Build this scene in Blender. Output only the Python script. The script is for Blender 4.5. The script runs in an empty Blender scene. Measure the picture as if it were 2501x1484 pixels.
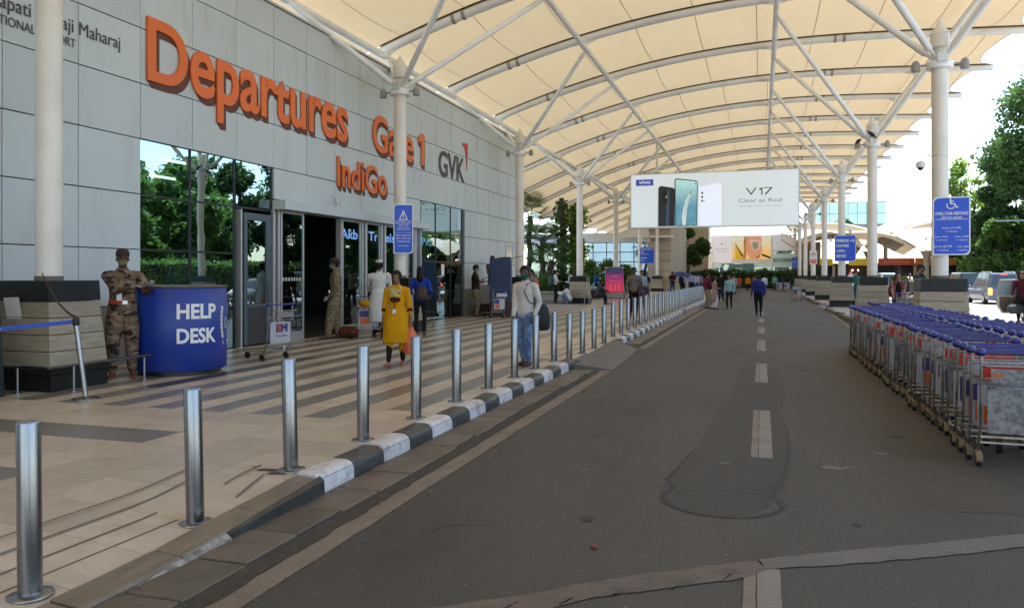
import bpy, math, random
import numpy as np
from mathutils import Vector, Matrix
R = math.radians
random.seed(7)
rng = np.random.default_rng(7)
scn = bpy.context.scene
col = scn.collection

# ---------------- camera, sky, sun, exposure ----------------
PSI = math.atan((1858 - 1250) / 1930.0)
cam_d = bpy.data.cameras.new('camera')
cam = bpy.data.objects.new('camera', cam_d)
col.objects.link(cam)
cam.location = (0, 0, 1.63)
cam.rotation_euler = (R(90), 0, PSI)
cam_d.sensor_width = 36
cam_d.lens = 36 * 1930 / 2500.0
cam_d.shift_y = -70 / 2500.0
cam_d.clip_end = 3000
cam_d.clip_start = 0.05
scn.camera = cam
SUNV = Vector((0.20, 0.42, 0.885)).normalized()
elev = math.asin(SUNV.z)
azim = math.atan2(SUNV.x, SUNV.y)
world = bpy.data.worlds.new('World')
scn.world = world
world.use_nodes = True
wn = world.node_tree.nodes
bgn = wn['Background']
sky = wn.new('ShaderNodeTexSky')
sky.sky_type = 'NISHITA'
sky.sun_disc = False
sky.sun_elevation = elev
sky.sun_rotation = azim
sky.dust_density = 0.7
sky.air_density = 1.0
sky.ozone_density = 1.0
world.node_tree.links.new(sky.outputs[0], bgn.inputs[0])
bgn.inputs[1].default_value = 0.15
sun_d = bpy.data.lights.new('sun', 'SUN')
sun_d.energy = 4.6
sun_d.angle = R(0.53)
sun_d.color = (1.0, 0.97, 0.93)
sun = bpy.data.objects.new('sun', sun_d)
col.objects.link(sun)
sun.rotation_euler = SUNV.to_track_quat('Z', 'Y').to_euler()
sun.location = (20, 40, 60)
scn.view_settings.view_transform = 'Standard'
scn.view_settings.look = 'None'
scn.view_settings.exposure = 1.74
scn.view_settings.gamma = 1.0
scn.view_settings.use_curve_mapping = False
scn.render.engine = 'CYCLES'
cy = scn.cycles
cy.use_denoising = True
cy.max_bounces = 8
cy.diffuse_bounces = 4
cy.glossy_bounces = 4
cy.transmission_bounces = 4
cy.transparent_max_bounces = 8
cy.caustics_reflective = False
cy.caustics_refractive = False
cy.sample_clamp_indirect = 6.0

# ---------------- materials ----------------
def lin(c):
    return tuple((v / 12.92 if v <= 0.04045 else ((v + 0.055) / 1.055) ** 2.4) for v in c)
def hx(h):
    return lin(tuple(int(h[i:i + 2], 16) / 255 for i in (0, 2, 4)))
MC = {}
def P(name, c, rough=0.6, metal=0.0, c2=None, sc=4.0, rnd=0.0, bump=0.0, bsc=60.0, world_pos=False, spec=0.5,
      trans=None, dirt=None, dirtsc=1.2, dirtamt=0.5, stretch=None, coat=0.0, rough2=None):
    """principled material: base colour c varied towards c2 by noise, per-object random value, dirt patches, fine bump"""
    if name in MC: return MC[name]
    m = bpy.data.materials.new(name); m.use_nodes = True
    nt = m.node_tree; N = nt.nodes; L = nt.links
    b = N['Principled BSDF']
    b.inputs['Roughness'].default_value = rough
    b.inputs['Metallic'].default_value = metal
    b.inputs['Specular IOR Level'].default_value = spec
    b.inputs['Coat Weight'].default_value = coat
    if world_pos:
        g = N.new('ShaderNodeNewGeometry'); vec = g.outputs['Position']
    else:
        g = N.new('ShaderNodeTexCoord'); vec = g.outputs['Object']
        if rnd or c2 or dirt:
            oi = N.new('ShaderNodeObjectInfo')
            va = N.new('ShaderNodeVectorMath'); va.operation = 'MULTIPLY_ADD'
            va.inputs[1].default_value = (1, 1, 1)
            cm = N.new('ShaderNodeVectorMath'); cm.operation = 'SCALE'; cm.inputs['Scale'].default_value = 37.0
            cx = N.new('ShaderNodeCombineXYZ')
            L.new(oi.outputs['Random'], cx.inputs[0]); L.new(oi.outputs['Random'], cx.inputs[1])
            L.new(cx.outputs[0], cm.inputs[0]); L.new(vec, va.inputs[0]); L.new(cm.outputs[0], va.inputs[2])
            vec = va.outputs[0]
    if stretch:
        mp = N.new('ShaderNodeMapping'); mp.inputs['Scale'].default_value = stretch
        L.new(vec, mp.inputs[0]); vec = mp.outputs[0]
    rgb = N.new('ShaderNodeRGB'); rgb.outputs[0].default_value = (*c, 1)
    out = rgb.outputs[0]
    def mix(a, colr, fac_socket, typ='MIX'):
        x = N.new('ShaderNodeMix'); x.data_type = 'RGBA'; x.blend_type = typ
        L.new(fac_socket, x.inputs[0]); L.new(a, x.inputs[6]); x.inputs[7].default_value = (*colr, 1)
        return x.outputs[2]
    def noise(scale, det=4, rg=0.6):
        n = N.new('ShaderNodeTexNoise'); n.inputs['Scale'].default_value = scale
        n.inputs['Detail'].default_value = det; n.inputs['Roughness'].default_value = rg
        L.new(vec, n.inputs['Vector']); return n.outputs['Fac']
    def ramp(s, a, bb):
        mr = N.new('ShaderNodeMapRange'); mr.inputs[1].default_value = a; mr.inputs[2].default_value = bb
        L.new(s, mr.inputs[0]); return mr.outputs[0]
    if c2: out = mix(out, c2, ramp(noise(sc), 0.35, 0.65))
    if dirt:
        f = ramp(noise(dirtsc, 6, 0.7), 0.52, 0.70)
        mm = N.new('ShaderNodeMath'); mm.operation = 'MULTIPLY'; mm.inputs[1].default_value = dirtamt
        L.new(f, mm.inputs[0]); out = mix(out, dirt, mm.outputs[0])
    if rnd:
        oi2 = N.new('ShaderNodeObjectInfo')
        mr = N.new('ShaderNodeMapRange'); mr.inputs[3].default_value = 1 - rnd; mr.inputs[4].default_value = 1 + rnd
        L.new(oi2.outputs['Random'], mr.inputs[0])
        hv = N.new('ShaderNodeHueSaturation'); L.new(mr.outputs[0], hv.inputs['Value']); L.new(out, hv.inputs['Color'])
        out = hv.outputs[0]
    L.new(out, b.inputs['Base Color'])
    if bump:
        bn = N.new('ShaderNodeBump'); bn.inputs['Strength'].default_value = bump; bn.inputs['Distance'].default_value = 0.02
        L.new(noise(bsc, 5), bn.inputs['Height']); L.new(bn.outputs[0], b.inputs['Normal'])
    if rough2 is not None:
        mr = N.new('ShaderNodeMapRange'); mr.inputs[3].default_value = rough; mr.inputs[4].default_value = rough2
        L.new(noise(2.5, 5), mr.inputs[0]); L.new(mr.outputs[0], b.inputs['Roughness'])
    if trans:
        t = N.new('ShaderNodeBsdfTranslucent'); t.inputs[0].default_value = (*trans[0], 1)
        if len(trans) > 2: L.new(mix(out, trans[0], ramp(noise(0.01), 0, .001)), t.inputs[0])
        ms = N.new('ShaderNodeMixShader'); ms.inputs[0].default_value = trans[1]
        L.new(b.outputs[0], ms.inputs[1]); L.new(t.outputs[0], ms.inputs[2])
        L.new(ms.outputs[0], N['Material Output'].inputs[0])
    MC[name] = m
    return m
def EM(name, c, s):
    if name in MC: return MC[name]
    m = bpy.data.materials.new(name); m.use_nodes = True; N = m.node_tree.nodes
    b = N['Principled BSDF']; b.inputs['Base Color'].default_value = (*c, 1)
    b.inputs['Emission Color'].default_value = (*c, 1); b.inputs['Emission Strength'].default_value = s
    b.inputs['Roughness'].default_value = 0.4
    MC[name] = m; return m
def GLASS(name, tint, refl=0.4, tr=0.6, rough=0.0):
    """reflective tinted pane: mirror-like coat over a tinted see-through body"""
    m = bpy.data.materials.new(name); m.use_nodes = True; nt = m.node_tree; N = nt.nodes; L = nt.links
    N.remove(N['Principled BSDF'])
    g = N.new('ShaderNodeBsdfGlossy'); g.inputs['Roughness'].default_value = rough
    g.inputs[0].default_value = (0.72, 0.95, 1.0, 1)
    t = N.new('ShaderNodeBsdfTransparent'); t.inputs[0].default_value = (*tint, 1)
    fr = N.new('ShaderNodeFresnel'); fr.inputs[0].default_value = 1.5
    ad = N.new('ShaderNodeMath'); ad.operation = 'MAXIMUM'; ad.inputs[1].default_value = refl
    L.new(fr.outputs[0], ad.inputs[0])
    tcg = N.new('ShaderNodeNewGeometry'); nz = N.new('ShaderNodeTexNoise'); nz.inputs['Scale'].default_value = 0.9
    L.new(tcg.outputs['Position'], nz.inputs['Vector'])
    bn = N.new('ShaderNodeBump'); bn.inputs['Strength'].default_value = 0.05; bn.inputs['Distance'].default_value = 0.05
    L.new(nz.outputs['Fac'], bn.inputs['Height']); L.new(bn.outputs[0], g.inputs['Normal'])
    inv = N.new('ShaderNodeMath'); inv.operation = 'SUBTRACT'; inv.inputs[0].default_value = 1.0; L.new(tcg.outputs['Backfacing'], inv.inputs[1])
    mb_ = N.new('ShaderNodeMath'); mb_.operation = 'MULTIPLY'; L.new(ad.outputs[0], mb_.inputs[0]); L.new(inv.outputs[0], mb_.inputs[1])
    ms = N.new('ShaderNodeMixShader'); L.new(mb_.outputs[0], ms.inputs[0])
    L.new(t.outputs[0], ms.inputs[1]); L.new(g.outputs[0], ms.inputs[2])
    L.new(ms.outputs[0], N['Material Output'].inputs[0])
    MC[name] = m; return m

STEEL = P('brushed_steel', (0.29, 0.29, 0.30), rough=0.16, metal=1.0, c2=(0.26, 0.26, 0.27), sc=3, stretch=(6, 6, 0.8), bump=0.05, bsc=30, rough2=0.32)
CHROME = P('chrome', (0.62, 0.62, 0.63), rough=0.2, metal=1.0)
ALU = P('aluminium_frame', (0.55, 0.56, 0.57), rough=0.4, metal=0.6)
BLACKP = P('black_plastic', (0.012, 0.012, 0.013), rough=0.45)
RUBBER = P('rubber', (0.015, 0.014, 0.013), rough=0.8)
WHITEP = P('white_column_paint', (0.76, 0.73, 0.68), rough=0.38, c2=(0.68, 0.64, 0.57), sc=1.5, dirt=(0.5, 0.45, 0.36), dirtsc=0.8, dirtamt=0.25)
TUBEP = P('white_tube_paint', (0.84, 0.86, 0.88), rough=0.4, c2=(0.78, 0.79, 0.80), sc=0.8, dirt=(0.40, 0.33, 0.24), dirtsc=0.7, dirtamt=0.3)
MEMB = P('membrane_fabric', (0.445, 0.355, 0.215), rough=0.8, c2=(0.355, 0.265, 0.145), sc=0.22, world_pos=True, dirt=(0.27, 0.20, 0.11), dirtsc=0.5, dirtamt=0.5, trans=((0.72, 0.57, 0.34), 0.155), stretch=(1, .35, 1))
SEAM = P('seam_grey', (0.27, 0.21, 0.16), rough=0.8)
WALLP = P('wall_panel_grey', (0.53, 0.59, 0.625), rough=0.36, c2=(0.50, 0.56, 0.595), sc=0.8, rnd=0.035, dirt=(0.36, 0.36, 0.34), dirtsc=1.3, dirtamt=0.45, stretch=(1, 1, .22), spec=0.4)
JOINT = P('joint_dark', (0.015, 0.015, 0.016), rough=0.8)
GRAN = P('base_granite', (0.26, 0.24, 0.22), rough=0.35, c2=(0.16, 0.15, 0.14), sc=40)
TILE = P('beige_tile', (0.53, 0.455, 0.375), rough=0.21, c2=(0.465, 0.395, 0.32), sc=5, rnd=0.13, world_pos=False, bump=0.02, bsc=8, dirt=(0.25, 0.19, 0.14), dirtsc=2.2, dirtamt=0.35, rough2=0.45, spec=0.35)
TILEG = P('grey_tile', (0.205, 0.195, 0.182), rough=0.3, c2=(0.17, 0.16, 0.15), sc=30, rnd=0.10, dirt=(0.24, 0.20, 0.16), dirtsc=2.5, dirtamt=0.4, spec=0.35)
TILED = P('dark_tile', (0.055, 0.052, 0.052), rough=0.3, c2=(0.08, 0.075, 0.07), sc=30, rnd=0.1)
GROUT = P('grout', (0.09, 0.07, 0.055), rough=0.9)
def asphalt(name, c, c2, speck):
    m = P(name, c, rough=0.82, c2=c2, sc=0.35, world_pos=True, bump=0.5, bsc=110, dirt=(0.036, 0.032, 0.028), dirtsc=1.1, dirtamt=0.6, stretch=(1, .35, 1))
    nt = m.node_tree; N = nt.nodes; L = nt.links; b = N['Principled BSDF']
    src = b.inputs['Base Color'].links[0].from_socket
    g = N.new('ShaderNodeNewGeometry')
    n1 = N.new('ShaderNodeTexNoise'); n1.inputs['Scale'].default_value = 90; n1.inputs['Detail'].default_value = 4
    L.new(g.outputs['Position'], n1.inputs['Vector'])
    mr = N.new('ShaderNodeMapRange'); mr.inputs[1].default_value = 0.3; mr.inputs[2].default_value = 0.7
    mr.inputs[3].default_value = 0.55; mr.inputs[4].default_value = 1.45
    L.new(n1.outputs['Fac'], mr.inputs[0])
    hv = N.new('ShaderNodeHueSaturation'); L.new(mr.outputs[0], hv.inputs['Value']); L.new(src, hv.inputs['Color'])
    v = N.new('ShaderNodeTexVoronoi'); v.inputs['Scale'].default_value = 9.0; L.new(g.outputs['Position'], v.inputs['Vector'])
    lt = N.new('ShaderNodeMath'); lt.operation = 'LESS_THAN'; lt.inputs[1].default_value = 0.10
    L.new(v.outputs['Distance'], lt.inputs[0])
    n2 = N.new('ShaderNodeTexNoise'); n2.inputs['Scale'].default_value = 1.3; L.new(g.outputs['Position'], n2.inputs['Vector'])
    mu = N.new('ShaderNodeMath'); mu.operation = 'MULTIPLY'; L.new(lt.outputs[0], mu.inputs[0]); L.new(n2.outputs['Fac'], mu.inputs[1])
    x = N.new('ShaderNodeMix'); x.data_type = 'RGBA'; L.new(mu.outputs[0], x.inputs[0]); L.new(hv.outputs[0], x.inputs[6]); x.inputs[7].default_value = (*speck, 1)
    L.new(x.outputs[2], b.inputs['Base Color'])
    return m
ASPH = asphalt('asphalt', (0.090, 0.080, 0.069), (0.067, 0.060, 0.052), (0.20, 0.18, 0.155))
ASPHS = asphalt('asphalt_stain', (0.066, 0.059, 0.052), (0.054, 0.048, 0.043), (0.16, 0.14, 0.12))
ASPHR = asphalt('asphalt_ring', (0.036, 0.033, 0.030), (0.044, 0.038, 0.034), (0.12, 0.11, 0.1))
CONC = P('pale_concrete', (0.34, 0.31, 0.27), rough=0.8, c2=(0.28, 0.25, 0.22), sc=0.5, world_pos=True, bump=0.2, bsc=40)
ROADR = P('sunlit_lane_concrete', (0.30, 0.29, 0.27), rough=0.85, c2=(0.25, 0.24, 0.23), sc=0.4, world_pos=True, bump=0.2)
PATCH = P('cement_patch', (0.155, 0.125, 0.105), rough=0.85, c2=(0.11, 0.092, 0.078), sc=2.5, world_pos=True, bump=0.5, bsc=25, dirt=(0.07, 0.058, 0.05), dirtsc=5, dirtamt=0.6)
PATCHG = P('cement_patch_grey', (0.165, 0.152, 0.138), rough=0.85, c2=(0.13, 0.12, 0.108), sc=3, world_pos=True, bump=0.4, bsc=30)
LINEB = P('worn_edge_line', (0.21, 0.175, 0.145), rough=0.8, c2=(0.17, 0.14, 0.115), sc=2.0, world_pos=True, bump=0.3, bsc=50, dirt=(0.075, 0.062, 0.05), dirtsc=3, dirtamt=0.5)
KW = P('kerb_white', (0.60, 0.59, 0.61), rough=0.5, c2=(0.50, 0.48, 0.47), sc=6, dirt=(0.16, 0.14, 0.12), dirtsc=5, dirtamt=0.75, rnd=0.08, bump=0.3, bsc=25)
KB = P('kerb_black', (0.022, 0.025, 0.024), rough=0.4, c2=(0.035, 0.037, 0.036), sc=6, dirt=(0.12, 0.11, 0.10), dirtsc=4, dirtamt=0.5, rnd=0.1, bump=0.3, bsc=25)
KS = P('kerb_granite', (0.21, 0.17, 0.125), rough=0.35, c2=(0.135, 0.11, 0.08), sc=2.5, stretch=(6, 1, 1), rnd=0.12, dirt=(0.26, 0.22, 0.17), dirtsc=3, dirtamt=0.4)
SLAB = P('gutter_slab', (0.135, 0.112, 0.092), rough=0.55, c2=(0.105, 0.088, 0.072), sc=3, rnd=0.15, dirt=(0.06, 0.05, 0.042), dirtsc=3, dirtamt=0.6, bump=0.3, bsc=15)
DASH = P('worn_dash', (0.25, 0.235, 0.215), rough=0.8, c2=(0.20, 0.185, 0.17), sc=3, world_pos=True, bump=0.4, bsc=30)
DASHP = P('worn_dash_pink', (0.24, 0.20, 0.17), rough=0.8, c2=(0.18, 0.15, 0.13), sc=3, world_pos=True, bump=0.4, bsc=30)
GRIT = P('gutter_grit', (0.070, 0.057, 0.045), rough=0.95, c2=(0.048, 0.040, 0.033), sc=12, world_pos=True, bump=0.8, bsc=60)
STONE = P('pedestal_stone', (0.33, 0.285, 0.21), rough=0.55, c2=(0.25, 0.215, 0.155), sc=3, stretch=(1.2, 1.2, 9), rnd=0.12, dirt=(0.14, 0.125, 0.10), dirtsc=6, dirtamt=0.55, bump=0.15, bsc=30)
BLKG = P('black_granite', (0.011, 0.011, 0.010), rough=0.4, c2=(0.016, 0.016, 0.015), sc=20, rnd=0.1, spec=.25)
SIGNB = P('sign_blue', (0.006, 0.075, 0.62), rough=0.4)
SIGNW = P('sign_white', (0.75, 0.77, 0.80), rough=0.4)
DESKB = P('desk_blue', (0.008, 0.035, 0.30), rough=0.32, c2=(0.012, 0.042, 0.25), sc=2, dirt=(.03, .05, .16), dirtsc=4, dirtamt=.5, rough2=.5)
ORANGE = P('letter_orange', (0.76, 0.145, 0.018), rough=0.42, c2=(0.72, 0.135, 0.018), sc=2, rnd=0.05)
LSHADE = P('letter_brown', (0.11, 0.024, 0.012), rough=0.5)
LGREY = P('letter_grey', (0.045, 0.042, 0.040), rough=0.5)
LRED = P('letter_red', (0.55, 0.02, 0.015), rough=0.4)

# ---------------- mesh building ----------------
class MB:
    def __init__(s):
        s.v = []; s.f = []; s.mi = []; s.m = 0
    def add(s, vs, fs):
        o = len(s.v); s.v.extend([tuple(v) for v in vs]); s.f.extend([tuple(i + o for i in f) for f in fs]); s.mi.extend([s.m] * len(fs))
    def box(s, x0, x1, y0, y1, z0, z1, tx=0, ty=0):
        """box, top shrunk by tx, ty on each side"""
        s.add([(x0, y0, z0), (x1, y0, z0), (x1, y1, z0), (x0, y1, z0), (x0 + tx, y0 + ty, z1), (x1 - tx, y0 + ty, z1), (x1 - tx, y1 - ty, z1), (x0 + tx, y1 - ty, z1)],
              [(0, 3, 2, 1), (4, 5, 6, 7), (0, 1, 5, 4), (1, 2, 6, 5), (2, 3, 7, 6), (3, 0, 4, 7)])
    def bbox(s, x0, x1, y0, y1, z0, z1, b=0.01):
        """box with bevelled top and vertical edges (chamfer b)"""
        def ring(i, z):
            return [(x0 + i + b, y0 + i, z), (x1 - i - b, y0 + i, z), (x1 - i, y0 + i + b, z), (x1 - i, y1 - i - b, z), (x1 - i - b, y1 - i, z), (x0 + i + b, y1 - i, z), (x0 + i, y1 - i - b, z), (x0 + i, y0 + i + b, z)]
        vs = ring(0, z0) + ring(0, z1 - b) + ring(b, z1)
        fs = [tuple(range(7, -1, -1)), tuple(range(16, 24))]
        for k in (0, 8):
            for i in range(8): fs.append((k + i, k + (i + 1) % 8, k + 8 + (i + 1) % 8, k + 8 + i))
        s.add(vs, fs)
    def rings(s, rs, caps=True, closed=True):
        n = len(rs[0]); vs = [p for r in rs for p in r]; fs = []
        for k in range(len(rs) - 1):
            for i in range(n if closed else n - 1):
                fs.append((k * n + i, k * n + (i + 1) % n, (k + 1) * n + (i + 1) % n, (k + 1) * n + i))
        if caps:
            fs.append(tuple(range(n - 1, -1, -1))); o = (len(rs) - 1) * n; fs.append(tuple(range(o, o + n)))
        s.add(vs, fs)
    def tube(s, pts, r, n=8, caps=True):
        pts = [Vector(p) for p in pts]; rs = []
        rad = r if isinstance(r, (list, tuple)) else [r] * len(pts)
        pa = None
        for i, p in enumerate(pts):
            d = (pts[min(i + 1, len(pts) - 1)] - pts[max(i - 1, 0)])
            d = d.normalized() if d.length > 1e-9 else Vector((0, 0, 1))
            if pa is None: a = d.orthogonal().normalized()
            else:
                a = pa - d * pa.dot(d); a = a.normalized() if a.length > 1e-6 else d.orthogonal().normalized()
            pa = a; b = d.cross(a)
            rs.append([tuple(p + (a * math.cos(t) + b * math.sin(t)) * rad[i]) for t in (2 * math.pi * k / n for k in range(n))])
        s.rings(rs, caps)
    def lathe(s, prof, n=16, c=(0, 0, 0)):
        rs = [[(c[0] + r * math.cos(2 * math.pi * k / n), c[1] + r * math.sin(2 * math.pi * k / n), c[2] + z) for k in range(n)] for r, z in prof]
        s.rings(rs)
    def ball(s, c, r, n=10, m=7, sx=1, sy=1, sz=1):
        rs = []
        for j in range(m + 1):
            a = -math.pi / 2 + math.pi * j / m; rr = max(r * math.cos(a), r * 0.02)
            rs.append([(c[0] + sx * rr * math.cos(2 * math.pi * k / n), c[1] + sy * rr * math.sin(2 * math.pi * k / n), c[2] + sz * r * math.sin(a)) for k in range(n)])
        s.rings(rs)
    def prism(s, poly, h, M=None):
        """2d polygon extruded by h along z, optional matrix"""
        n = len(poly); vs = [Vector((x, y, 0)) for x, y in poly] + [Vector((x, y, h)) for x, y in poly]
        if M is not None: vs = [M @ v for v in vs]
        fs = [tuple(range(n - 1, -1, -1)), tuple(range(n, 2 * n))] + [(i, (i + 1) % n, n + (i + 1) % n, n + i) for i in range(n)]
        s.add(vs, fs)
    def quad(s, a, b, c, d): s.add([a, b, c, d], [(0, 1, 2, 3)])
    def mesh(s, name, mats, smooth=False, ang=40):
        me = bpy.data.meshes.new(name); me.from_pydata(s.v, [], s.f)
        if not isinstance(mats, (list, tuple)): mats = [mats]
        for m in mats: me.materials.append(m)
        if any(s.mi): me.polygons.foreach_set('material_index', s.mi)
        if smooth:
            me.shade_smooth(); me.set_sharp_from_angle(angle=R(ang))
        me.update(); return me
    def obj(s, name, mats, parent=None, loc=(0, 0, 0), rz=0, smooth=False, ang=40):
        return ob(name, s.mesh(name, mats, smooth, ang), parent, loc, rz)
def ob(name, me, parent=None, loc=(0, 0, 0), rz=0):
    o = bpy.data.objects.new(name, me); col.objects.link(o); o.parent = parent
    o.location = loc; o.rotation_euler = (0, 0, rz); return o
def tag(o, label, cat, group=None):
    o['label'] = label; o['category'] = cat
    if group: o['group'] = group
    return o
def thing(name, label, cat, loc=(0, 0, 0), rz=0, group=None):
    o = ob(name, None, None, loc, rz); o.empty_display_size = 0.3
    return tag(o, label, cat, group)
def kind(o, k): o['kind'] = k; return o
def kids(o): return [c for c in bpy.data.objects if c.parent is o]
def dup(root, loc=None, rz=None, label=None):
    r = root.copy(); col.objects.link(r)
    if loc is not None: r.location = loc
    if rz is not None: r.rotation_euler = (0, 0, rz)
    if label: r['label'] = label
    for ch in root.children:
        c = ch.copy(); col.objects.link(c); c.parent = r
        for g in ch.children:
            d = g.copy(); col.objects.link(d); d.parent = c
    return r
def text_mesh(body, mat, depth=0.004, bold=0.0, name='text', sx=1.0, lsp=1.0, res=3):
    if body == '1':
        me = bpy.data.meshes.new(name); b_ = bold * .5; H_ = .70; hh = depth / 2
        pl = [(.165 - b_, 0), (.31 + b_, 0), (.31 + b_, H_), (.205, H_), (.0, H_ * .84), (.0, H_ * .66), (.165 - b_, H_ * .76)]
        n = len(pl); vs = [(x, y, -hh) for x, y in pl] + [(x, y, hh) for x, y in pl]
        me.from_pydata(vs, [], [tuple(range(n - 1, -1, -1)), tuple(range(n, 2 * n))] + [(i, (i + 1) % n, n + (i + 1) % n, n + i) for i in range(n)]); me.materials.append(mat); return me
    cu = bpy.data.curves.new('t', 'FONT'); cu.body = body; cu.size = 1.0; cu.extrude = depth / 2; cu.offset = bold
    cu.resolution_u = res; cu.space_character = lsp
    o = bpy.data.objects.new('t', cu); me = bpy.data.meshes.new_from_object(o)
    bpy.data.objects.remove(o); bpy.data.curves.remove(cu)
    me.name = name; me.materials.clear(); me.materials.append(mat); return me
def mesh_xy(me):
    n = len(me.vertices); a = np.empty(n * 3); me.vertices.foreach_get('co', a); return a.reshape(-1, 3)
def place_text(body, mat, x, z, h=None, w=None, depth=0.004, bold=0.0, align='C', name='lettering', parent=None, y=0.0, flip=False, lsp=1.0, xh=None):
    """text in the parent's XZ plane facing -Y; x centre/left, z baseline, h = height of its box, w = width"""
    me = text_mesh(body, mat, 1.0, bold, name, lsp=lsp); a = mesh_xy(me)
    if len(a) == 0: return None
    mn = a.min(0); mx = a.max(0)
    if h is None: sc_y = sc_x = w / (mx[0] - mn[0])
    else:
        ref = mx[1] - max(0, mn[1]) if xh is None else xh
        sc_y = h / ref
        sc_x = sc_y if w is None else w / (mx[0] - mn[0])
    X = (a[:, 0] - mn[0]) * sc_x; W = (mx[0] - mn[0]) * sc_x
    if align == 'C': X -= W / 2
    elif align == 'R': X -= W
    out = np.stack([X + x, y - a[:, 2] * depth - depth / 2, a[:, 1] * sc_y + z], 1)
    me.vertices.foreach_set('co', out.ravel()); me.update()
    o = ob(name, me, parent); return o
# ---------------- ground, road, walkway ----------------
def project(X, Y, z):
    c, s = math.cos(PSI), math.sin(PSI)
    Z = Y * c - X * s
    if Z < 0.3: return (-9e9, 0, Z)
    return (1250 + 1930 * (X * c + Y * s) / Z, 672 - (z - 1.63) * 1930 / Z, Z)
def inview(X, Y, z, m=60):
    x, y, Z = project(X, Y, z)
    return Z > 0.3 and -m < x < 2500 + m and -m < y < 1484 + m
m = MB(); m.box(-300, 400, -120, 900, -0.6, -0.03)
kind(m.obj('ground', ROADR), 'structure')
def sheet(name, mat, pts, z=0.0, parent=None):
    mm = MB(); mm.add([(x, y, z) for x, y in pts], [tuple(range(len(pts)))])
    return mm.obj(name, mat, parent)
road = sheet('road', ASPH, [(-3.12, -12), (3.4, -12), (3.4, 22), (3.0, 34), (2.9, 74), (-3.12, 74)])
kind(road, 'structure')
def jag(pts, amp, seed, n=14):
    """subdivide closed polygon edges with irregular offsets"""
    rr = random.Random(seed); out = []
    for i, p in enumerate(pts):
        q = pts[(i + 1) % len(pts)]; L_ = math.hypot(q[0] - p[0], q[1] - p[1]); k = max(1, int(L_ * n))
        for j in range(k):
            t = j / k; out.append((p[0] + (q[0] - p[0]) * t + rr.uniform(-amp, amp), p[1] + (q[1] - p[1]) * t + rr.uniform(-amp, amp)))
    return out
# centre dashes: pink brick strip beside a grey one
ys = [(2.2, 4.62), (7.4, 10.0), (12.6, 15.3), (17.9, 20.8), (23.3, 26.0), (28.6, 31.3), (33.9, 36.5), (39.2, 41.8)]
for a, b in ys:
    dsh = sheet('lane_dash', DASH, jag([(-0.02, a), (0.10, a), (0.10, b), (-0.02, b)], 0.003, int(a * 10)), 0.004, road)
    sheet('dash_edging', DASHP, jag([(-0.088, a), (-0.026, a), (-0.026, b), (-0.088, b)], 0.003, int(a * 11)), 0.0042, road)
# cement patch over an old trench, left half pinkish and cracked, right half grey
pa = [(-1.75, 3.15), (-1.1, 3.62), (-0.75, 3.98), (-0.35, 4.24), (-0.1, 4.42), (0.02, 4.60), (-0.02, 4.72), (-0.3, 4.54), (-0.75, 4.22), (-1.15, 3.86), (-1.8, 3.38)]
sheet('trench_patch', PATCH, jag(pa, 0.012, 3), 0.0065, road)
pb = [(0.02, 4.60), (0.5, 4.83), (1.2, 5.24), (1.9, 5.72), (2.6, 6.2), (2.6, 6.38), (1.8, 5.86), (1.1, 5.42), (0.4, 5.0), (-0.02, 4.75)]
sheet('trench_patch', PATCHG, jag(pb, 0.010, 4), 0.0062, road)
for i, (x, y) in enumerate([(-1.2, 3.72), (-0.95, 3.86), (-0.72, 4.05), (-0.45, 4.2), (-0.2, 4.42)]):
    sheet('crack', JOINT, jag([(x, y - 0.07), (x + 0.006, y - 0.07), (x + 0.05, y + 0.05), (x + 0.044, y + 0.05)], 0.008, 20 + i, 60), 0.0075, road)
# dark bottle-shaped stain with a ring at its foot
st = [(-0.70, 5.82), (-0.74, 6.2), (-0.66, 6.8), (-0.56, 7.8), (-0.53, 9.0), (-0.50, 10.2), (-0.38, 11.0), (-0.36, 13.0), (-0.33, 14.6), (0.28, 14.8), (0.33, 12.6), (0.30, 11.0), (0.22, 10.0), (0.27, 8.8), (0.26, 7.6), (0.2, 6.6), (0.10, 6.0), (-0.05, 5.66), (-0.3, 5.5), (-0.55, 5.6)]
sheet('stain', ASPHS, jag(st, 0.01, 5, 8), 0.0018, road)
m = MB()
def ribbon(mm, pts, w, z, seed=0):
    rr = random.Random(seed)
    for i in range(len(pts) - 1):
        p, q = Vector(pts[i]), Vector(pts[i + 1]); d = (q - p); n = Vector((-d.y, d.x)).normalized()
        if i == 0: pn = n
        w0 = w[i] if isinstance(w, list) else w; w1 = w[i + 1] if isinstance(w, list) else w
        if i < len(pts) - 2:
            d2 = Vector(pts[i + 2]) - q; n2 = (n + Vector((-d2.y, d2.x)).normalized()).normalized()
        else: n2 = n
        a = p + pn * w0; b = p - pn * w0; c = q - n2 * w1; e = q + n2 * w1
        mm.quad((b.x, b.y, z), (c.x, c.y, z), (e.x, e.y, z), (a.x, a.y, z)); pn = n2
el = [(-0.27 + 0.42 * math.cos(t), 5.93 + 0.42 * math.sin(t)) for t in np.linspace(R(150), R(395), 34)]
ribbon(m, [(-0.60, 7.6), (-0.66, 6.9), (-0.72, 6.4)] + el + [(0.18, 6.8), (0.25, 7.8), (0.26, 8.8), (0.2, 9.8)], [0.004, 0.012, 0.018] + [0.022] * 34 + [0.02, 0.016, 0.01, 0.004], 0.0026)
e2 = [(-0.24 + 0.36 * math.cos(t), 5.98 + 0.22 * math.sin(t)) for t in np.linspace(R(-10), R(190), 24)]
ribbon(m, e2, 0.009, 0.0030)
m.obj('stain_ring', ASPHR, road)
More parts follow.
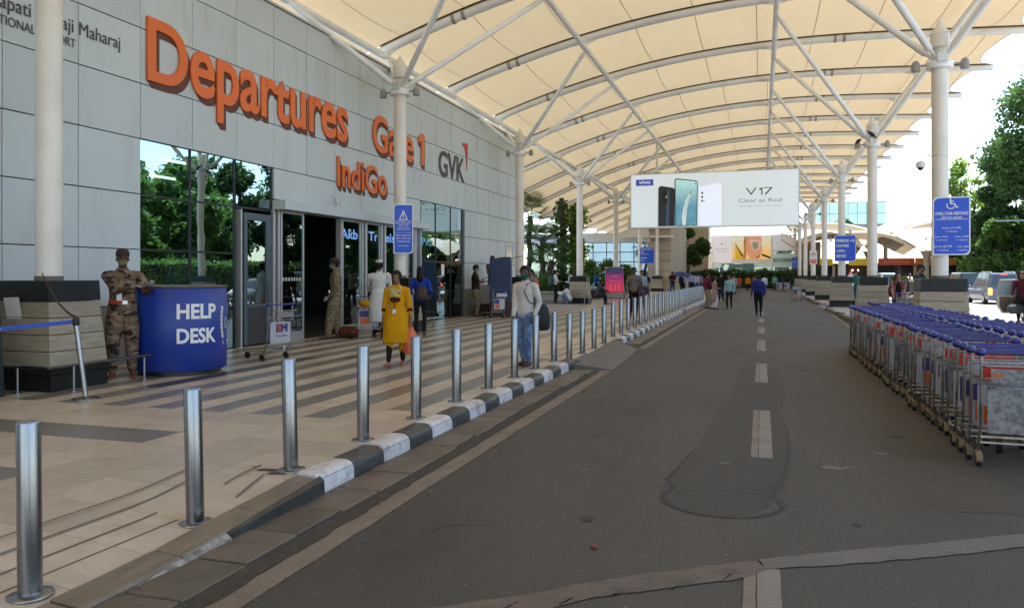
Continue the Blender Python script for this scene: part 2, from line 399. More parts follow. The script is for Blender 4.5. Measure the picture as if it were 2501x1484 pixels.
for i, (x, y, s_) in enumerate([(0.57, 7.2, 0.09), (0.72, 7.25, 0.04), (-0.30, 7.1, 0.035), (1.05, 7.9, 0.05), (-1.4, 6.5, 0.03)]):
    sheet('paint_splash', PATCHG, jag([(x + s_ * 1.6 * math.cos(t) * random.uniform(.6, 1), y + s_ * math.sin(t) * random.uniform(.6, 1)) for t in np.linspace(0, 6.2, 10)], 0.006, i, 20), 0.0034, road)
# left edge line, gutter
for a, b in ((0.6, 13.35), (17.6, 60)):
    sheet('edge_line', LINEB, jag([(-2.60, a), (-2.43, a), (-2.43, b), (-2.60, b)], 0.006, 9, 5), 0.0045, road)
sheet('gutter_grit', GRIT, jag([(-2.76, 0.5), (-2.60, 0.5), (-2.60, 13.3), (-2.76, 13.3)], 0.02, 11, 6), 0.0060, road)
sheet('gutter_grit', GRIT, jag([(-2.78, 17.6), (-2.60, 17.6), (-2.60, 50), (-2.78, 50)], 0.02, 12, 3), 0.0060, road)
y = 0.6; k = 0
rs_ = random.Random(5)
while y < 40:
    if not 13.2 < y < 18.4:
        L_ = 0.53; mm = MB(); x1 = -2.75 + rs_.uniform(-.02, .02); dz = rs_.uniform(-.004, .004); a = rs_.uniform(-.012, .012)
        mm.bbox(-3.105, x1, y + 0.008, y + L_ - 0.006, -0.03, 0.016 + dz, 0.006)
        o = mm.obj('gutter_slab', SLAB, road); o.rotation_euler = (0, 0, 0)
    y += 0.53
# thin worn line and grass-brown gutter on the right side
sheet('edge_line', LINEB, jag([(2.42, 18), (2.50, 18), (2.98, 40), (3.2, 60), (3.12, 60), (2.88, 40)], 0.008, 13, 4), 0.0045, road)
m = MB(); m.ball((-0.95, 4.65, 0.012), 0.02, 6, 4, 1.3, 1, 0.6)
tag(m.obj('pebble', P('red_pebble', (0.22, 0.03, 0.015), 0.6)), 'small reddish brown scrap lying on the bare asphalt', 'scrap')

rg = random.Random(21); m = MB()
for i in range(420):
    y = 1.2 + 12 * rg.random() ** 1.4; x = rg.choice([-2.68, -3.07, -2.38]) + rg.gauss(0, .05); s_ = rg.uniform(.003, .009)
    m.ball((x, y, .018 if x < -2.78 else .008), s_, 5, 3, rg.uniform(.7, 1.4), 1, .7)
kind(m.obj('gravel_bits', P('grit_stone', (.16, .135, .11), .9, c2=(.07, .06, .05), sc=30), road), 'stuff')
for i, (x, y, l, a) in enumerate([(-1.9, 6.4, .9, .4), (-1.3, 9.5, 1.2, 2.2), (.9, 9.2, 1.0, 1.2), (1.2, 6.1, .7, .5), (-2.0, 4.6, .6, 1.9), (-.9, 12.5, 1.4, 1.5)]):
    pts = [(x, y)]; rr = random.Random(i)
    for k in range(9): a += rr.uniform(-.55, .55); pts.append((pts[-1][0] + math.cos(a) * l / 9, pts[-1][1] + math.sin(a) * l / 9))
    m = MB(); ribbon(m, pts, [.001, .003, .004, .003, .004, .003, .004, .003, .002, .001], .0036); m.obj('crack', ASPHR, road)
for i, (x, y, s_) in enumerate([(-1.1, 5.2, .05), (.6, 5.6, .04), (1.3, 8.8, .07), (-1.6, 7.9, .04), (-.2, 10.9, .06), (1.0, 12.5, .08), (-2.0, 10.2, .05), (1.5, 5.3, .03)]):
    sheet('oil_spot', ASPHR, jag([(x + s_ * math.cos(t) * random.uniform(.6, 1.2), y + 1.3 * s_ * math.sin(t) * random.uniform(.6, 1.2)) for t in np.linspace(0, 6.0, 12)], .004, i + 50, 30), .0033, road)

def sst(t): t = max(0, min(1, t)); return t * t * (3 - 2 * t)
def zf(X, Y):
    """walkway height: level 0.13, dropping to the road at two ramps"""
    a = 1 - sst((Y - 4.3) / 0.9)
    b = sst((Y - 13.6) / 0.9) * (1 - sst((Y - 17.8) / 0.9))
    t = sst((X + 4.45) / 1.15) * 0.85 + max(0, min(1, (X + 4.45) / 1.15)) * 0.15
    return 0.13 - 0.095 * t * max(a, b)
walk = MB(); xs = [-10.3, -7, -4.5, -4.2, -3.9, -3.6, -3.3, -3.12]; yv = [-12] + [i * 0.3 for i in range(0, 70)] + [30, 60, 96]
vs = [(x, y, zf(x, y) - 0.012) for y in yv for x in xs]; n = len(xs)
walk.add(vs, [(j * n + i, j * n + i + 1, (j + 1) * n + i + 1, (j + 1) * n + i) for j in range(len(yv) - 1) for i in range(n - 1)])
walk.box(-30, -10.3, 33.3, 96, -0.02, 0.125)
walkway = kind(walk.obj('walkway', GROUT), 'structure')
def stripe_col(i): return i % 2 == 1
XE = -3.31
tmesh = {}
cand = []; hid = []; rest = {0: MB(), 1: MB(), 2: MB()}
g = 0.0022
def tile(x0, x1, y0, y1, mi):
    (cand if inview((x0 + x1) / 2, (y0 + y1) / 2, 0.13, 120) else hid).append((x0, x1, y0, y1, mi))
# plain field in front
yy = 7.33 - 0.522 * np.arange(0, 24)
xx = [XE - 0.665 * i for i in range(0, 12)]
for r_ in range(23):
    y1, y0 = yy[r_], yy[r_ + 1]
    for i in range(11):
        x1, x0 = xx[i], xx[i + 1]
        mi = 0
        if r_ == 2 and i >= 3: mi = 1
        if r_ == 5 and i >= 3: mi = 1
        tile(x0, x1, y0, y1, mi)
rnd_ = random.Random(2)
bx_ = [XE] + [-3.645 - 0.3345 * i for i in range(0, 20)] + [-10.3]
Yt = 7.33
rowi = 0
while Yt < 95:
    y1 = Yt + 0.668
    for i in range(len(bx_) - 1):
        x1, x0 = bx_[i], bx_[i + 1]
        dark = (i % 2 == 1)
        st_y = 7.3 if i > 1 else 7.9
        if 13.6 < Yt < 18.6 and i < 4: dark = False
        mi = 1 if dark and Yt > st_y - 0.2 else 0
        if i == 13 and 8.6 < Yt < 12.6: mi = 2
        if i == 11 and 12.6 < Yt < 15.0: mi = 2
        if mi == 1 and rnd_.random() < 0.012: mi = 0
        if Yt > 58: mi = 0
        tile(x0, x1, Yt, y1, mi)
    Yt = y1; rowi += 1
def area(t):
    X, Y = (t[0] + t[1]) / 2, (t[2] + t[3]) / 2; Z = project(X, Y, .13)[2]
    return -(t[1] - t[0]) * (t[3] - t[2]) / Z ** 3
cand.sort(key=area); nv = min(296, len(cand)); cand += hid
for k, (x0, x1, y0, y1, mi) in enumerate(cand):
    zc = [zf(x, y) for x, y in ((x0, y0), (x1, y0), (x1, y1), (x0, y1))]
    if k < nv:
        key = (round(x1 - x0, 3), round(y1 - y0, 3), mi) if min(zc) > 0.1299 else None
        if key is None or key not in tmesh:
            mm = MB(); cx, cyy = (x0 + x1) / 2, (y0 + y1) / 2; a, b = (x1 - x0) / 2 - g, (y1 - y0) / 2 - g
            q = [(-a, -b), (a, -b), (a, b), (-a, b)]
            mm.add([(p[0], p[1], zc[i] - zc[0] - 0.03) for i, p in enumerate(q)] + [(p[0], p[1], zc[i] - zc[0]) for i, p in enumerate(q)], [(4, 5, 6, 7), (0, 1, 5, 4), (1, 2, 6, 5), (2, 3, 7, 6), (3, 0, 4, 7)])
            me = mm.mesh('tile', (TILE, TILEG, TILED)[mi])
            if key: tmesh[key] = me
        else: me = tmesh[key]
        ob('tile', me, walkway, ((x0 + x1) / 2, (y0 + y1) / 2, zc[0] + rnd_.uniform(-.0006, .0006)))
    else:
        q = ((x0 + g, y0 + g), (x1 - g, y0 + g), (x1 - g, y1 - g), (x0 + g, y1 - g))
        rest[mi].add([(p[0], p[1], zc[i] - 0.03) for i, p in enumerate(q)] + [(p[0], p[1], zc[i]) for i, p in enumerate(q)], [(4, 5, 6, 7), (0, 1, 5, 4), (1, 2, 6, 5), (2, 3, 7, 6), (3, 0, 4, 7)])
R3 = MB()
for mi in (0, 1, 2): R3.m = mi; R3.add(rest[mi].v, rest[mi].f)
kind(R3.obj('distant_tiles', [TILE, TILEG, TILED], walkway), 'stuff')
# dark anti-slip grooves on the near ramp
GRV = P('groove_strip', (0.17, 0.125, 0.09), rough=0.9)
for (xa, ya, xb, yb, bend) in [(-4.2, 2.2, -4.15, 5.05, 1), (-4.0, 2.0, -3.96, 4.95, 1), (-3.78, 2.0, -3.76, 4.75, 1), (-3.60, 2.0, -3.58, 4.3, 0), (-3.46, 4.5, -3.56, 5.1, 0), (-3.72, 4.85, -3.76, 5.35, 0)]:
    mm = MB(); pts = []
    for j in range(13):
        t = j / 12; x = xa + (xb - xa) * t; yq = ya + (yb - ya) * t
        if bend and t > 0.8: x -= (t - 0.8) * 0.35
        pts.append((x, yq))
    for j in range(12):
        (x0, y0), (x1, y1) = pts[j], pts[j + 1]; w = 0.009
        mm.quad((x0 - w, y0, zf(x0 - w, y0) + .009), (x0 + w, y0, zf(x0 + w, y0) + .009), (x1 + w, y1, zf(x1 + w, y1) + .009), (x1 - w, y1, zf(x1 - w, y1) + .009))
    mm.obj('groove', GRV, walkway)
for (xa, ya, xb, yb) in [(-4.0, 14.6, -3.9, 17.8), (-3.75, 14.3, -3.72, 17.6), (-3.55, 14.8, -3.5, 17.9)]:
    mm = MB()
    for j in range(8):
        x0, y0 = xa + (xb - xa) * j / 8, ya + (yb - ya) * j / 8; x1, y1 = xa + (xb - xa) * (j + 1) / 8, ya + (yb - ya) * (j + 1) / 8; w = .011
        mm.quad((x0 - w, y0, zf(x0 - w, y0) + .009), (x0 + w, y0, zf(x0 + w, y0) + .009), (x1 + w, y1, zf(x1 + w, y1) + .009), (x1 - w, y1, zf(x1 - w, y1) + .009))
    mm.obj('groove', GRV, walkway)

for i, (x, y, w_, h_) in enumerate([(-3.62, 5.25, .10, .035), (-3.80, 5.31, .07, .012), (-3.50, 5.19, .07, .04), (-3.38, 4.55, .05, .05)]):
    pg = jag([(x - w_, y - h_), (x + w_, y - h_ * .6), (x + w_ * .9, y + h_), (x - w_ * .8, y + h_ * .5)], .012, i + 70, 40)
    mm = MB(); mm.add([(a, b, zf(a, b) + .0035) for a, b in pg], [tuple(range(len(pg)))]); mm.obj('tar_smear', P('tar_smear', (.045, .036, .028), .8, c2=(.10, .08, .06), sc=20), walkway)
# kerb: painted stones black and white, granite stones where it drops
kerb = thing('kerb', 'black and white painted kerb along the left edge of the road', 'kerb', (0, 0, 0))
def kprof(z, zlow=-0.02):
    return [(-3.31, zlow), (-3.31, z), (-3.19, z), (-3.155, z - 0.010), (-3.13, z - 0.032), (-3.118, z - 0.065), (-3.112, zlow)]
def kstone(y0, y1, z0, z1, mat, name='kerb_stone', prof=None):
    mm = MB(); rr = random.Random(int(y0 * 100)); j = lambda: rr.uniform(-.003, .003)
    ym = [y0 + 0.003, y0 + 0.012, (y0 + y1) / 2, y1 - 0.012, y1 - 0.003]; rs = []
    for i, yq in enumerate(ym):
        t = (yq - y0) / (y1 - y0); z = z0 + (z1 - z0) * t + j(); ins = 0.004 if i in (0, 4) else 0
        pr = kprof(z - ins) if prof is None else prof(z - ins)
        rs.append([(x - ins * (x > -3.2) + j() * .6, yq, zz) for x, zz in pr])
    mm.rings(rs); return mm.obj(name, mat, kerb, smooth=True, ang=30)
y = 0.0
flat = lambda z: [(-3.31, -0.03), (-3.31, z + .004), (-3.125, z - .012), (-3.11, z - .03), (-3.11, -0.03)]
while y < 3.0:
    kstone(y, y + 0.75, zf(-3.31, y), zf(-3.31, y), KS, 'granite_stone', flat); y += 0.75
kstone(3.0, 3.7, 0.045, 0.06, KS, 'granite_stone', flat)
kstone(3.7, 4.42, 0.06, 0.10, KS, 'granite_stone', flat)
kstone(4.42, 5.15, 0.10, 0.135, KS, 'granite_stone', flat)
def wedge(y0, y1, za, zb, mat):
    mm = MB(); mm.add([(-3.112, y0, -.02), (-3.085, y0, -.02), (-3.112, y0, za), (-3.112, y1, -.02), (-3.068, y1, -.02), (-3.112, y1, zb), (-3.075, y1, zb - .03), (-3.09, y0, za - .012)],
                      [(0, 2, 7, 1), (3, 4, 6, 5), (2, 5, 6, 7), (7, 6, 4, 1), (0, 3, 5, 2), (0, 1, 4, 3)])
    mm.obj('painted_wedge', mat, kerb)
wedge(3.35, 4.08, 0.012, 0.06, P('worn_white', (.42, .40, .38), .8, c2=(.13, .115, .10), sc=9, dirt=(.10, .085, .07), dirtsc=8, dirtamt=.9, bump=.5, bsc=20)); wedge(4.08, 5.15, 0.065, 0.150, KB)
y = 5.15; k = 0
while y < 13.1:
    kstone(y, y + 0.53, 0.155, 0.155, KW if k % 2 == 0 else KB)
    y += 0.53; k += 1
for a, b in ((18.7, 33.8), (35.6, 66)):
    y = a; k = 0
    while y < b:
        kstone(y, y + 0.53, 0.155, 0.155, KW if k % 2 == 0 else KB); y += 0.53; k += 1
# cement apron filling the gap of the second drop
mm = MB()
ap = [(-3.31, 13.4, .10), (-2.95, 13.42, .075), (-2.45, 13.5, .004), (-2.50, 15.5, .004), (-2.60, 17.6, .004), (-2.9, 17.9, .05), (-3.31, 18.65, .12), (-3.31, 16, .06)]
mm.add([p for p in ap] + [(p[0], p[1], -.02) for p in ap], [tuple(range(8))] + [(i, i + 8, (i + 1) % 8 + 8, (i + 1) % 8) for i in range(8)])
mm.obj('cement_apron', PATCHG, road)

# bollards
def ORD(n):
    o = ['', 'first', 'second', 'third', 'fourth', 'fifth', 'sixth', 'seventh', 'eighth', 'ninth', 'tenth', 'eleventh', 'twelfth', 'thirteenth', 'fourteenth', 'fifteenth', 'sixteenth', 'seventeenth', 'eighteenth', 'nineteenth']
    if n < 20: return o[n]
    t_ = {2: ('twenty', 'twentieth'), 3: ('thirty', 'thirtieth'), 4: ('forty', 'fortieth')}[n // 10]
    return t_[1] if n % 10 == 0 else t_[0] + '-' + o[n % 10]
m = MB(); m.lathe([(0.0555, 0.0), (0.0555, 0.852), (0.0535, 0.858), (0.001, 0.859)], 28)
tubeM = m.mesh('post', STEEL, True, 50)
m = MB(); m.lathe([(0.108, 0.0), (0.108, 0.006), (0.104, 0.010), (0.0575, 0.012)], 28)
flM = m.mesh('base_flange', STEEL, True, 50)
BY = [3.02, 4.22, 5.30] + [5.30 + 1.158 * k for k in range(1, 40)]
BL = {0: 'nearest steel bollard, at the bottom left corner of the picture', 1: 'second steel bollard, on the sloping tiles before the black kerb wedge',
      2: 'steel bollard beside the end of the painted kerb, dark stain at its foot', 3: 'steel bollard on flat tiles, in front of the lone luggage trolley, fourth along',
      4: 'steel bollard directly beside the woman in the yellow dress', 5: 'steel bollard just to the right of the orange carrier bag',
      6: 'seventh steel bollard, with bare tiles behind it', 7: 'steel bollard just left of the man in torn blue jeans', 8: 'steel bollard just right of the man in torn blue jeans'}
for i, yb in enumerate(BY):
    xb = -3.455; zb = zf(xb, yb)
    if i > 30 and i % 1 == 0 and yb > 52: break
    zb += .006 if zb < .129 else 0
    t = thing('bollard', BL.get(i, '%s steel bollard of the kerbside row, counted from the lower left corner' % ORD(i + 1)), 'bollard', (xb, yb, zb), random.uniform(0, 6), 'steel bollards along the kerb')
    if i in (1, 2): t.rotation_euler = (R(0.4), R(-1.2), 0)
    if i == 0: t.rotation_euler = (0, R(-0.8), 0)
    ob('post', tubeM, t); ob('base_flange', flM, t)
# right pavement island
m = MB(); m.box(3.18, 5.3, 17.6, 40, -0.02, 0.12); m.box(3.3, 5.4, 40.4, 46, -0.02, 0.12); m.box(3.1, 5.4, 46.6, 74, -0.02, 0.12); m.box(3.18, 5.3, -12, 17.5, -.02, .12)
isl = kind(m.obj('pavement', CONC), 'structure')
BRK = P('island_kerb_brick', (0.16, 0.125, 0.08), rough=0.9, c2=(0.10, 0.08, 0.055), sc=6, rnd=0.25, bump=0.6, bsc=20)
def edge(x0, y0, x1, y1, step=0.42, alt=None):
    n = max(1, int(math.hypot(x1 - x0, y1 - y0) / step)); a = math.atan2(-(x1 - x0), y1 - y0)
    for i in range(n):
        mm = MB(); mm.bbox(-.11, .06, -step / 2 + .012, step / 2 - .012, -.02, .135 + random.uniform(-.02, .012), .025)
        t = (i + .5) / n
        mm.obj('kerb_block', BRK if alt is None else (KW if i % 2 else alt), isl, (x0 + (x1 - x0) * t, y0 + (y1 - y0) * t, 0), a + random.uniform(-.05, .05))
edge(3.1, 20.5, 3.0, 33.5); edge(3.0, 34.6, 2.95, 39.6); edge(2.98, 41, 5.2, 41.2, .5, P('kerb_blue', (0.10, 0.11, 0.28), 0.7)); edge(3.0, 47, 3.0, 62, .6)
mm = MB(); mm.add([(3.05, 20.5, .121), (3.6, 20.5, .121), (3.6, 33.5, .121), (2.95, 33.5, .121)], [(0, 1, 2, 3)]); mm.add([(3.0, 34.5, .1215), (3.6, 34.5, .1215), (3.6, 40, .1215), (2.98, 40, .1215)], [(0, 1, 2, 3)])
mm.obj('pavement_edge', CONC, isl)
# sunny drive lane beyond the island, cross road, far pavement
kind(sheet('drive_lane', ROADR, [(5.45, -12), (19, -12), (19, 130), (5.45, 130)], -0.01), 'structure')
kind(sheet('cross_road', ASPH, [(-9, 74.01), (5.45, 74.01), (5.45, 90), (-9, 90)], 0.0), 'structure')
m = MB(); m.box(-20, 5.3, 90, 140, -.02, .13)
kind(m.obj('far_pavement', CONC), 'structure')
m = MB(); m.box(19, 60, -12, 130, -.02, .14)
kind(m.obj('verge', P('verge_soil', (0.06, 0.07, 0.03), .95, c2=(0.04, 0.035, 0.02), sc=.8, world_pos=True)), 'structure')
# ---------------- terminal building ----------------
XW = -10.3
bld = thing('terminal_building', 'long grey panelled terminal wall with glass entrance on the left', 'building', (XW, 8.55, 0.13))
BZ = 0.13; BY0 = 8.55
def bl(mm, name, mats, **k):   # children are built in world coordinates then shifted
    for i, v in enumerate(mm.v): mm.v[i] = (v[0] - XW, v[1] - BY0, v[2] - BZ)
    return mm.obj(name, mats, bld, **k)
jy = [8.55 + 1.316 * k for k in range(-3, 19)] + [33.35]
jz = [1.115 + 0.9635 * k for k in range(0, 7)] + [7.60]
def opening(y0, y1, z0, z1):
    yc = (y0 + y1) / 2; zc = (z0 + z1) / 2
    if 11.15 < yc < 15.13 and zc < 4.0: return True
    if 15.13 < yc < 23.03 and zc < 3.30: return True
    if 23.03 < yc < 27.0 and zc < 4.0: return True
    return False
pm = {}
for i in range(len(jy) - 1):
    for k in range(-1, len(jz) - 1):
        y0, y1 = jy[i], jy[i + 1]
        z0, z1 = (0.13, jz[0]) if k < 0 else (jz[k], jz[k + 1])
        if opening(y0, y1, z0, z1): continue
        if 15.13 < (y0 + y1) / 2 < 23.03 and z0 < 3.3: z0 = 3.32
        key = (round(y1 - y0, 3), round(z1 - z0, 3), k < 0)
        if key not in pm:
            mm = MB(); g_ = .007; a, b = (y1 - y0) - g_, (z1 - z0) - g_ - .003; e = .004
            mm.add([(-.05, g_, g_), (-.05, a, g_), (-.05, a, b), (-.05, g_, b), (-e, g_, g_), (-e, a, g_), (-e, a, b), (-e, g_, b), (0, g_ + e, g_ + e), (0, a - e, g_ + e), (0, a - e, b - e), (0, g_ + e, b - e)],
                   [(8, 9, 10, 11), (4, 5, 9, 8), (5, 6, 10, 9), (6, 7, 11, 10), (7, 4, 8, 11), (0, 1, 5, 4), (1, 2, 6, 5), (2, 3, 7, 6), (3, 0, 4, 7)])
            pm[key] = mm.mesh('wall_panel', GRAN if k < 0 else WALLP)
        o = ob('wall_panel', pm[key], bld, (0.0 + random.uniform(-.003, .003), y0 - BY0, z0 - BZ)); o.rotation_euler = (0, R(random.uniform(-.12, .12)), R(random.uniform(-.12, .12)))
# backing walls, roof, return wall (leave the openings free)
m = MB()
def back(y0, y1, z0, z1): m.box(XW - .35, XW - .045, y0, y1, z0, min(z1, 7.55))
back(-14, 11.14, .13, 7.7); back(11.14, 15.1, 4.03, 7.7); back(15.1, 23.03, 3.34, 7.7); back(23.03, 27.0, 4.03, 7.7); back(27.0, 33.3, .13, 7.7)
bl(m, 'backing_wall', JOINT)
m = MB(); m.box(XW - 14, XW - .35, -14, 33.3, 7.2, 7.5); m.box(XW - 14, XW - .36, 33.0, 33.35, .13, 7.3); m.box(XW - 14.3, XW - 14, -14, 33.35, .13, 7.6); m.box(XW - 14, XW - .36, -14.3, -14, .13, 7.6)
bl(m, 'roof', WALLP)
m = MB(); m.box(XW - .36, XW + .05, -14, 33.4, 7.605, 7.65); m.box(XW - .36, XW + .0, -14, 4.6, .13, 7.60)
bl(m, 'parapet_cap', ALU)
# glazing
GL = GLASS('tinted_glass', (0.42, 0.60, 0.57), 0.44)
GL2 = GLASS('door_glass', (0.60, 0.70, 0.66), 0.24)
MUL = P('dark_mullion', (0.03, 0.035, 0.035), rough=0.35, metal=0.5)
def pane(y0, y1, z0, z1, mat, x=XW - .05, name='glass_pane'):
    mm = MB(); mm.box(x - .012, x, y0 + .012, y1 - .012, z0 + .012, z1 - .012); return bl(mm, name, mat)
def bar(y0, y1, z0, z1, mat=MUL, x0=XW - .12, x1=XW - .03, name='mullion'):
    mm = MB(); mm.box(x0, x1, y0, y1, z0, z1); return bl(mm, name, mat)
zr = [0.14, 1.115, 2.08, 3.04, 4.01]
for a, b in ((11.19, 12.48), (12.48, 13.86)):
    for i in range(4): pane(a, b, zr[i], zr[i + 1], GL)
pane(13.86, 15.08, 3.08, 4.01, GL)
for yq in (11.16, 12.48, 13.80, 15.09): bar(yq - .02, yq + .02, .13, 4.01)
for i in (1, 2, 3): mm = MB(); mm.box(XW - .10, XW - .035, 11.2, 13.78, zr[i] - .018, zr[i] + .018); bl(mm, 'transom', MUL)
bar(13.84, 15.06, 3.02, 3.07, MUL, name='transom')
for a, b in ((23.15, 24.35), (24.35, 25.68), (25.68, 26.75)):
    for i in range(4): pane(a, b, zr[i], zr[i + 1], GL)
for yq in (23.12, 24.35, 25.68, 26.76): bar(yq - .02, yq + .02, .13, 4.01)
for i in (1, 2, 3): mm = MB(); mm.box(XW - .10, XW - .035, 23.17, 26.73, zr[i] - .018, zr[i] + .018); bl(mm, 'transom', MUL)
mm = MB(); mm.box(XW - .2, XW - .02, 26.8, 27.0, .13, 4.02); bl(mm, 'jamb', P('jamb_grey', (0.10, 0.10, 0.09), .6))
mm = MB(); mm.box(XW - .2, XW - .01, 11.06, 11.14, .13, 4.02); bl(mm, 'jamb', MUL)
mm = MB(); mm.box(XW - .2, XW - .01, 11.14, 15.1, 4.012, 4.04); bl(mm, 'head_frame', MUL); mm = MB(); mm.box(XW - .2, XW - .01, 23.03, 27.0, 4.012, 4.04); bl(mm, 'head_frame', MUL)
# header boxes over the doors
m = MB(); m.bbox(XW - .2, XW + .30, 15.14, 19.22, 3.09, 3.30, .015); o = bl(m, 'door_header', WALLP)
m = MB(); m.bbox(XW - .2, XW + .22, 19.26, 23.35, 3.09, 3.29, .015); bl(m, 'door_header', WALLP)
# swing door leaf, posts, sliding leaves
bar(13.92, 13.97, .13, 3.0, ALU, XW - .1, XW + .03, 'door_post')
mm = MB()
mm.box(XW - .06, XW - .01, 14.08, 14.20, .16, 2.95); mm.box(XW - .06, XW - .01, 14.86, 15.04, .16, 2.95); mm.box(XW - .06, XW - .01, 14.2, 14.86, 2.80, 2.95); mm.box(XW - .06, XW - .01, 14.2, 14.86, .95, 1.02)
dr = bl(mm, 'door', P('door_frame_grey', (0.10, 0.13, 0.16), .4, metal=.4))
mm = MB(); mm.box(XW - .045, XW - .03, 14.21, 14.85, 1.03, 2.79); q = bl(mm, 'door_pane', GL2); q.parent = dr
mm = MB(); mm.box(XW - .05, XW - .02, 14.2, 14.86, .16, .95); q = bl(mm, 'kick_plate', P('checker_plate', (0.07, 0.07, 0.07), .5, metal=.6, bump=.8, bsc=40)); q.parent = dr
mm = MB(); mm.box(XW - .015, XW - .005, 14.9, 14.96, 1.0, 1.5); q = bl(mm, 'handle', STEEL); q.parent = dr
for a, b in ((15.08, 15.16), (15.26, 15.34), (18.02, 18.14), (19.16, 19.24), (19.34, 19.44), (20.30, 20.38), (20.5, 20.58), (22.0, 22.08), (22.6, 22.7), (23.0, 23.08)):
    bar(a, b, .13, 3.085, ALU, XW - .12, XW + .02, 'door_post')
for a, b, lx in ((15.36, 16.30, .04), (18.16, 19.14, 0), (19.46, 20.28, 0), (20.6, 21.98, 0), (22.1, 22.6, 0)):
    x = XW + lx
    mm = MB(); e = .055; mm.box(x - .05, x - .01, a, a + e, .14, 3.08); mm.box(x - .05, x - .01, b - e, b, .14, 3.08); mm.box(x - .05, x - .01, a + e, b - e, .14, .34); mm.box(x - .05, x - .01, a + e, b - e, 3.03, 3.08)
    lf = bl(mm, 'sliding_door', ALU)
    mm = MB(); mm.box(x - .036, x - .024, a + e, b - e, .34, 3.03); q = bl(mm, 'door_pane', GL2); q.parent = lf
mm = MB()
for k in range(7): mm.box(XW + .017, XW + .0185, 15.44 + k * .11, 15.50 + k * .11, 1.5, 1.58)
bl(mm, 'manifestation_dots', P('frosted_dot', (.5, .55, .55), .6))
# small window at the far end of the wall
mm = MB(); w0, w1, z0, z1 = 31.75, 32.85, 2.1, 3.0
mm.box(XW - .02, XW + .03, w0, w1, z0, z0 + .08); mm.box(XW - .02, XW + .03, w0, w1, z1 - .08, z1); mm.box(XW - .02, XW + .03, w0, w0 + .08, z0 + .08, z1 - .08); mm.box(XW - .02, XW + .03, w1 - .08, w1, z0 + .08, z1 - .08)
wf = bl(mm, 'window', ALU)
mm = MB(); mm.box(XW + .004, XW + .012, w0 + .08, w1 - .08, z0 + .08, z1 - .08); q = bl(mm, 'window_pane', P('pale_pane', (.35, .38, .38), .15)); q.parent = wf
# interior hall
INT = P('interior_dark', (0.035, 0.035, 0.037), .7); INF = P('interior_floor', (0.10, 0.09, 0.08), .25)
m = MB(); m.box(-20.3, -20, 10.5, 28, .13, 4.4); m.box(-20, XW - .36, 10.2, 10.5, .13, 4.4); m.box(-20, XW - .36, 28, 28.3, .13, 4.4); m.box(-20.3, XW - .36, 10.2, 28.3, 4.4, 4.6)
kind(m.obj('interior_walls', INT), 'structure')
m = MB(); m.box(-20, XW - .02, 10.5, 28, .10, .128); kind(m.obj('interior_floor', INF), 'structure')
TUBEL = EM('lit_tube', (1.0, .97, .9), 3.0)
for i, (x, y, l) in enumerate([(-13.5, 15.8, 1.2), (-13.2, 19.5, 1.2), (-16, 18.2, 1.4), (-12.6, 12.6, .7), (-16.5, 13, 1.2), (-15, 23, 1.2), (-12.5, 22, 1.0)]):
    mm = MB(); mm.box(-.04, .04, -l / 3, l / 3, -.05, 0)
    tag(mm.obj('ceiling_light', TUBEL, None, (x, y, 4.398)), ['lit ceiling tube deep behind the swing door', 'lit ceiling tube behind the middle sliding doors', 'lit ceiling tube farthest inside behind the open doorway', 'short lit ceiling tube behind the leftmost tinted glass', 'lit ceiling tube far inside behind the leftmost tinted glass', 'lit ceiling tube behind the far tinted glass', 'lit ceiling tube behind the column by the entrance'][i], 'ceiling light', 'ceiling lights inside the hall')
t = thing('security_counter', 'white and blue edged counter inside the dark entrance hall', 'counter', (-14.2, 15.4, .13))
mm = MB(); mm.bbox(-.4, .4, -1.4, 1.4, 0, .95, .02); mm.obj('counter_body', P('counter_grey', (.12, .13, .15), .5), t)
mm = MB(); mm.box(-.42, .42, -1.42, 1.42, .95, 1.0); mm.obj('counter_top', P('counter_blue', (.02, .08, .35), .4), t)
t = thing('gate_rail', 'shiny bent steel queue rail just inside the open entrance', 'rail', (-11.4, 16.7, .13))
mm = MB(); mm.tube([(0, 0, 0), (0, 0, .85), (0, .05, .95), (0, 1.0, .95), (0, 1.05, .85), (0, 1.05, 0)], .022, 8); mm.obj('rail_tube', STEEL, t, smooth=True)
mm = MB(); mm.tube([(0, 0.04, .3), (0, 1.03, .3)], .018, 8); mm.obj('mid_rail', STEEL, t, smooth=True)
tag(ob('information_board', (lambda q: (q.box(-.03, .03, -.7, .7, 0, 1.5), q.mesh('information_board', P('board_pale', (.25, .28, .3), .5)))[1])(MB()), None, (-15.5, 18.4, .9)), 'pale notice board standing deep inside the hall', 'board')
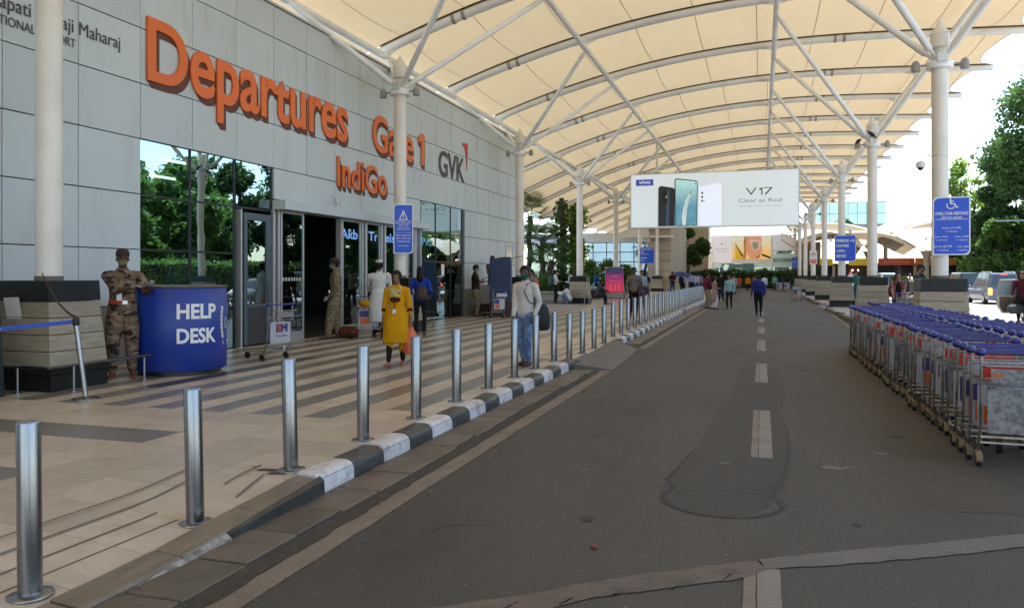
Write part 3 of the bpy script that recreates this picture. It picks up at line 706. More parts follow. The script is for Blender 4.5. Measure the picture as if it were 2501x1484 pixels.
# ----- lettering on the wall -----
def wall_text(name, body, y0, y1, z, cap, mat, label, bold=.03, shade=True, low=1.0, proud=.045, align='L'):
    t = thing(name, label, 'lettering', (XW, y0, z), R(90))
    ref = mesh_xy(text_mesh('H', mat, 1.0, bold)); capu = ref[:, 1].max() - ref[:, 1].min(); base = ref[:, 1].min()
    full = mesh_xy(text_mesh(body, mat, 1.0, bold)); W = full[:, 0].max() - full[:, 0].min(); X0 = full[:, 0].min()
    sx = (y1 - y0) / W; sy = cap / capu
    for i, ch in enumerate(body):
        if ch in ' \n': continue
        pre = mesh_xy(text_mesh(body[:i + 1], mat, 1.0, bold)); me = text_mesh(ch, mat, 1.0, bold, 'letter', res=8); a = mesh_xy(me)
        sh = pre[:, 0].max() - a[:, 0].max() - X0
        k = low if (ch.islower() and ch not in 'dt') else 1.0
        def lay(me, a, off, dy0, dy1, dz):
            out = np.stack([(a[:, 0] + sh) * sx + off, -(dy0 + (a[:, 2] + .5) * (dy1 - dy0)), (a[:, 1] - base) * sy * k + dz], 1)
            me.vertices.foreach_set('co', out.ravel()); me.update()
        lay(me, a, 0, .012, proud, 0)
        L_ = ob('letter', me, t)
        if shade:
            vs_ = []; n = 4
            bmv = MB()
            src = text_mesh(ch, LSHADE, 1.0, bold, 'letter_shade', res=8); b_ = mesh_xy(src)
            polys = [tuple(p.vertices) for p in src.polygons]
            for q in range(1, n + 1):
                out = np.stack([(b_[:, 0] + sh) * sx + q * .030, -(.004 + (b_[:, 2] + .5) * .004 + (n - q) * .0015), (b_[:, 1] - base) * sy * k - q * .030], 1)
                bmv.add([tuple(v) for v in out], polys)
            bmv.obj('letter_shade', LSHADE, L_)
    return t
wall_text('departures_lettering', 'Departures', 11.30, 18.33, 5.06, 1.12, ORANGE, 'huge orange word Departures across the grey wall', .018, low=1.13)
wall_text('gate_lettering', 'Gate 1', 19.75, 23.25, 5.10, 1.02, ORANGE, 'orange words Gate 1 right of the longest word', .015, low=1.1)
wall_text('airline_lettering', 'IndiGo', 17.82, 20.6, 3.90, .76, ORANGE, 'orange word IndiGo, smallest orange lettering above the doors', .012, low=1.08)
wall_text('company_lettering', 'GVK', 24.5, 26.9, 4.98, .86, LGREY, 'dark grey letters GVK near the far end of the wall', .02, shade=False, proud=.02)
t = thing('company_emblem', 'small red curved triangle above the dark grey letters', 'emblem', (XW + .006, 26.62, 5.45), R(90))
mm = MB(); pl = [(0, .95), (.62, 1.0), (.60, .55), (.52, .0), (.46, .5), (.30, .78)]
mm.prism(pl, .015, Matrix(((1, 0, 0, 0), (0, 0, -1, 0), (0, 1, 0, 0), (0, 0, 0, 1)))); mm.obj('red_sweep', LRED, t)
wall_text('airport_name_lettering', 'Chhatrapati Shivaji Maharaj', 7.72, 10.71, 5.43, .205, LGREY, 'dark grey airport name cut by the near column', 0, shade=False, proud=.016)
wall_text('airport_type_lettering', 'INTERNATIONAL AIRPORT', 7.80, 9.80, 5.20, .13, LGREY, 'thin grey words INTERNATIONAL AIRPORT under the airport name', 0, shade=False, proud=.016)
t = thing('travel_agency_sign', 'glowing pale blue travel agency name behind the entrance glass', 'sign', (XW - .75, 19.35, 2.66), R(90))
place_text('Akbar Travels of India Pvt. Ltd.', EM('agency_blue', (.50, .60, .85), .20), 0, 0, .27, 7.4, .0, .02, 'L', 'sign_letters', t)
# cctv box on the header, notice on the far glass
t = thing('wall_camera', 'small grey camera box over the entrance header', 'camera', (XW + .28, 17.4, 3.38))
mm = MB(); mm.bbox(-.06, .06, -.09, .09, 0, .12, .01); mm.obj('camera_body', ALU, t)
mm = MB(); mm.tube([(0, -.09, .10), (0, -.3, .18)], .012, 6); mm.obj('arm', ALU, t)
mm = MB(); mm.box(0, .004, 0, .26, 0, .38); tag(mm.obj('notice', P('paper_white', (.75, .74, .68), .8), None, (XW - .045, 24.85, 1.62)), 'small cream paper notice taped on the far glass', 'notice')
# ---------------- canopy ----------------
AX = np.array([-17, -14, -10.95, -5.9, -2.7, .47, 6.45, 9.43]); AZ = np.array([6.0, 7.30, 8.62, 10.03, 10.52, 10.74, 10.70, 10.50])
APOLY = np.polyfit(AX, AZ, 4)
def arch(x): return float(np.polyval(APOLY, x))
canopy = thing('canopy', 'cream fabric canopy on white arched tubes over road and walkway', 'canopy', (0, 0, 0))
AY = [0.05 + 5.49 * k for k in range(-4, 20)]
CH = [(-10.95, 8.28), (-5.9, 9.62), (.47, 10.25), (6.45, 10.22)]
BRC = P('bracket_steel', (0.35, 0.33, 0.30), .5, metal=.5, dirt=(.15, .1, .06), dirtsc=3)
SHADEB = P('shade_strip_brown', (0.20, 0.12, 0.055), .8)  # painted shade: brown for the shadow where tube meets membrane
def xr(y): return (-11.25 if y < 35 else -16.8)
for a in AY:
    x0 = xr(a); pts = [(x, a, arch(x)) for x in np.linspace(x0, 9.45, 40)]
    m = MB(); m.tube(pts, .14, 10)
    ar = m.obj('arch', TUBEP, canopy, smooth=True)
    m = MB()
    for xc in (-8.6, 2.9):
        for s_ in (-.16, .16):
            z = arch(xc + s_); m.tube([(xc + s_ - .045, a, arch(xc + s_ - .03)), (xc + s_ + .045, a, arch(xc + s_ + .03))], .165, 10)
    m.obj('splice_collar', BRC, ar)
    m = MB()
    for (cx, cz) in CH:
        zb = arch(cx) - .10
        m.box(cx - .05, cx + .05, a - .05, a + .05, cz + .05, zb)
        m.add([(cx - .5, a - .015, arch(cx - .5) - .12), (cx + .5, a - .015, arch(cx + .5) - .12), (cx + .06, a - .015, zb - .12), (cx - .06, a - .015, zb - .12),
               (cx - .5, a + .015, arch(cx - .5) - .12), (cx + .5, a + .015, arch(cx + .5) - .12), (cx + .06, a + .015, zb - .12), (cx - .06, a + .015, zb - .12)],
              [(0, 1, 2, 3), (7, 6, 5, 4), (0, 3, 7, 4), (1, 5, 6, 2), (2, 6, 7, 3)])
    m.obj('bracket', TUBEP, ar)
    m = MB()
    for i in range(24):
        xa, xb = x0 + .1 + (9.3 - x0) * i / 24, x0 + .1 + (9.3 - x0) * (i + 1) / 24
        w = .160
        m.quad((xa, a - w, arch(xa) + .147), (xb, a - w, arch(xb) + .147), (xb, a + w, arch(xb) + .147), (xa, a + w, arch(xa) + .147))
    m.obj('shade_joint_strip', (JOINT if abs(a - 43.97) < 1 or abs(a - 11.03) < 1 or abs(a - 76.9) < 1 else SHADEB), ar)  # brown strip paints the shade along the tube; near-black ones are module joints
for (cx, cz), nm in zip(CH, range(4)):
    m = MB(); m.tube([(cx, AY[0], cz), (cx, AY[-1], cz)], .095 if nm else .11, 12); m.obj('chord', TUBEP, canopy, smooth=True)
# membrane bays
NX, NYB = 44, 10
for b in range(len(AY) - 1):
    a0, a1 = AY[b], AY[b + 1]; m = MB(); vs = []
    xl = max(xr(a0), xr(a1)); xl = -12.0 if xl > -13 else xl
    for j in range(NYB + 1):
        t = j / NYB; sc_ = 4 * t * (1 - t); y = a0 + .04 + (a1 - a0 - .08) * t
        xe = 9.5 - .95 * math.sqrt(max(0, sc_)) ; xs_ = xl - .1 + (.8 if xl < -13 else .1) * sc_
        for i in range(NX + 1):
            x = xs_ + (xe - xs_) * i / NX
            vs.append((x, y, arch(x) + .155 - .17 * sc_))
    n = NX + 1
    m.add(vs, [(j * n + i, j * n + i + 1, (j + 1) * n + i + 1, (j + 1) * n + i) for j in range(NYB) for i in range(NX)])
    mp = m.obj('membrane_panel', MEMB, canopy, smooth=True)
    m = MB()
    for x in np.arange(-10.4 if xl > -13 else -16.1, 8.6, 2.05):
        w = .011
        for j in range(NYB):
            p = []
            for jj in (j, j + 1):
                t = jj / NYB; sc_ = 4 * t * (1 - t); p.append((a0 + (a1 - a0) * t, arch(x) + .145 - .17 * sc_))
            m.quad((x - w, p[0][0], p[0][1]), (x + w, p[0][0], p[0][1]), (x + w, p[1][0], p[1][1]), (x - w, p[1][0], p[1][1]))
    kind(m.obj('seam', SEAM, mp), 'stuff')
    m = MB()
    for e in (0, 1):
        pts = []
        for j in range(NYB + 1):
            t = j / NYB; sc_ = 4 * t * (1 - t); y = a0 + .04 + (a1 - a0 - .08) * t
            x = (9.5 - .95 * math.sqrt(max(0, sc_))) if e else (xl - .1 + (.8 if xl < -13 else .1) * sc_)
            pts.append((x, y, arch(x) + .14 - .17 * sc_))
        m.tube(pts, .02, 5)
    m.obj('edge_cable', TUBEP, mp)
# ---------------- columns on stone pedestals ----------------
def stone_ring(z0, z1, a0, a1, b0, b1, gap=.007):
    mm = MB(); e = .008; z1 -= gap
    def r4(a, b, z, i=0): return [(-a + i, -b + i, z), (a - i, -b + i, z), (a - i, b - i, z), (-a + i, b - i, z)]
    mm.rings([r4(a0, b0, z0, e), r4(a0, b0, z0 + e), r4(a1, b1, z1 - e), r4(a1, b1, z1, e)]); return mm
def make_column(zc):
    t = thing('canopy_column', 'x', 'column', (0, 0, 0)); H0 = 1.42
    m = MB(); m.lathe([(.168, H0), (.168, zc - .13), (.163, zc - .13)], 24); sh = m.obj('shaft', WHITEP, t, smooth=True, ang=50)
    m = MB(); m.lathe([(.26, zc - .13), (.27, zc - .10), (.27, zc), (.26, zc + .02), (.15, zc + .02)], 24); cl = m.obj('collar', TUBEP, t, smooth=True, ang=30)
    m = MB(); m.lathe([(.12, zc + .02), (.12, zc + .30), (.19, zc + .34), (.19, zc + .62), (.20, zc + .62), (.01, zc + .95)], 20); m.obj('finial', WHITEP, t, smooth=True, ang=30)
    m = MB(); m.box(-.1, .1, -.30, -.27, zc - .02, zc + .17); m.obj('flood_light', ALU, t)
    for s_ in (-1, 1):
        m = MB(); m.lathe([(.085, -.12), (.09, -.11), (.09, .02), (.07, .08), (.02, .12)], 12, (s_ * .48, -.02, zc - .04)); m.tube([(s_ * .26, 0, zc - .03), (s_ * .42, -.01, zc - .03)], .02, 6)
        m.obj('lamp', P('lamp_grey', (.28, .28, .26), .5), t, smooth=True)
    m = MB(); m.lathe([(.175, 1.40), (.175, 1.49)], 24); m.obj('shaft_foot', P('foot_band', (.12, .11, .09), .5), t, smooth=True)
    aw0, aw1, bw0, bw1 = .53, .445, .47, .41
    zs = [.30, .515, .73, .945, 1.16]; 
    for i in range(4):
        f0, f1 = i / 4, (i + 1) / 4
        stone_ring(zs[i], zs[i + 1], aw0 + (aw1 - aw0) * f0, aw0 + (aw1 - aw0) * f1, bw0 + (bw1 - bw0) * f0, bw0 + (bw1 - bw0) * f1).obj('stone_course', STONE, t)
    stone_ring(1.16, 1.43, .455, .445, .42, .41, .0).obj('cap_stone', BLKG, t)
    stone_ring(0, .22, .54, .54, .46, .46, .0).obj('base_stone', BLKG, t)
    stone_ring(.22, .30, .56, .56, .49, .49, .0).obj('base_ledge', BLKG, t)
    return t
cl0 = make_column(6.42); cr0 = make_column(6.12)
LC = ['nearest canopy column at far left beside the help desk guard', 'canopy column in front of the entrance carrying a tall blue notice', 'canopy column at the far end of the grey wall', 'canopy column beyond the wall end, sitting man at its pedestal', 'canopy column left of the hanging phone billboard, behind the purple kiosk']
RC = ['', 'canopy column with the blue wheelchair sign, nearest on the right', 'canopy column with two black birds on its collar', 'canopy column carrying the blue car park sign', 'fourth canopy column on the right, bare shaft', 'canopy column with the red and white prohibition sign']
STR = MB
for side, X, zc in ((0, -9.2, 6.55), (1, 3.72, 6.25)):
    for k in range(-1, 9):
        Y = 8.27 + 10.98 * k
        if k == 0 and side == 0: Y = 8.33
        base = cl0 if side == 0 else cr0
        first = (k == -1)
        lab = (LC if side == 0 else RC)
        if 0 <= k < len(lab) and lab[k]: L_ = lab[k]
        elif k < 1: L_ = 'canopy column of the %s row %s' % (('left', 'right')[side], ('behind the camera', 'beside the camera, right of the frame')[k + 1])
        else: L_ = ('%s canopy column of the left row, past the purple kiosk' if side == 0 else '%s canopy column of the right row, far down the road') % ORD(k + 1)
        xx_ = X if k != 0 or side else -9.2
        o = base if first else dup(base)
        o.location = (xx_, Y, .13); o['label'] = L_; o['group'] = ('canopy columns of the left row' if side == 0 else 'canopy columns of the right row')
        nodes = (CH[0], CH[1]) if side == 0 else (CH[2], CH[3])
        for (nx, nz) in nodes:
            for dy in (-1, 1):
                yn = 8.27 + 10.98 * k + dy * 2.745; d = Vector((nx - xx_, yn - Y, 0)).normalized()
                p0 = Vector((xx_, Y, zc + .10)) + d * .13; p1 = Vector((nx, yn, nz))
                mm = MB(); mm.tube([p0, p0.lerp(p1, .035), p0.lerp(p1, .05), p0.lerp(p1, .95), p0.lerp(p1, .97), p1], [.04, .04, .078, .078, .045, .045], 10)
                mm.obj('strut', TUBEP, canopy, smooth=True)
def rail(parent_loc, pts, posts, label, z=.45):
    t = thing('guard_rail', label, 'rail', parent_loc)
    mm = MB(); mm.tube([(x, y, z) for x, y in pts], .024, 8); mm.obj('top_rail', STEEL, t, smooth=True)
    for (x, y) in posts:
        mm = MB(); mm.lathe([(.06, 0), (.06, .008), (.02, .012), (.02, z - .02)], 10, (x, y, 0)); mm.obj('rail_post', STEEL, t, smooth=True)
    return t
rail((-9.2, 8.33, .13), [(-.85, -.62), (.68, -.64), (.70, 1.12)], [(.18, -.63), (.69, -.25), (.69, .98), (-.5, -.63)], 'low steel rail around the nearest left pedestal', .34)
rail((-9.2, 19.25, .13), [(.68, -.8), (.70, .9)], [(.69, -.5), (.69, .7)], 'low steel rail beside the pedestal at the entrance', .34)
rail((-9.2, 41.2, .13), [(-.75, -.85), (.72, -.85)], [(-.5, -.85), (.45, -.85)], 'low steel rail in front of the pedestal where a man sits', .40)
# ---------------- people ----------------
def SK(n, c): return P(n, c, rough=0.5, c2=tuple(v * .88 for v in c), sc=9)
SKIN = SK('skin_brown', (0.20, 0.095, 0.055)); SKIND = SK('skin_dark', (0.10, 0.048, 0.028)); SKINL = SK('skin_light', (0.30, 0.16, 0.10))
HAIR = P('hair_black', (0.007, 0.006, 0.006), rough=0.6, bump=.6, bsc=120, spec=.25)
def CL(n, c, **k):
    k.setdefault('bump', .8); k.setdefault('bsc', 14)
    return P('cloth_' + n, c, rough=.9, c2=tuple(v * .78 for v in c), sc=5, spec=.15, **k)
def camo(name, cols, sc):
    m = bpy.data.materials.new(name); m.use_nodes = True; N = m.node_tree.nodes; L = m.node_tree.links; b = N['Principled BSDF']; b.inputs['Roughness'].default_value = .9
    b.inputs['Specular IOR Level'].default_value = .15
    tc = N.new('ShaderNodeTexCoord'); mp = N.new('ShaderNodeMapping'); mp.inputs['Scale'].default_value = (1, 1, 1.9); L.new(tc.outputs['Object'], mp.inputs[0]); out = None
    for i, c in enumerate(cols):
        if out is None:
            r_ = N.new('ShaderNodeRGB'); r_.outputs[0].default_value = (*c, 1); out = r_.outputs[0]; continue
        n = N.new('ShaderNodeTexNoise'); n.inputs['Scale'].default_value = sc * (1 + .2 * i); n.inputs['Detail'].default_value = 1.5
        ad = N.new('ShaderNodeVectorMath'); ad.inputs[1].default_value = (7.3 * i, 3.1 * i, 5 * i); L.new(mp.outputs[0], ad.inputs[0]); L.new(ad.outputs[0], n.inputs['Vector'])
        g_ = N.new('ShaderNodeMath'); g_.operation = 'GREATER_THAN'; g_.inputs[1].default_value = .53 + .02 * i; L.new(n.outputs['Fac'], g_.inputs[0])
        x = N.new('ShaderNodeMix'); x.data_type = 'RGBA'; L.new(g_.outputs[0], x.inputs[0]); L.new(out, x.inputs[6]); x.inputs[7].default_value = (*c, 1); out = x.outputs[2]
    L.new(out, b.inputs['Base Color']); return m
CAMO = camo('camouflage_brown', [(.14, .095, .065), (.030, .022, .017), (.23, .16, .11)], 6.5)
CAMO2 = camo('camouflage_green', [(.22, .19, .12), (.085, .075, .045), (.13, .085, .05)], 15)
JEANW = camo('washed_denim', [(.12, .20, .36), (.20, .30, .46), (.09, .155, .30)], 6)
FLORAL = camo('red_print_cloth', [(.12, .008, .015), (.45, .35, .33)], 40)
SHOEB = P('shoe_brown', (.09, .03, .015), .5); SHOEK = P('shoe_black', (.012, .011, .011), .4); SANDAL = P('sandal_tan', (.28, .11, .07), .6)
LIP = P('lips', (.17, .05, .04), .5); EYE = P('eye_dark', (.008, .006, .005), .3); GLOVE = P('latex_glove', (.25, .25, .27), .5)

class Fig:
    """collects closed lofts with labels; merged to one continuous skin by voxel remesh"""
    def __init__(s): s.mb = MB(); s.smp = []; s.labels = []; s.paint = []
    def li(s, lab):
        if lab not in s.labels: s.labels.append(lab)
        return s.labels.index(lab)
    def loft(s, lab, st, n=12, flat=False):
        """st: list of (pos, rx, ry[, right-vector])"""
        pos = [Vector(a[0]) for a in st]; rs = []; fr = []
        for i, a in enumerate(st):
            d = pos[min(i + 1, len(st) - 1)] - pos[max(i - 1, 0)]; d = d.normalized() if d.length > 1e-6 else Vector((0, 0, 1))
            right = Vector(a[3]) if len(a) > 3 else Vector((1, 0, 0))
            if abs(d.dot(right)) > .97: right = Vector((0, 1, 0))
            right = (right - d * right.dot(d)).normalized(); fw = d.cross(right)
            fr.append((right, fw, d))
            rs.append([tuple(pos[i] + right * math.cos(t) * a[1] + fw * math.sin(t) * a[2]) for t in (2 * math.pi * k / n for k in range(n))])
        d0 = fr[0][2]; d1 = fr[-1][2]
        def cap(i, sgn):
            a = st[i]; r_, f_, d = fr[i]; out = []
            m_ = .008 if flat and sgn > 0 else min(a[1], a[2])
            for q, h in ((.72, .6), (.15, .92)):
                out.append([tuple(pos[i] + d * sgn * m_ * h + r_ * math.cos(t) * a[1] * q + f_ * math.sin(t) * a[2] * q) for t in (2 * math.pi * k / n for k in range(n))])
            return out
        c0 = cap(0, -1)[::-1]; c1 = cap(-1, 1)
        s.mb.rings(c0 + rs + c1)
        k = s.li(lab)
        for i in range(len(st) - 1):
            L_ = (pos[i + 1] - pos[i]).length; m = max(1, int(L_ / .025))
            for j in range(m + (i == len(st) - 2)):
                t = j / m; c = pos[i].lerp(pos[i + 1], t)
                s.smp.append((*c, st[i][1] * (1 - t) + st[i + 1][1] * t, st[i][2] * (1 - t) + st[i + 1][2] * t, *fr[i][0], *fr[i][1], *fr[i][2], k))
    def ell(s, lab, c, r, rot=None, geom=True, n=14, m=9):
        c = Vector(c); Mx = rot or Matrix.Identity(3)
        if geom:
            rs = []
            for j in range(m + 1):
                a = -math.pi / 2 + math.pi * j / m; q = max(math.cos(a), .05)
                rs.append([tuple(c + Mx @ Vector((r[0] * q * math.cos(t), r[1] * q * math.sin(t), r[2] * math.sin(a)))) for t in (2 * math.pi * k / n for k in range(n))])
            s.mb.rings(rs)
        X, Y, Z = Mx @ Vector((1, 0, 0)), Mx @ Vector((0, 1, 0)), Mx @ Vector((0, 0, 1))
        (s.smp if geom else s.paint).append((*c, r[0], r[1], *X, *Y, *Z, s.li(lab), r[2]))
def ik(a, b, l1, l2, pole):
    a = Vector(a); b = Vector(b); d = b - a; D = min(d.length, (l1 + l2) * .998); u = d.normalized(); b = a + u * D
    x = (l1 * l1 - l2 * l2 + D * D) / (2 * D); h = math.sqrt(max(0, l1 * l1 - x * x))
    p = Vector(pole); p = (p - u * p.dot(u)); p = p.normalized() if p.length > 1e-5 else Vector((0, 1, 0))
    return a + u * x + p * h, b
PEOPLE = []
def person(label, X, Y, z, h, yaw, feet=((-.1, 0, 0), (.1, .02, 0)), hands=None, hip=None, lean=0.0, look=0.0, nod=0.0, top='shirt', mats=None, sleeves='long', dress=None,
           hair='short', detail=.013, women=False, mask=None, shoes='shoe', fat=1.0, kneepole=None, extras=(), trouser_w=1.0, group=None, fingers=False, cap=None, toeout=.12, torso_label='shirt', twist=0.0):
    """standing frame: +Y is where the figure faces, +X its right; built at 1.7 m then scaled"""
    F = Fig(); w = .93 if women else 1.0
    hz = .90 if hip is None else hip[2]; P0 = Vector((0, 0, hz) if hip is None else hip)
    up = Vector((0, math.sin(lean), math.cos(lean)))
    rt = Vector((math.cos(twist), math.sin(twist), 0)); f = up.cross(rt) * -1
    f = rt.cross(up) * -1
    f = up.cross(rt).normalized()
    T = lambda t: P0 + up * t
    tl = torso_label; sw = .192 * w; fat *= 1.07; lw = trouser_w * 1.12; am = 1.13
    R1 = (1, 0, 0)
    tor = [(T(-.05), .15 * w * fat, .105 * fat, R1), (T(.02), .163 * fat * (1.04 if women else 1), .118 * fat, R1), (T(.10), .15 * w * fat, .112 * fat, R1), (T(.18), .138 * w * fat, .105 * fat, R1), (T(.27), .148 * w * fat, .112 * fat, rt),
           (T(.36), .178 * w, .128 * (1.08 if women else 1), rt), (T(.43), .188 * w, .115, rt), (T(.485), .158 * w, .09, rt), (T(.515), .09 * w, .068, rt)]
    F.loft('trouser', [(T(-.06), .15 * w * fat, .108 * fat, R1), (T(.04), .155 * fat, .112 * fat, R1)], 14)
    if dress: F.loft(dress[0], tor[1:], 16)
    else: F.loft(tl, [(a[0], a[1] * 1.03, a[2] * 1.03, a[3]) for a in tor[(0 if top == 'out' else 2):]], 16)
    nk = T(.50); hd_dir = (up * .75 + Vector((0, math.sin(nod * .6 + lean * .3), math.cos(nod * .6 + lean * .3))) * .25).normalized()
    F.loft('skin', [(T(.47), .062, .06, rt), (T(.47) + hd_dir * .12 + f * .01, .052, .055, rt)], 12)
    hc = T(.515) + hd_dir * .153 + f * (.022 + .05 * math.sin(nod))
    HM = Matrix.Rotation(look + twist, 3, 'Z') @ Matrix.Rotation(-nod - lean * .3, 3, 'X')
    H = lambda x, y, zz: hc + HM @ Vector((x, y, zz))
    F.ell('skin', H(0, -.005, .025), (.077, .097, .092), HM)
    F.ell('skin', H(0, .022, -.045), (.059, .064, .068), HM)
    F.ell('skin', H(0, .092, -.016), (.014, .020, .022), HM)
    for s_ in (-1, 1):
        F.ell('skin', H(s_ * .074, -.002, -.005), (.010, .018, .028), HM)
        F.ell('eye', H(s_ * .031, .080, .012), (.016, .025, .008), HM, geom=False)
        F.ell('hair', H(s_ * .031, .080, .036), (.018, .02, .005), HM, geom=False)
    F.ell('lip', H(0, .083, -.056), (.025, .03, .010), HM, geom=False)
    if mask:
        F.ell('mask', H(0, .042, -.045), (.055, .060, .047), HM)
        F.ell('mask', H(0, .045, -.045), (.064, .064, .046), HM, geom=False)
    # legs
    thk = .80 if dress else 1.0
    for s_, ft in zip((-1, 1), feet):
        hp = P0 + Vector((s_ * .085 * w, 0, -.02)); an = Vector((ft[0], ft[1], ft[2] + .085)); kp = Vector((s_ * toeout * 1.5, 1, .1)) if kneepole is None else Vector(kneepole[0 if s_ < 0 else 1])
        kn, an = ik(hp, an, .412 if hip is None else .43, .394 if hip is None else .415, kp)
        F.loft('trouser', [(hp, .092 * fat * thk, .098 * fat * thk), (hp.lerp(kn, .45), .080 * lw * thk, .085 * lw * thk), (kn, .060 * lw, .064 * lw), (kn.lerp(an, .35), .058 * lw, .062 * lw), (kn.lerp(an, .92), .043 * max(1, lw), .047 * max(1, lw))], 12)
        F.loft('ankle', [(kn.lerp(an, .9), .034, .038), (an, .033, .037)], 10)
        to = R(90) + (-s_) * toeout + (ft[3] if len(ft) > 3 else 0); fd = Vector((math.cos(to), math.sin(to), 0)); pitch = ft[4] if len(ft) > 4 else 0
        fd = Vector((fd.x * math.cos(pitch), fd.y * math.cos(pitch), -math.sin(pitch)))
        a0 = an + Vector((0, 0, -.045))
        F.loft(shoes, [(a0 - fd * .055, .034, .036), (a0 + fd * .02, .040, .045), (a0 + fd * .10 + Vector((0, 0, -.012)), .046, .030), (a0 + fd * .17 + Vector((0, 0, -.018)), .036, .022)], 10)
    # arms
    if hands is None: hands = ((-.24, .05, .80), (.24, .03, .80))
    for s_, hn in zip((-1, 1), hands):
        sh = T(.455) + rt * (s_ * sw)
        hv = Vector(hn[:3]); pole = Vector(hn[3]) if len(hn) > 3 else Vector((s_ * .5, -1, -.4))
        el, wr = ik(sh, hv, .285, .25, pole)
        sl = {'long': .97, 'elbow': -.1, 'short': -.45, '34': .45}[sleeves]
        uc = tl; 
        F.loft(uc, [(T(.47) + rt * (s_ * sw * .62), .062, .058, (0, 1, 0)), (sh + Vector((0, 0, -.005)), .060 * w, .062 * w, (0, 1, 0))], 10)
        if sl >= 0:
            F.loft(uc, [(sh, .063 * w, .068 * w, (0, 1, 0)), (sh.lerp(el, .5), .058 * w, .061 * w, (0, 1, 0)), (el, .052, .054, (0, 1, 0)), (el.lerp(wr, sl), .038 if sl > .8 else .045, .039 if sl > .8 else .046, (0, 1, 0))], 10)
            F.loft('skin', [(el.lerp(wr, max(0, sl - .1)), .028, .028), (wr, .024, .026)], 10)
            if 'cuff' in (mats or {}): F.ell('cuff', el.lerp(wr, .3), (.05, .05, .07), geom=False)
        else:
            t_ = 1 + sl
            F.loft(uc, [(sh, .066 * w, .070 * w, (0, 1, 0)), (sh.lerp(el, t_), .062 * w, .064 * w, (0, 1, 0))], 10)
            F.loft('skin', [(sh.lerp(el, t_ - .08), .046, .046), (el, .042, .042), (el.lerp(wr, .35), .040, .039), (wr, .027, .029)], 10)
        hd = (wr - el).normalized(); side = hd.cross(Vector((0, 0, 1)));
        side = side.normalized() if side.length > .05 else Vector((0, 1, 0))
        if abs(hd.z) > .7: side = Vector((0, 1, 0)) - hd * hd.y; side.normalize()
        pn = hd.cross(side).normalized(); hl = 'hand'
        F.loft(hl, [(wr, .026, .018, side), (wr + hd * .05, .038, .017, side), (wr + hd * .085, .038, .015, side)], 10)
        inw = pn * (1 if pn.x * s_ < 0 else -1)
        if fingers:
            for i, (o_, l_) in enumerate(((-.029, .058), (-.010, .070), (.010, .066), (.028, .052))):
                b = wr + hd * .085 + side * o_; q = b + hd * l_ * .5 + inw * .006; e = q + hd * l_ * .32 + inw * l_ * .35
                F.loft(hl, [(b - hd * .02, .0095, .0095), (q, .0088, .0088), (e, .0075, .0075)], 7)
            b = wr + hd * .025 + side * .026; F.loft(hl, [(b, .012, .012), (b + side * .022 + hd * .028 + inw * .012, .0105, .0105), (b + side * .028 + hd * .055 + inw * .022, .0085, .0085)], 7)
        else:
            F.loft(hl, [(wr + hd * .08, .036, .014, side), (wr + hd * .125 + inw * .012, .030, .013, side), (wr + hd * .15 + inw * .03, .022, .011, side)], 9)
            b = wr + hd * .03 + side * .026; F.loft(hl, [(b, .013, .013), (b + side * .022 + hd * .05, .010, .010)], 7)
        if s_ < 0: HL = wr.copy()
        else: HR = wr.copy()
    if dress:
        lab, zb, rx, ry = dress[:4]; dy = dress[4] if len(dress) > 4 else 0
        F.loft(lab, [(P0 + Vector((0, 0, .12)), .152 * fat, .118 * fat, R1), (P0 + Vector((0, 0, 0)), .190 * fat, .140 * fat, R1), (Vector((0, dy * .4, (P0.z + zb) / 2)), (.205 * fat + rx) / 2, (.155 * fat + ry) / 2, R1), (Vector((0, dy, zb)), rx, ry, R1)], 18, True)
    ex = []
    for e in extras: e(F, T, H, HM, HL, HR, rt, f, up, ex)
    o = F.mb.obj('body', [SKIN]); md = o.modifiers.new('r', 'REMESH'); md.mode = 'VOXEL'; md.voxel_size = detail
    sm = o.modifiers.new('s', 'SMOOTH'); sm.iterations = 3; sm.factor = .5
    PEOPLE.append((o, F, dict(label=label, X=X, Y=Y, z=z, h=h, yaw=yaw, mats=mats or {}, hair=hair, H=H, HM=HM, hc=hc, cap=cap, ex=ex, group=group, T=T, f=f, rt=rt, detail=detail, women=women)))
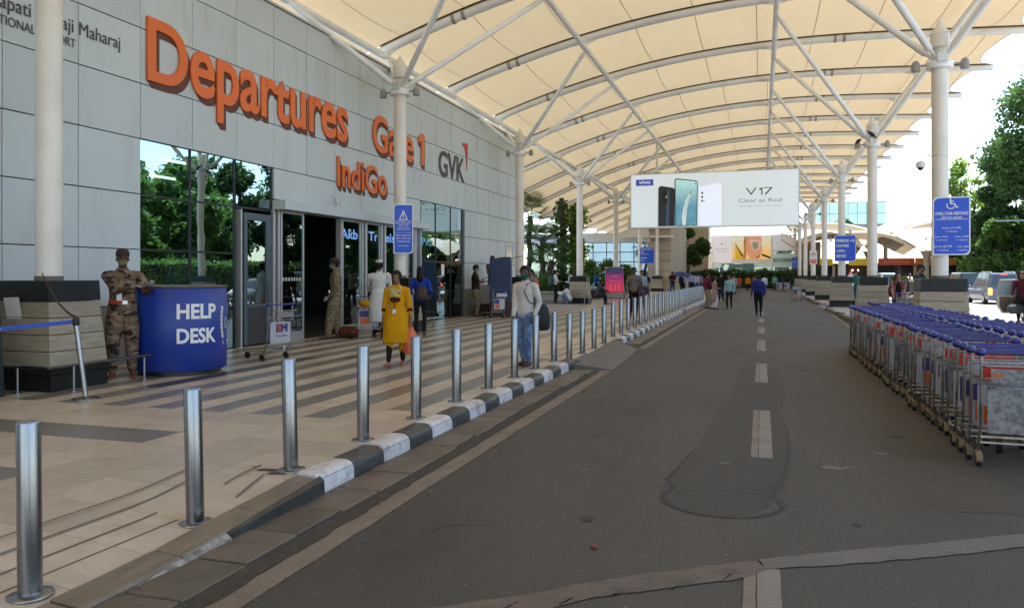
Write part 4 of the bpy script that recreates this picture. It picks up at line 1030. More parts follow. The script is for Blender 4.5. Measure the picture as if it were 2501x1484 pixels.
def finish_people():
    bpy.context.view_layer.update(); dg = bpy.context.evaluated_depsgraph_get()
    for o, F, d in PEOPLE:
        me = bpy.data.meshes.new_from_object(o.evaluated_get(dg)); me.name = 'body'
        n = len(me.polygons); C_ = np.empty(n * 3); me.polygons.foreach_get('center', C_); C_ = C_.reshape(-1, 3)
        best = np.full(n, 1e9); lab = np.zeros(n, int)
        def dist(sm):
            c = np.array(sm[:3]); A = np.array(sm[5:14]).reshape(3, 3); q = (C_ - c) @ A.T
            if len(sm) == 16:
                r = np.array([sm[3], sm[4], sm[15]]); k = np.sqrt(((q / r) ** 2).sum(1)); return (k - 1) * r.min()
            k = np.sqrt((q[:, 0] / sm[3]) ** 2 + (q[:, 1] / sm[4]) ** 2); mn = min(sm[3], sm[4]); dd = (k - 1) * mn
            return dd + np.maximum(0, np.abs(q[:, 2]) - .02) * 1.0
        for sm in F.smp:
            dd = dist(sm); b = dd < best; best[b] = dd[b]; lab[b] = sm[14]
        for sm in F.paint:
            dd = dist(sm); lab[dd < 0] = sm[14]
        dflt = dict(skin=SKIN, hand=None, ankle=None, eye=EYE, lip=LIP, hair=HAIR, shoe=SHOEB, shirt=CL('white', (.6, .6, .6)), trouser=CL('black', (.015, .015, .017)), mask=CL('green', (.01, .13, .10)))
        dflt.update(d['mats'])
        for k in ('hand', 'ankle'):
            if dflt.get(k) is None: dflt[k] = dflt['skin']
        me.materials.clear()
        for l_ in F.labels: me.materials.append(dflt.get(l_) or dflt['skin'])
        me.polygons.foreach_set('material_index', lab.astype(np.int32)); me.shade_smooth(); me.update()
        old = o.data; bpy.data.objects.remove(o); bpy.data.meshes.remove(old)
        s = d['h'] / 1.70
        t = thing('person', d['label'], 'person', (d['X'], d['Y'], d['z']), d['yaw'], d['group']); t.scale = (s, s, s)
        ob('body', me, t)
        H = d['H']; HM = d['HM']; low = d['detail'] > .016
        if d['hair']:
            m = MB(); nn, mm_ = (12, 8) if low else (22, 14); rs = []
            hs = d['hair']
            for j in range(mm_ + 1):
                a = -math.pi / 2 * (.62 if hs == 'short' else .8) + (math.pi / 2 * (1.62 if hs == 'short' else 1.8)) * j / mm_; q = max(math.cos(a), .03); row = []
                for k in range(nn):
                    t_ = 2 * math.pi * k / nn; x, y, zz = .091 * q * math.cos(t_), .111 * q * math.sin(t_), .112 * math.sin(a)
                    wm = hs != 'short'
                    fr_ = math.sin(t_) * q
                    if fr_ > (.62 if wm else .45) and zz < .036: x, y = x * .93, y * .84; zz = .036
                    elif fr_ > (.1 if wm else -.15) and zz < (-.06 if wm else -.012): x *= .9; y *= .9; zz = (-.06 if wm else -.018)
                    r_ = 1 + .02 * math.sin(7 * t_ + j) * (0 if low else 1)
                    row.append(tuple(H(x * r_, y * r_ - .008, zz + .03)))
                rs.append(row)
            m.rings(rs)
            if hs == 'long':
                b = [H(0, -.07, .06), H(0, -.105, -.03), H(0, -.11, -.14), H(0, -.10, -.27)]
                m.tube(b, [.07, .085, .09, .045], 12)
            if hs == 'bun': m.ball(tuple(H(0, -.115, -.01)), .045, 12, 8)
            if hs == 'pony': m.tube([H(.0, -.09, .03), H(.03, -.12, -.06), H(.03, -.10, -.2)], [.03, .04, .02], 10)
            m.obj('hair', HAIR, t, smooth=True, ang=80)
        if d['cap']:
            m = MB(); rs = []
            st = d['cap'][0]
            prof = [(1.05, .035), (1.08, .06), (1.04, .10), (.80, .135), (.3, .148)] if st == 'peak' else [(1.0, .03), (1.03, .06), (1.0, .12), (.9, .137), (.1, .14)]
            for q, zz in prof: rs.append([tuple(H(.078 * q * math.cos(t_), .098 * q * math.sin(t_) - .006, zz)) for t_ in (2 * math.pi * k / 20 for k in range(20))])
            m.rings(rs)
            if st == 'peak':
                vis = [tuple(H(.07 * math.cos(t_), .06 + .095 * math.sin(t_), .048 - .012 * math.sin(t_))) for t_ in np.linspace(R(8), R(172), 9)]
                vis2 = [(x, y, zz + .008) for x, y, zz in vis]; m.rings([vis, vis2])
            m.obj('cap', d['cap'][1], t, smooth=True, ang=60)
        for e in d['ex']:
            nm, mb_, mt = e[:3]; mb_.obj(nm, mt, t, smooth=True, ang=50)
def back_bag(mat, strapm, size=(.15, .10, .22), off=(0, -.20, .28)):
    def fn(F, T, H, HM, HL, HR, rt, f, up, ex):
        c = T(off[2]) + f * off[1] + rt * off[0]; M_ = Matrix((rt, f, up)).transposed(); m = MB(); rs = []
        for zz, q in ((-1, .8), (-.9, 1), (-.2, 1.05), (.5, .95), (.9, .7), (1.02, .3)):
            rs.append([tuple(c + M_ @ Vector((size[0] * q * math.copysign(abs(math.cos(t)) ** .6, math.cos(t)), size[1] * q * math.copysign(abs(math.sin(t)) ** .6, math.sin(t)), size[2] * zz))) for t in (2 * math.pi * k / 14 for k in range(14))])
        m.rings(rs); ex.append(('backpack', m, mat))
        m = MB()
        for s_ in (-1, 1):
            m.tube([T(.44) + rt * s_ * .09 - f * .10, T(.53) + rt * s_ * .09, T(.44) + rt * s_ * .10 + f * .115, T(.28) + rt * s_ * .13 + f * .10, T(.2) + rt * s_ * .16 - f * .02], .013, 6)
        ex.append(('strap', m, strapm))
    return fn
def sling_bag(mat, side=1, z=-.10, size=(.08, .13, .17), y=-.12):
    def fn(F, T, H, HM, HL, HR, rt, f, up, ex):
        c = T(z) + rt * side * .24 + f * y; M_ = Matrix((rt, f, up)).transposed(); m = MB(); rs = []
        for zz, q in ((-1, .75), (-.85, 1), (0, 1.08), (.7, .8), (1, .5)):
            rs.append([tuple(c + M_ @ Vector((size[0] * q * math.cos(t), size[1] * q * math.sin(t), size[2] * zz))) for t in (2 * math.pi * k / 14 for k in range(14))])
        m.rings(rs); ex.append(('shoulder_bag', m, mat))
        m = MB(); m.tube([c + up * size[2] * .9, T(.3) + rt * side * .17 - f * .11, T(.515) + rt * side * .11 - f * .03, T(.50) + rt * side * .10 + f * .07, T(.36) + rt * side * .06 + f * .125, T(.18) + rt * side * .15 + f * .09, c + up * size[2] * .9 + f * .05], .008, 6)
        ex.append(('strap', m, mat))
    return fn
WH = (.55, .55, .57)
blk = CL('black', (.015, .015, .017)); navy = CL('navy', (.018, .022, .05)); jean = CL('jeans', (.05, .09, .17)); white = CL('white', (.58, .58, .60)); grey = CL('grey', (.16, .16, .17))
Dn = .0085; Dm = .014; Df = .024
SIL = lambda x: x
# 1 guard at the help desk
def guard_kit(beltc):
    def fn(F, T, H, HM, HL, HR, rt, f, up, ex):
        m = MB(); rs = []
        for q, zz in ((1.0, .075), (1.04, .08), (1.04, .125), (1.0, .13)): rs.append([tuple(T(zz) + rt * math.cos(t) * .162 * q + f * math.sin(t) * .122 * q) for t in (2 * math.pi * k / 24 for k in range(24))])
        m.rings(rs); ex.append(('belt', m, beltc))
        m = MB(); c = T(.10) + f * .128 + rt * -.02; m.box(c.x - .03, c.x + .03, c.y - .01, c.y + .015, c.z - .025, c.z + .025); ex.append(('buckle', m, P('buckle', (.6, .6, .6), .3, .8)))
    return fn
def lanyard(cardm, z=.24, dx=.0, dy=.135):
    def fn(F, T, H, HM, HL, HR, rt, f, up, ex):
        c = T(z) + f * dy + rt * dx; m = MB(); m.box(c.x - .032, c.x + .032, c.y, c.y + .006, c.z - .095, c.z); ex.append(('id_card', m, cardm))
        m = MB(); m.tube([c, T(.42) + rt * .05 + f * .12, T(.53) + rt * .055], .005, 5); m.tube([c, T(.42) - rt * .05 + f * .12, T(.53) - rt * .055], .005, 5); ex.append(('lanyard', m, P('lanyard', (.08, .03, .02), .7)))
    return fn
CARD = P('card_white', (.62, .64, .70), .3)
CAMH = P('camo_cap', (.03, .022, .02), .9)
person('guard in brown camouflage with cap and khaki mask leaning on the blue help desk', -8.95, 9.36, .13, 1.88, math.atan2(-(8.92), -9.33) + R(90) + R(-3) + math.pi * 0, feet=((-.12, 0, 0), (.12, .03, 0)), hands=((-.34, .30, 1.21, (-.25, -.5, -1)), (-.12, .33, 1.20, (.35, -.3, -1))), twist=.12,
       mats=dict(skin=SKIND, shirt=CAMO, trouser=CAMO, mask=CL('khaki', (.20, .17, .09)), shoe=P('boot_tan', (.16, .05, .025), .6), hand=GLOVE), sleeves='elbow', hair=None, cap=('peak', CAMH), mask=True, trouser_w=1.3, fingers=True, detail=Dn, top='out', extras=(guard_kit(P('belt_orange', (.42, .06, .02), .6)), lanyard(CARD, .22, .05)), fat=1.02)
PEOPLE[-1][2]['yaw'] = R(222)
person('guard in green camouflage with teal mask standing sideways in the open doorway', -9.58, 16.56, .13, 1.90, R(118), feet=((-.12, .16, 0), (.12, -.05, 0)), hands=((-.20, .14, .90), (.22, .10, .84)),
       mats=dict(skin=SKIN, shirt=CAMO2, trouser=CAMO2, mask=CL('teal_mask', (.03, .30, .24)), shoe=SHOEB, hand=GLOVE), sleeves='elbow', hair='short', cap=('peak', CAMH), mask=True, trouser_w=1.35, detail=Dm * .8, top='out', nod=.1, extras=(guard_kit(P('belt_camo', (.10, .09, .05), .8)),))
person('man in long white kurta and skullcap pushing a trolley, seen from behind', -8.72, 17.09, .13, 1.86, R(25), hands=((-.22, .40, 1.03), (.20, .38, 1.03)), feet=((-.1, .12, 0), (.1, -.1, 0)),
       mats=dict(skin=SKIN, shirt=CL('kurta_white', (.60, .62, .62)), robe=CL('kurta_white', (.60, .62, .62)), trouser=blk), dress=('robe', .36, .235, .19), hair='short', cap=('skull', CL('cap_white', (.62, .62, .60))), detail=Dm * .8)
def yellow_fn(F, T, H, HM, HL, HR, rt, f, up, ex):
    F.ell('yoke', T(.40) + f * .10, (.115, .09, .085), geom=False); F.ell('maroon', T(.285) + f * .11, (.10, .06, .055), geom=False)
    F.loft('yoke', [(T(.50) + rt * -.10, .035, .03, (0, 1, 0)), (T(.515) + rt * -.02 - f * .045, .03, .03, (0, 1, 0)), (T(.50) + rt * .11, .035, .03, (0, 1, 0))], 10)
    F.loft('yoke', [(T(.50) - rt * .08 + f * .06, .035, .022), (T(.42) - rt * .05 + f * .11, .04, .02), (T(.34) + f * .125, .045, .018)], 10)
    F.loft('yoke', [(T(.50) + rt * .08 + f * .06, .035, .022), (T(.42) + rt * .05 + f * .11, .04, .02), (T(.34) + f * .125, .045, .018)], 10)
    F.ell('red', T(.40) - rt * .09 + f * .13, (.028, .03, .022), geom=False)
    m = MB()
    c = HL + Vector((0, .0, -.10)); rs = []
    for zz, q in ((-.50, .7), (-.47, 1), (-.30, 1.05), (-.15, .8), (-.03, .3), (.02, .12)):
        rs.append([tuple(c + Vector((.13 * q * math.cos(t) * (1 + .06 * math.sin(5 * t)), .07 * q * math.sin(t) * (1 + .1 * math.cos(4 * t)), zz))) for t in (2 * math.pi * k / 18 for k in range(18))])
    m.rings(rs); BAGS.append((m, 'yellow'))
    m = MB(); m.tube([HL + Vector((.027 * math.cos(t), .030 * math.sin(t), .015)) for t in np.linspace(0, 6.28, 12)], .007, 6); ex.append(('watch', m, P('watch_strap', (.03, .03, .035), .4)))
BAGS = []
person('woman in bright yellow kurta carrying an orange plastic bag', -5.72, 11.85, .13, 1.58, R(188), women=True, feet=((-.08, -.10, .02, 0, .25), (.10, .17, 0, 0, -.12)), hands=((-.27, .04, .80), (.26, .02, .80)),
       mats=dict(skin=SKIN, shirt=CL('yellow', (.60, .29, .008)), kurta=CL('yellow', (.60, .29, .008)), trouser=blk, shoe=SANDAL, yoke=camo('floral_yoke', [(.50, .40, .17), (.42, .30, .09), (.25, .28, .05)], 22), maroon=CL('maroon', (.07, .008, .008)), cuff=CL('maroon', (.07, .008, .008)), red=CL('red', (.5, .05, .02))),
       dress=('kurta', .42, .25, .20, .03), sleeves='34', hair='bun', detail=Dn, fingers=True, fat=1.12, trouser_w=.86, extras=(lanyard(CARD, .12, .0, .15), yellow_fn))
person('woman with long black hair, blue top and brown backpack, back turned, by the entrance column', -8.12, 18.15, .13, 1.72, R(20), women=True, mats=dict(skin=SKIN, shirt=CL('royal_blue', (.015, .045, .33)), trouser=blk, shoe=SHOEK), top='out', sleeves='34', hair='long', detail=Dm, hands=((-.18, .2, 1.0), (.22, .1, .95)), trouser_w=.85,
       extras=(back_bag(P('brown_leather', (.045, .02, .015), .6), P('brown_leather', (.045, .02, .015), .6), (.13, .09, .17), (.05, -.19, .15)),))
person('guard in green camouflage leaning against the wall, side on, with blue mask', -9.85, 26.9, .13, 1.88, R(-75), lean=-.05, nod=.25, mats=dict(skin=SKIN, shirt=CL('vest_dark', (.03, .026, .02)), trouser=CAMO2, mask=CL('blue_mask', (.35, .48, .60)), shoe=SHOEB), sleeves='elbow', hair='short', mask=True, detail=Dm, trouser_w=1.3, hands=((-.15, .28, 1.15), (.15, .30, 1.25)), top='out', fat=1.08)
person('guard in dark cap on the platform behind the navy screen, arms folded', -9.75, 28.5, .56, 1.80, R(180), mats=dict(skin=SKIN, shirt=CAMO, trouser=CAMO, mask=CL('white_mask', (.6, .6, .6))), sleeves='long', hair='short', cap=('peak', CAMH), detail=Dm, hands=((-.02, .22, 1.10), (.05, .24, 1.12)), top='out')
person('man in white shirt, torn blue jeans and dark green mask with a black sling bag', -3.74, 12.62, .13, 1.66, R(160), look=R(18), mats=dict(skin=SKIND, shirt=CL('shirt_white', (.60, .58, .58)), trouser=JEANW, mask=CL('green_mask', (.008, .10, .08)), shoe=P('shoe_maroon', (.06, .018, .012), .5)), sleeves='long', hair='short', mask=True, detail=Dn, fingers=True, top='out', hands=((-.23, .05, .86), (.12, .18, .84, (.6, -1, -.2))), trouser_w=1.0, extras=(sling_bag(P('bag_black', (.012, .012, .013), .8), -1, -.08, (.10, .17, .22), -.16),), feet=((-.07, .0, 0), (.08, -.06, 0)))
person('man in grey waistcoat over a white shirt standing past the column, partly hidden', -7.95, 27.6, .13, 1.72, R(150), mats=dict(skin=SKIN, shirt=CL('waistcoat', (.28, .26, .23)), trouser=navy), detail=Dm, hands=((-.1, .25, 1.1), (.15, .25, 1.1)), top='out')
person('man in bright orange safety vest beyond the man in white shirt', -8.62, 30.2, .13, 1.60, R(170), mats=dict(skin=SKIN, shirt=CL('hi_vis_orange', (.75, .12, .02)), trouser=grey), detail=Dm, top='out')
person('man in white shirt and black trousers with a green backpack, facing right', -10.43, 40.70, .13, 1.78, R(-60), mats=dict(skin=SKIN, shirt=white, trouser=blk, shoe=SHOEK), sleeves='elbow', detail=Dm, hands=((-.1, .25, 1.15), (.15, .3, 1.1)), extras=(back_bag(P('bag_green', (.015, .055, .05), .8), P('bag_green', (.015, .055, .05), .8), (.17, .12, .26)),))
person('young man in white shirt facing left beside the pedestal with the black cap stone', -9.95, 42.4, .13, 1.76, R(80), mats=dict(skin=SKIND, shirt=white, trouser=blk), detail=Dm, nod=.3, hands=((-.1, .25, 1.1), (.1, .25, 1.1)))
person('man in white shirt and jeans squatting by the pedestal, reading papers', -9.70, 40.3, .13, 1.76, R(75), hip=(0, -.18, .24), lean=.35, feet=((-.12, .12, 0), (.12, .10, 0)), hands=((-.12, .42, .55), (.12, .42, .55)), nod=.3, mats=dict(skin=SKIND, shirt=white, trouser=CL('jeans_grey', (.10, .14, .20))), detail=Dm, top='out')
person('man in charcoal shirt and black mask sitting on the low rail of the pedestal', -7.95, 40.1, .13, 1.72, R(-70), hip=(0, -.1, .48), lean=.28, feet=((-.12, .32, 0), (.12, .36, 0)), hands=((-.1, .5, .62), (.1, .5, .62)), mats=dict(skin=SKIN, shirt=CL('charcoal', (.05, .055, .065)), trouser=navy, mask=CL('mask_black', (.02, .03, .02)), shoe=SHOEK), mask=True, detail=Dm, top='out')
person('person in blue shirt sitting on the planter edge behind the pedestal', -10.35, 51.3, .55, 1.7, R(-40), hip=(0, 0, .48), feet=((-.12, .35, 0), (.12, .36, 0)), mats=dict(skin=SKIN, shirt=CL('blue_shirt', (.02, .10, .30)), trouser=navy), detail=Df, hands=((-.1, .35, .7), (.1, .35, .7)))
person('man in orange top standing right behind the purple kiosk', -9.49, 57.8, .13, 1.7, R(10), mats=dict(skin=SKIN, shirt=CL('orange_top', (.55, .14, .08)), trouser=grey), detail=Df)
person('tall man in brown and blue striped shirt walking behind the bollards', -4.48, 29.25, .13, 1.79, R(190), feet=((-.08, .05, 0), (.1, -.18, .03, 0, .3)), hands=((-.24, .1, .92), (.24, .05, .85)), mats=dict(skin=SKIND, shirt=camo('striped_shirt', [(.16, .12, .09), (.06, .14, .22), (.28, .13, .07)], 7), trouser=blk), detail=Dm, top='out', extras=(sling_bag(P('bag_navy', (.03, .035, .07), .8), -1, .0, (.13, .12, .17), .02),))
person('man with dark hair in pale shirt just behind the striped shirt man', -5.2, 36.2, .13, 1.74, R(200), mats=dict(skin=SKIN, shirt=CL('pale_blue', (.25, .33, .42)), trouser=blk), detail=Df, hands=((-.1, .3, 1.0), (.2, .2, .9)))
person('woman with white mask and black top pushing a loaded trolley', -7.7, 56.2, .13, 1.66, R(185), women=True, mats=dict(skin=SKIN, shirt=blk, trouser=blk, mask=CL('mask_pale', (.5, .62, .6))), mask=True, hair='long', detail=Df, hands=((-.2, .35, 1.0), (.2, .35, 1.0)))
person('man in dark maroon T-shirt, arms folded, in front of the umbrella stall', -6.0, 57.0, .13, 1.78, R(175), mats=dict(skin=SKIN, shirt=CL('dark_maroon', (.035, .012, .014)), trouser=jean), sleeves='elbow', detail=Df, hands=((.0, .22, 1.1), (.05, .24, 1.12)), top='out', nod=.3)
person('person with black backpack and lilac shirt seen from behind at the stall', -5.45, 58.5, .13, 1.66, R(-20), mats=dict(skin=SKIN, shirt=CL('lilac', (.33, .33, .55)), trouser=blk), detail=Df, extras=(back_bag(blk, blk, (.17, .13, .26)),))
person('man in light lilac shirt walking away on the walkway', -5.0, 61.0, .13, 1.76, R(-10), mats=dict(skin=SKIND, shirt=CL('lilac', (.33, .33, .55)), trouser=navy), detail=Df)
person('person in pale grey shirt and jeans further along the walkway', -4.9, 64.5, .13, 1.62, R(10), mats=dict(skin=SKIN, shirt=CL('pale_grey', (.42, .42, .42)), trouser=jean), detail=Df)
person('person in violet shirt, farthest of those walking along the walkway', -5.0, 68.5, .13, 1.7, R(0), mats=dict(skin=SKIN, shirt=CL('violet', (.17, .16, .42)), trouser=navy), detail=Df)
person('man in maroon jacket and khaki trousers at the left of the road group', -2.52, 39.9, 0, 1.76, R(-50), mats=dict(skin=SKIN, shirt=CL('jacket_maroon', (.13, .02, .05)), trouser=CL('khaki_trouser', (.30, .27, .19)), shoe=SHOEK), detail=Dm, top='out', look=R(-20), hands=((-.18, .12, .9), (.18, .15, .9)))
person('woman in beige pink long kurta and white trousers in the road group', -2.14, 39.2, 0, 1.62, R(-70), women=True, mats=dict(skin=SKIN, shirt=CL('beige_pink', (.36, .23, .19)), kurta=CL('beige_pink', (.36, .23, .19)), trouser=white), dress=('kurta', .45, .20, .17), trouser_w=1.5, hair='long', detail=Dm, hands=((-.05, .22, 1.05), (.05, .22, 1.05)))
person('man in black shirt and blue mask walking towards the camera behind the road group', -2.28, 49.0, 0, 1.78, R(185), feet=((-.1, .2, 0), (.1, -.2, .05, 0, .4)), mats=dict(skin=SKIND, shirt=blk, trouser=CL('jeans_dark', (.03, .035, .05)), mask=CL('mask_blue', (.15, .4, .6))), mask=True, detail=Df, top='out')
person('woman in light blue denim shirt and black trousers, right of the road group', -1.45, 39.4, 0, 1.66, R(165), women=True, mats=dict(skin=SKIN, shirt=CL('light_denim', (.30, .46, .52)), trouser=blk, scarf=navy), top='out', detail=Dm, trouser_w=.85, hands=((-.24, .06, .85), (.22, .06, .80)), extras=(lambda F, T, H, HM, HL, HR, rt, f, up, ex: F.loft('scarf', [(T(.50) - rt * .05, .06, .06, (0, 1, 0)), (T(.52) + rt * .05, .06, .06, (0, 1, 0))], 10),))
person('man in royal blue shirt walking away in the middle of the road', -.11, 33.7, 0, 1.67, R(2), feet=((-.06, -.05, 0), (.09, -.16, .04, 0, .5)), hands=((-.27, -.08, .80), (.24, .08, .82)), mats=dict(skin=SKIND, shirt=CL('royal_shirt', (.025, .035, .20)), trouser=CL('black_trouser', (.012, .012, .016)), shoe=SHOEK), detail=.011, fat=1.05, fingers=True)
for (nm, x, y, hh, c, tc, yw) in [('person in coral red T-shirt standing before the far hedge', -2.05, 80.5, 1.6, (.55, .08, .05), grey, 0), ('person in orange yellow shirt before the far hedge', -1.2, 79.5, 1.6, (.55, .20, .01), navy, 0),
        ('person in dull mauve shirt left of the blue shirt man', -.55, 76.5, 1.66, (.20, .10, .14), grey, 180), ('man in white shirt and jeans just right of the blue shirt man', .28, 71.5, 1.66, (.55, .57, .65), jean, 5), ('person in mint green shirt farthest right near the hedge', 1.35, 87.0, 1.68, (.22, .42, .33), jean, 170),
        ('person in dark navy next to the small trolleys', 2.1, 88.0, 1.65, (.02, .03, .09), navy, 0), ('person with pale blond hair scarf behind the denim shirt woman', -2.1, 66.5, 1.68, (.35, .34, .30), navy, 160), ('person in purple shirt and dark trousers behind the black shirt man', -2.8, 58.5, 1.64, (.17, .20, .42), navy, 20),
        ('person in pink shirt among the far crowd on the walkway', -5.6, 78, 1.66, (.50, .28, .30), blk, 0), ('person in white top farthest back on the walkway', -6.4, 84, 1.7, (.55, .55, .55), grey, 30)]:
    person(nm, x, y, 0 if x > -4 else .13, hh, R(yw), mats=dict(skin=SKIN, shirt=CL(nm.split()[2] + nm.split()[3], c), trouser=tc), detail=Df, top='out')
person('man in teal polo shirt with a dark bag, looking at his phone', 4.62, 43.5, .12, 1.76, R(120), mats=dict(skin=SKIN, shirt=CL('teal_polo', (.01, .17, .20)), trouser=jean, mask=CL('mask_print', (.4, .38, .33))), mask=True, sleeves='elbow', top='out', detail=Dm, nod=.25, hands=((-.12, .28, 1.08), (.10, .28, 1.08)), extras=(sling_bag(P('bag_brown', (.02, .014, .012), .8), -1, -.02, (.15, .17, .22), -.1),))
person('woman in red patterned shirt over black top holding a trolley handle', 3.75, 24.9, .12, 1.64, R(172), women=True, lean=.1, mats=dict(skin=SKINL, shirt=FLORAL, trouser=CL('jeans_blue', (.03, .06, .19)), front=blk), top='out', hair='long', detail=.011, sleeves='elbow', hands=((-.12, .40, .93), (.14, .42, .93)), extras=(lambda F, T, H, HM, HL, HR, rt, f, up, ex: F.ell('front', T(.25) + f * .12, (.075, .07, .26), geom=False),
       back_bag(P('pack_red', (.10, .01, .01), .8), blk, (.17, .12, .24), (.10, -.2, .25))))
person('man with bushy black hair bending behind the woman in red', 4.25, 28.0, .12, 1.80, R(150), lean=.12, nod=.45, mats=dict(skin=SKIND, shirt=CL('olive_green', (.12, .17, .04)), trouser=blk), detail=Dm, top='out', hands=((-.15, .3, .9), (.15, .3, .9)), extras=(back_bag(blk, blk, (.19, .13, .28)),))
person('man in white shirt with hands on hips beside the sunny lane', 5.75, 37.4, .0, 1.7, R(-60), mats=dict(skin=SKIN, shirt=CL('white_bright', (.65, .65, .72)), trouser=grey), detail=Dm, top='out', hands=((-.22, .02, .98, (-1, -.3, 0)), (.22, .02, .98, (1, -.3, 0))))
person('traffic attendant in beige clothes and orange vest beside the sunny lane', 7.15, 44.0, .0, 1.72, R(170), mats=dict(skin=SKIN, shirt=CL('vest_beige', (.35, .27, .13)), trouser=grey, strip=CL('vest_strip', (.75, .14, .05))), detail=Dm, top='out', extras=(lambda F, T, H, HM, HL, HR, rt, f, up, ex: [F.ell('strip', T(.25) + rt * s_ * .09, (.022, .2, .26), geom=False) for s_ in (-1, 1)],))
person('man with phone at his ear behind the nearest right pedestal', 4.05, 23.2, .12, 1.80, R(95), nod=.1, mats=dict(skin=SKIND, shirt=CL('dark_green', (.012, .03, .028)), trouser=blk), sleeves='elbow', top='out', detail=.011, hands=((-.20, .10, 1.52, (-.6, .8, -.8)), (.15, .2, .95)), extras=(lambda F, T, H, HM, HL, HR, rt, f, up, ex: (lambda m: (m.tube([H(-.095, .05, -.06), H(-.10, -.01, .03)], .014, 6), ex.append(('phone', m, P('phone_white', (.6, .6, .62), .3)))))(MB()),))
person('person in white shirt bending behind the far low pedestals', 4.3, 62, .12, 1.64, R(90), lean=.5, mats=dict(skin=SKIND, shirt=white, trouser=blk), detail=Df, top='out')
person('person in dark maroon shirt holding a black bag at the open car door, right edge', 8.62, 31.4, 0, 1.76, R(150), mats=dict(skin=SKIN, shirt=CL('maroon_shirt', (.06, .012, .02)), trouser=blk), detail=.011, top='out', hands=((-.25, .22, .92), (.24, .30, .85)))
person('dark haired person partly hidden behind the wheelchair sign column', 5.3, 26.5, 0, 1.72, R(170), mats=dict(skin=SKIND, shirt=blk, trouser=blk), detail=Dm)
# inside the hall
person('man in white shirt standing inside behind the open entrance', -12.6, 17.3, .13, 1.74, R(-150), mats=dict(skin=SKIND, shirt=white, trouser=blk), detail=Dm, hands=((-.1, .25, 1.1), (.1, .25, 1.1)))
person('man in pale shirt seen through the swing door glass', -12.0, 14.9, .13, 1.74, R(60), mats=dict(skin=SKIND, shirt=CL('cream_shirt', (.45, .42, .38)), trouser=blk), detail=Dm)
finish_people()
# carried bags are things of their own
for o in [q for q in bpy.data.objects if q.name.startswith('person') and 'yellow kurta' in q.get('label', '')]:
    m = BAGS[0][0]; M_ = Matrix.Translation(o.location) @ Matrix.Rotation(R(188), 4, 'Z') @ Matrix.Scale(1.58 / 1.7, 4)
    for i, v in enumerate(m.v): m.v[i] = tuple(M_ @ Vector(v))
    b = m.obj('carrier_bag', P('orange_plastic', (.85, .26, .12), .35, trans=((.9, .35, .18), .4), c2=(.8, .2, .09), sc=14, bump=.8, bsc=9), smooth=True)
    tag(b, 'translucent orange plastic bag hanging from the hand of the woman in yellow', 'bag')
t = thing('holdall', 'black holdall hanging from the hand of the person at the car door', 'bag', (8.35, 31.15, .30), R(40))
m = MB(); m.tube([(-.28, 0, .16), (-.2, 0, .17), (.2, 0, .17), (.28, 0, .16)], [.10, .17, .17, .10], 14); m.obj('bag_body', P('holdall_black', (.02, .03, .035), .7, c2=(.03, .05, .055)), t, smooth=True)
m = MB(); m.tube([(-.12, 0, .32), (-.1, 0, .50), (.1, 0, .50), (.12, 0, .32)], .012, 6); m.obj('handle', BLACKP, t, smooth=True)
t = thing('papers', 'sheets of white paper held by the squatting man', 'papers', (-10.05, 40.35, .72), .4)
m = MB(); m.box(-.12, .12, -.09, .09, 0, .004); m.obj('sheet', CARD, t).rotation_euler = (R(35), 0, 0)
# ---------------- help desk, barrier, notices ----------------
t = thing('help_desk', 'round dark blue help desk counter with large white words', 'desk', (-8.62, 10.18, .13), R(48))
m = MB(); m.lathe([(.60, 0), (.60, .085), (.58, .085)], 40); m.obj('plinth', BLACKP, t, smooth=True)
m = MB(); m.lathe([(.68, .075), (.685, .08), (.685, 1.305), (.68, 1.31)], 56); m.obj('drum', DESKB, t, smooth=True, ang=60)
m = MB(); m.lathe([(.69, 1.31), (.70, 1.318), (.70, 1.335), (.69, 1.345)], 56); m.obj('counter_top', P('desk_top_brown', (.09, .07, .05), .4), t, smooth=True)
def curved_text(body, ang, z, h, w, mat, r=.688, name='lettering', bold=.03):
    me = text_mesh(body, mat, 1.0, bold, name); a = mesh_xy(me); mn, mx = a.min(0), a.max(0)
    X = (a[:, 0] - (mn[0] + mx[0]) / 2) * w / (mx[0] - mn[0]); Zz = (a[:, 1] - max(mn[1], 0)) * h / (mx[1] - max(mn[1], 0)); rr_ = r + (a[:, 2] + .5) * .006
    th = ang + X / r; out = np.stack([rr_ * np.cos(th), rr_ * np.sin(th), Zz + z], 1); me.vertices.foreach_set('co', out.ravel()); me.update()
    return ob(name, me, t)
a0 = math.atan2(-10.18, 8.62) - R(48)
curved_text('HELP', a0 + R(21), .86, .215, .60, SIGNW); curved_text('DESK', a0 + R(21), .50, .215, .60, SIGNW)
for sa in (R(-32), R(80)):
    m = MB(); th = a0 + sa; m.add([(.6865 * math.cos(th), .6865 * math.sin(th), .085), (.6865 * math.cos(th + .006), .6865 * math.sin(th + .006), .085), (.6865 * math.cos(th + .006), .6865 * math.sin(th + .006), 1.30), (.6865 * math.cos(th), .6865 * math.sin(th), 1.30)], [(0, 1, 2, 3)]); m.obj('panel_seam', P('desk_seam', (.004, .01, .07), .6), t)
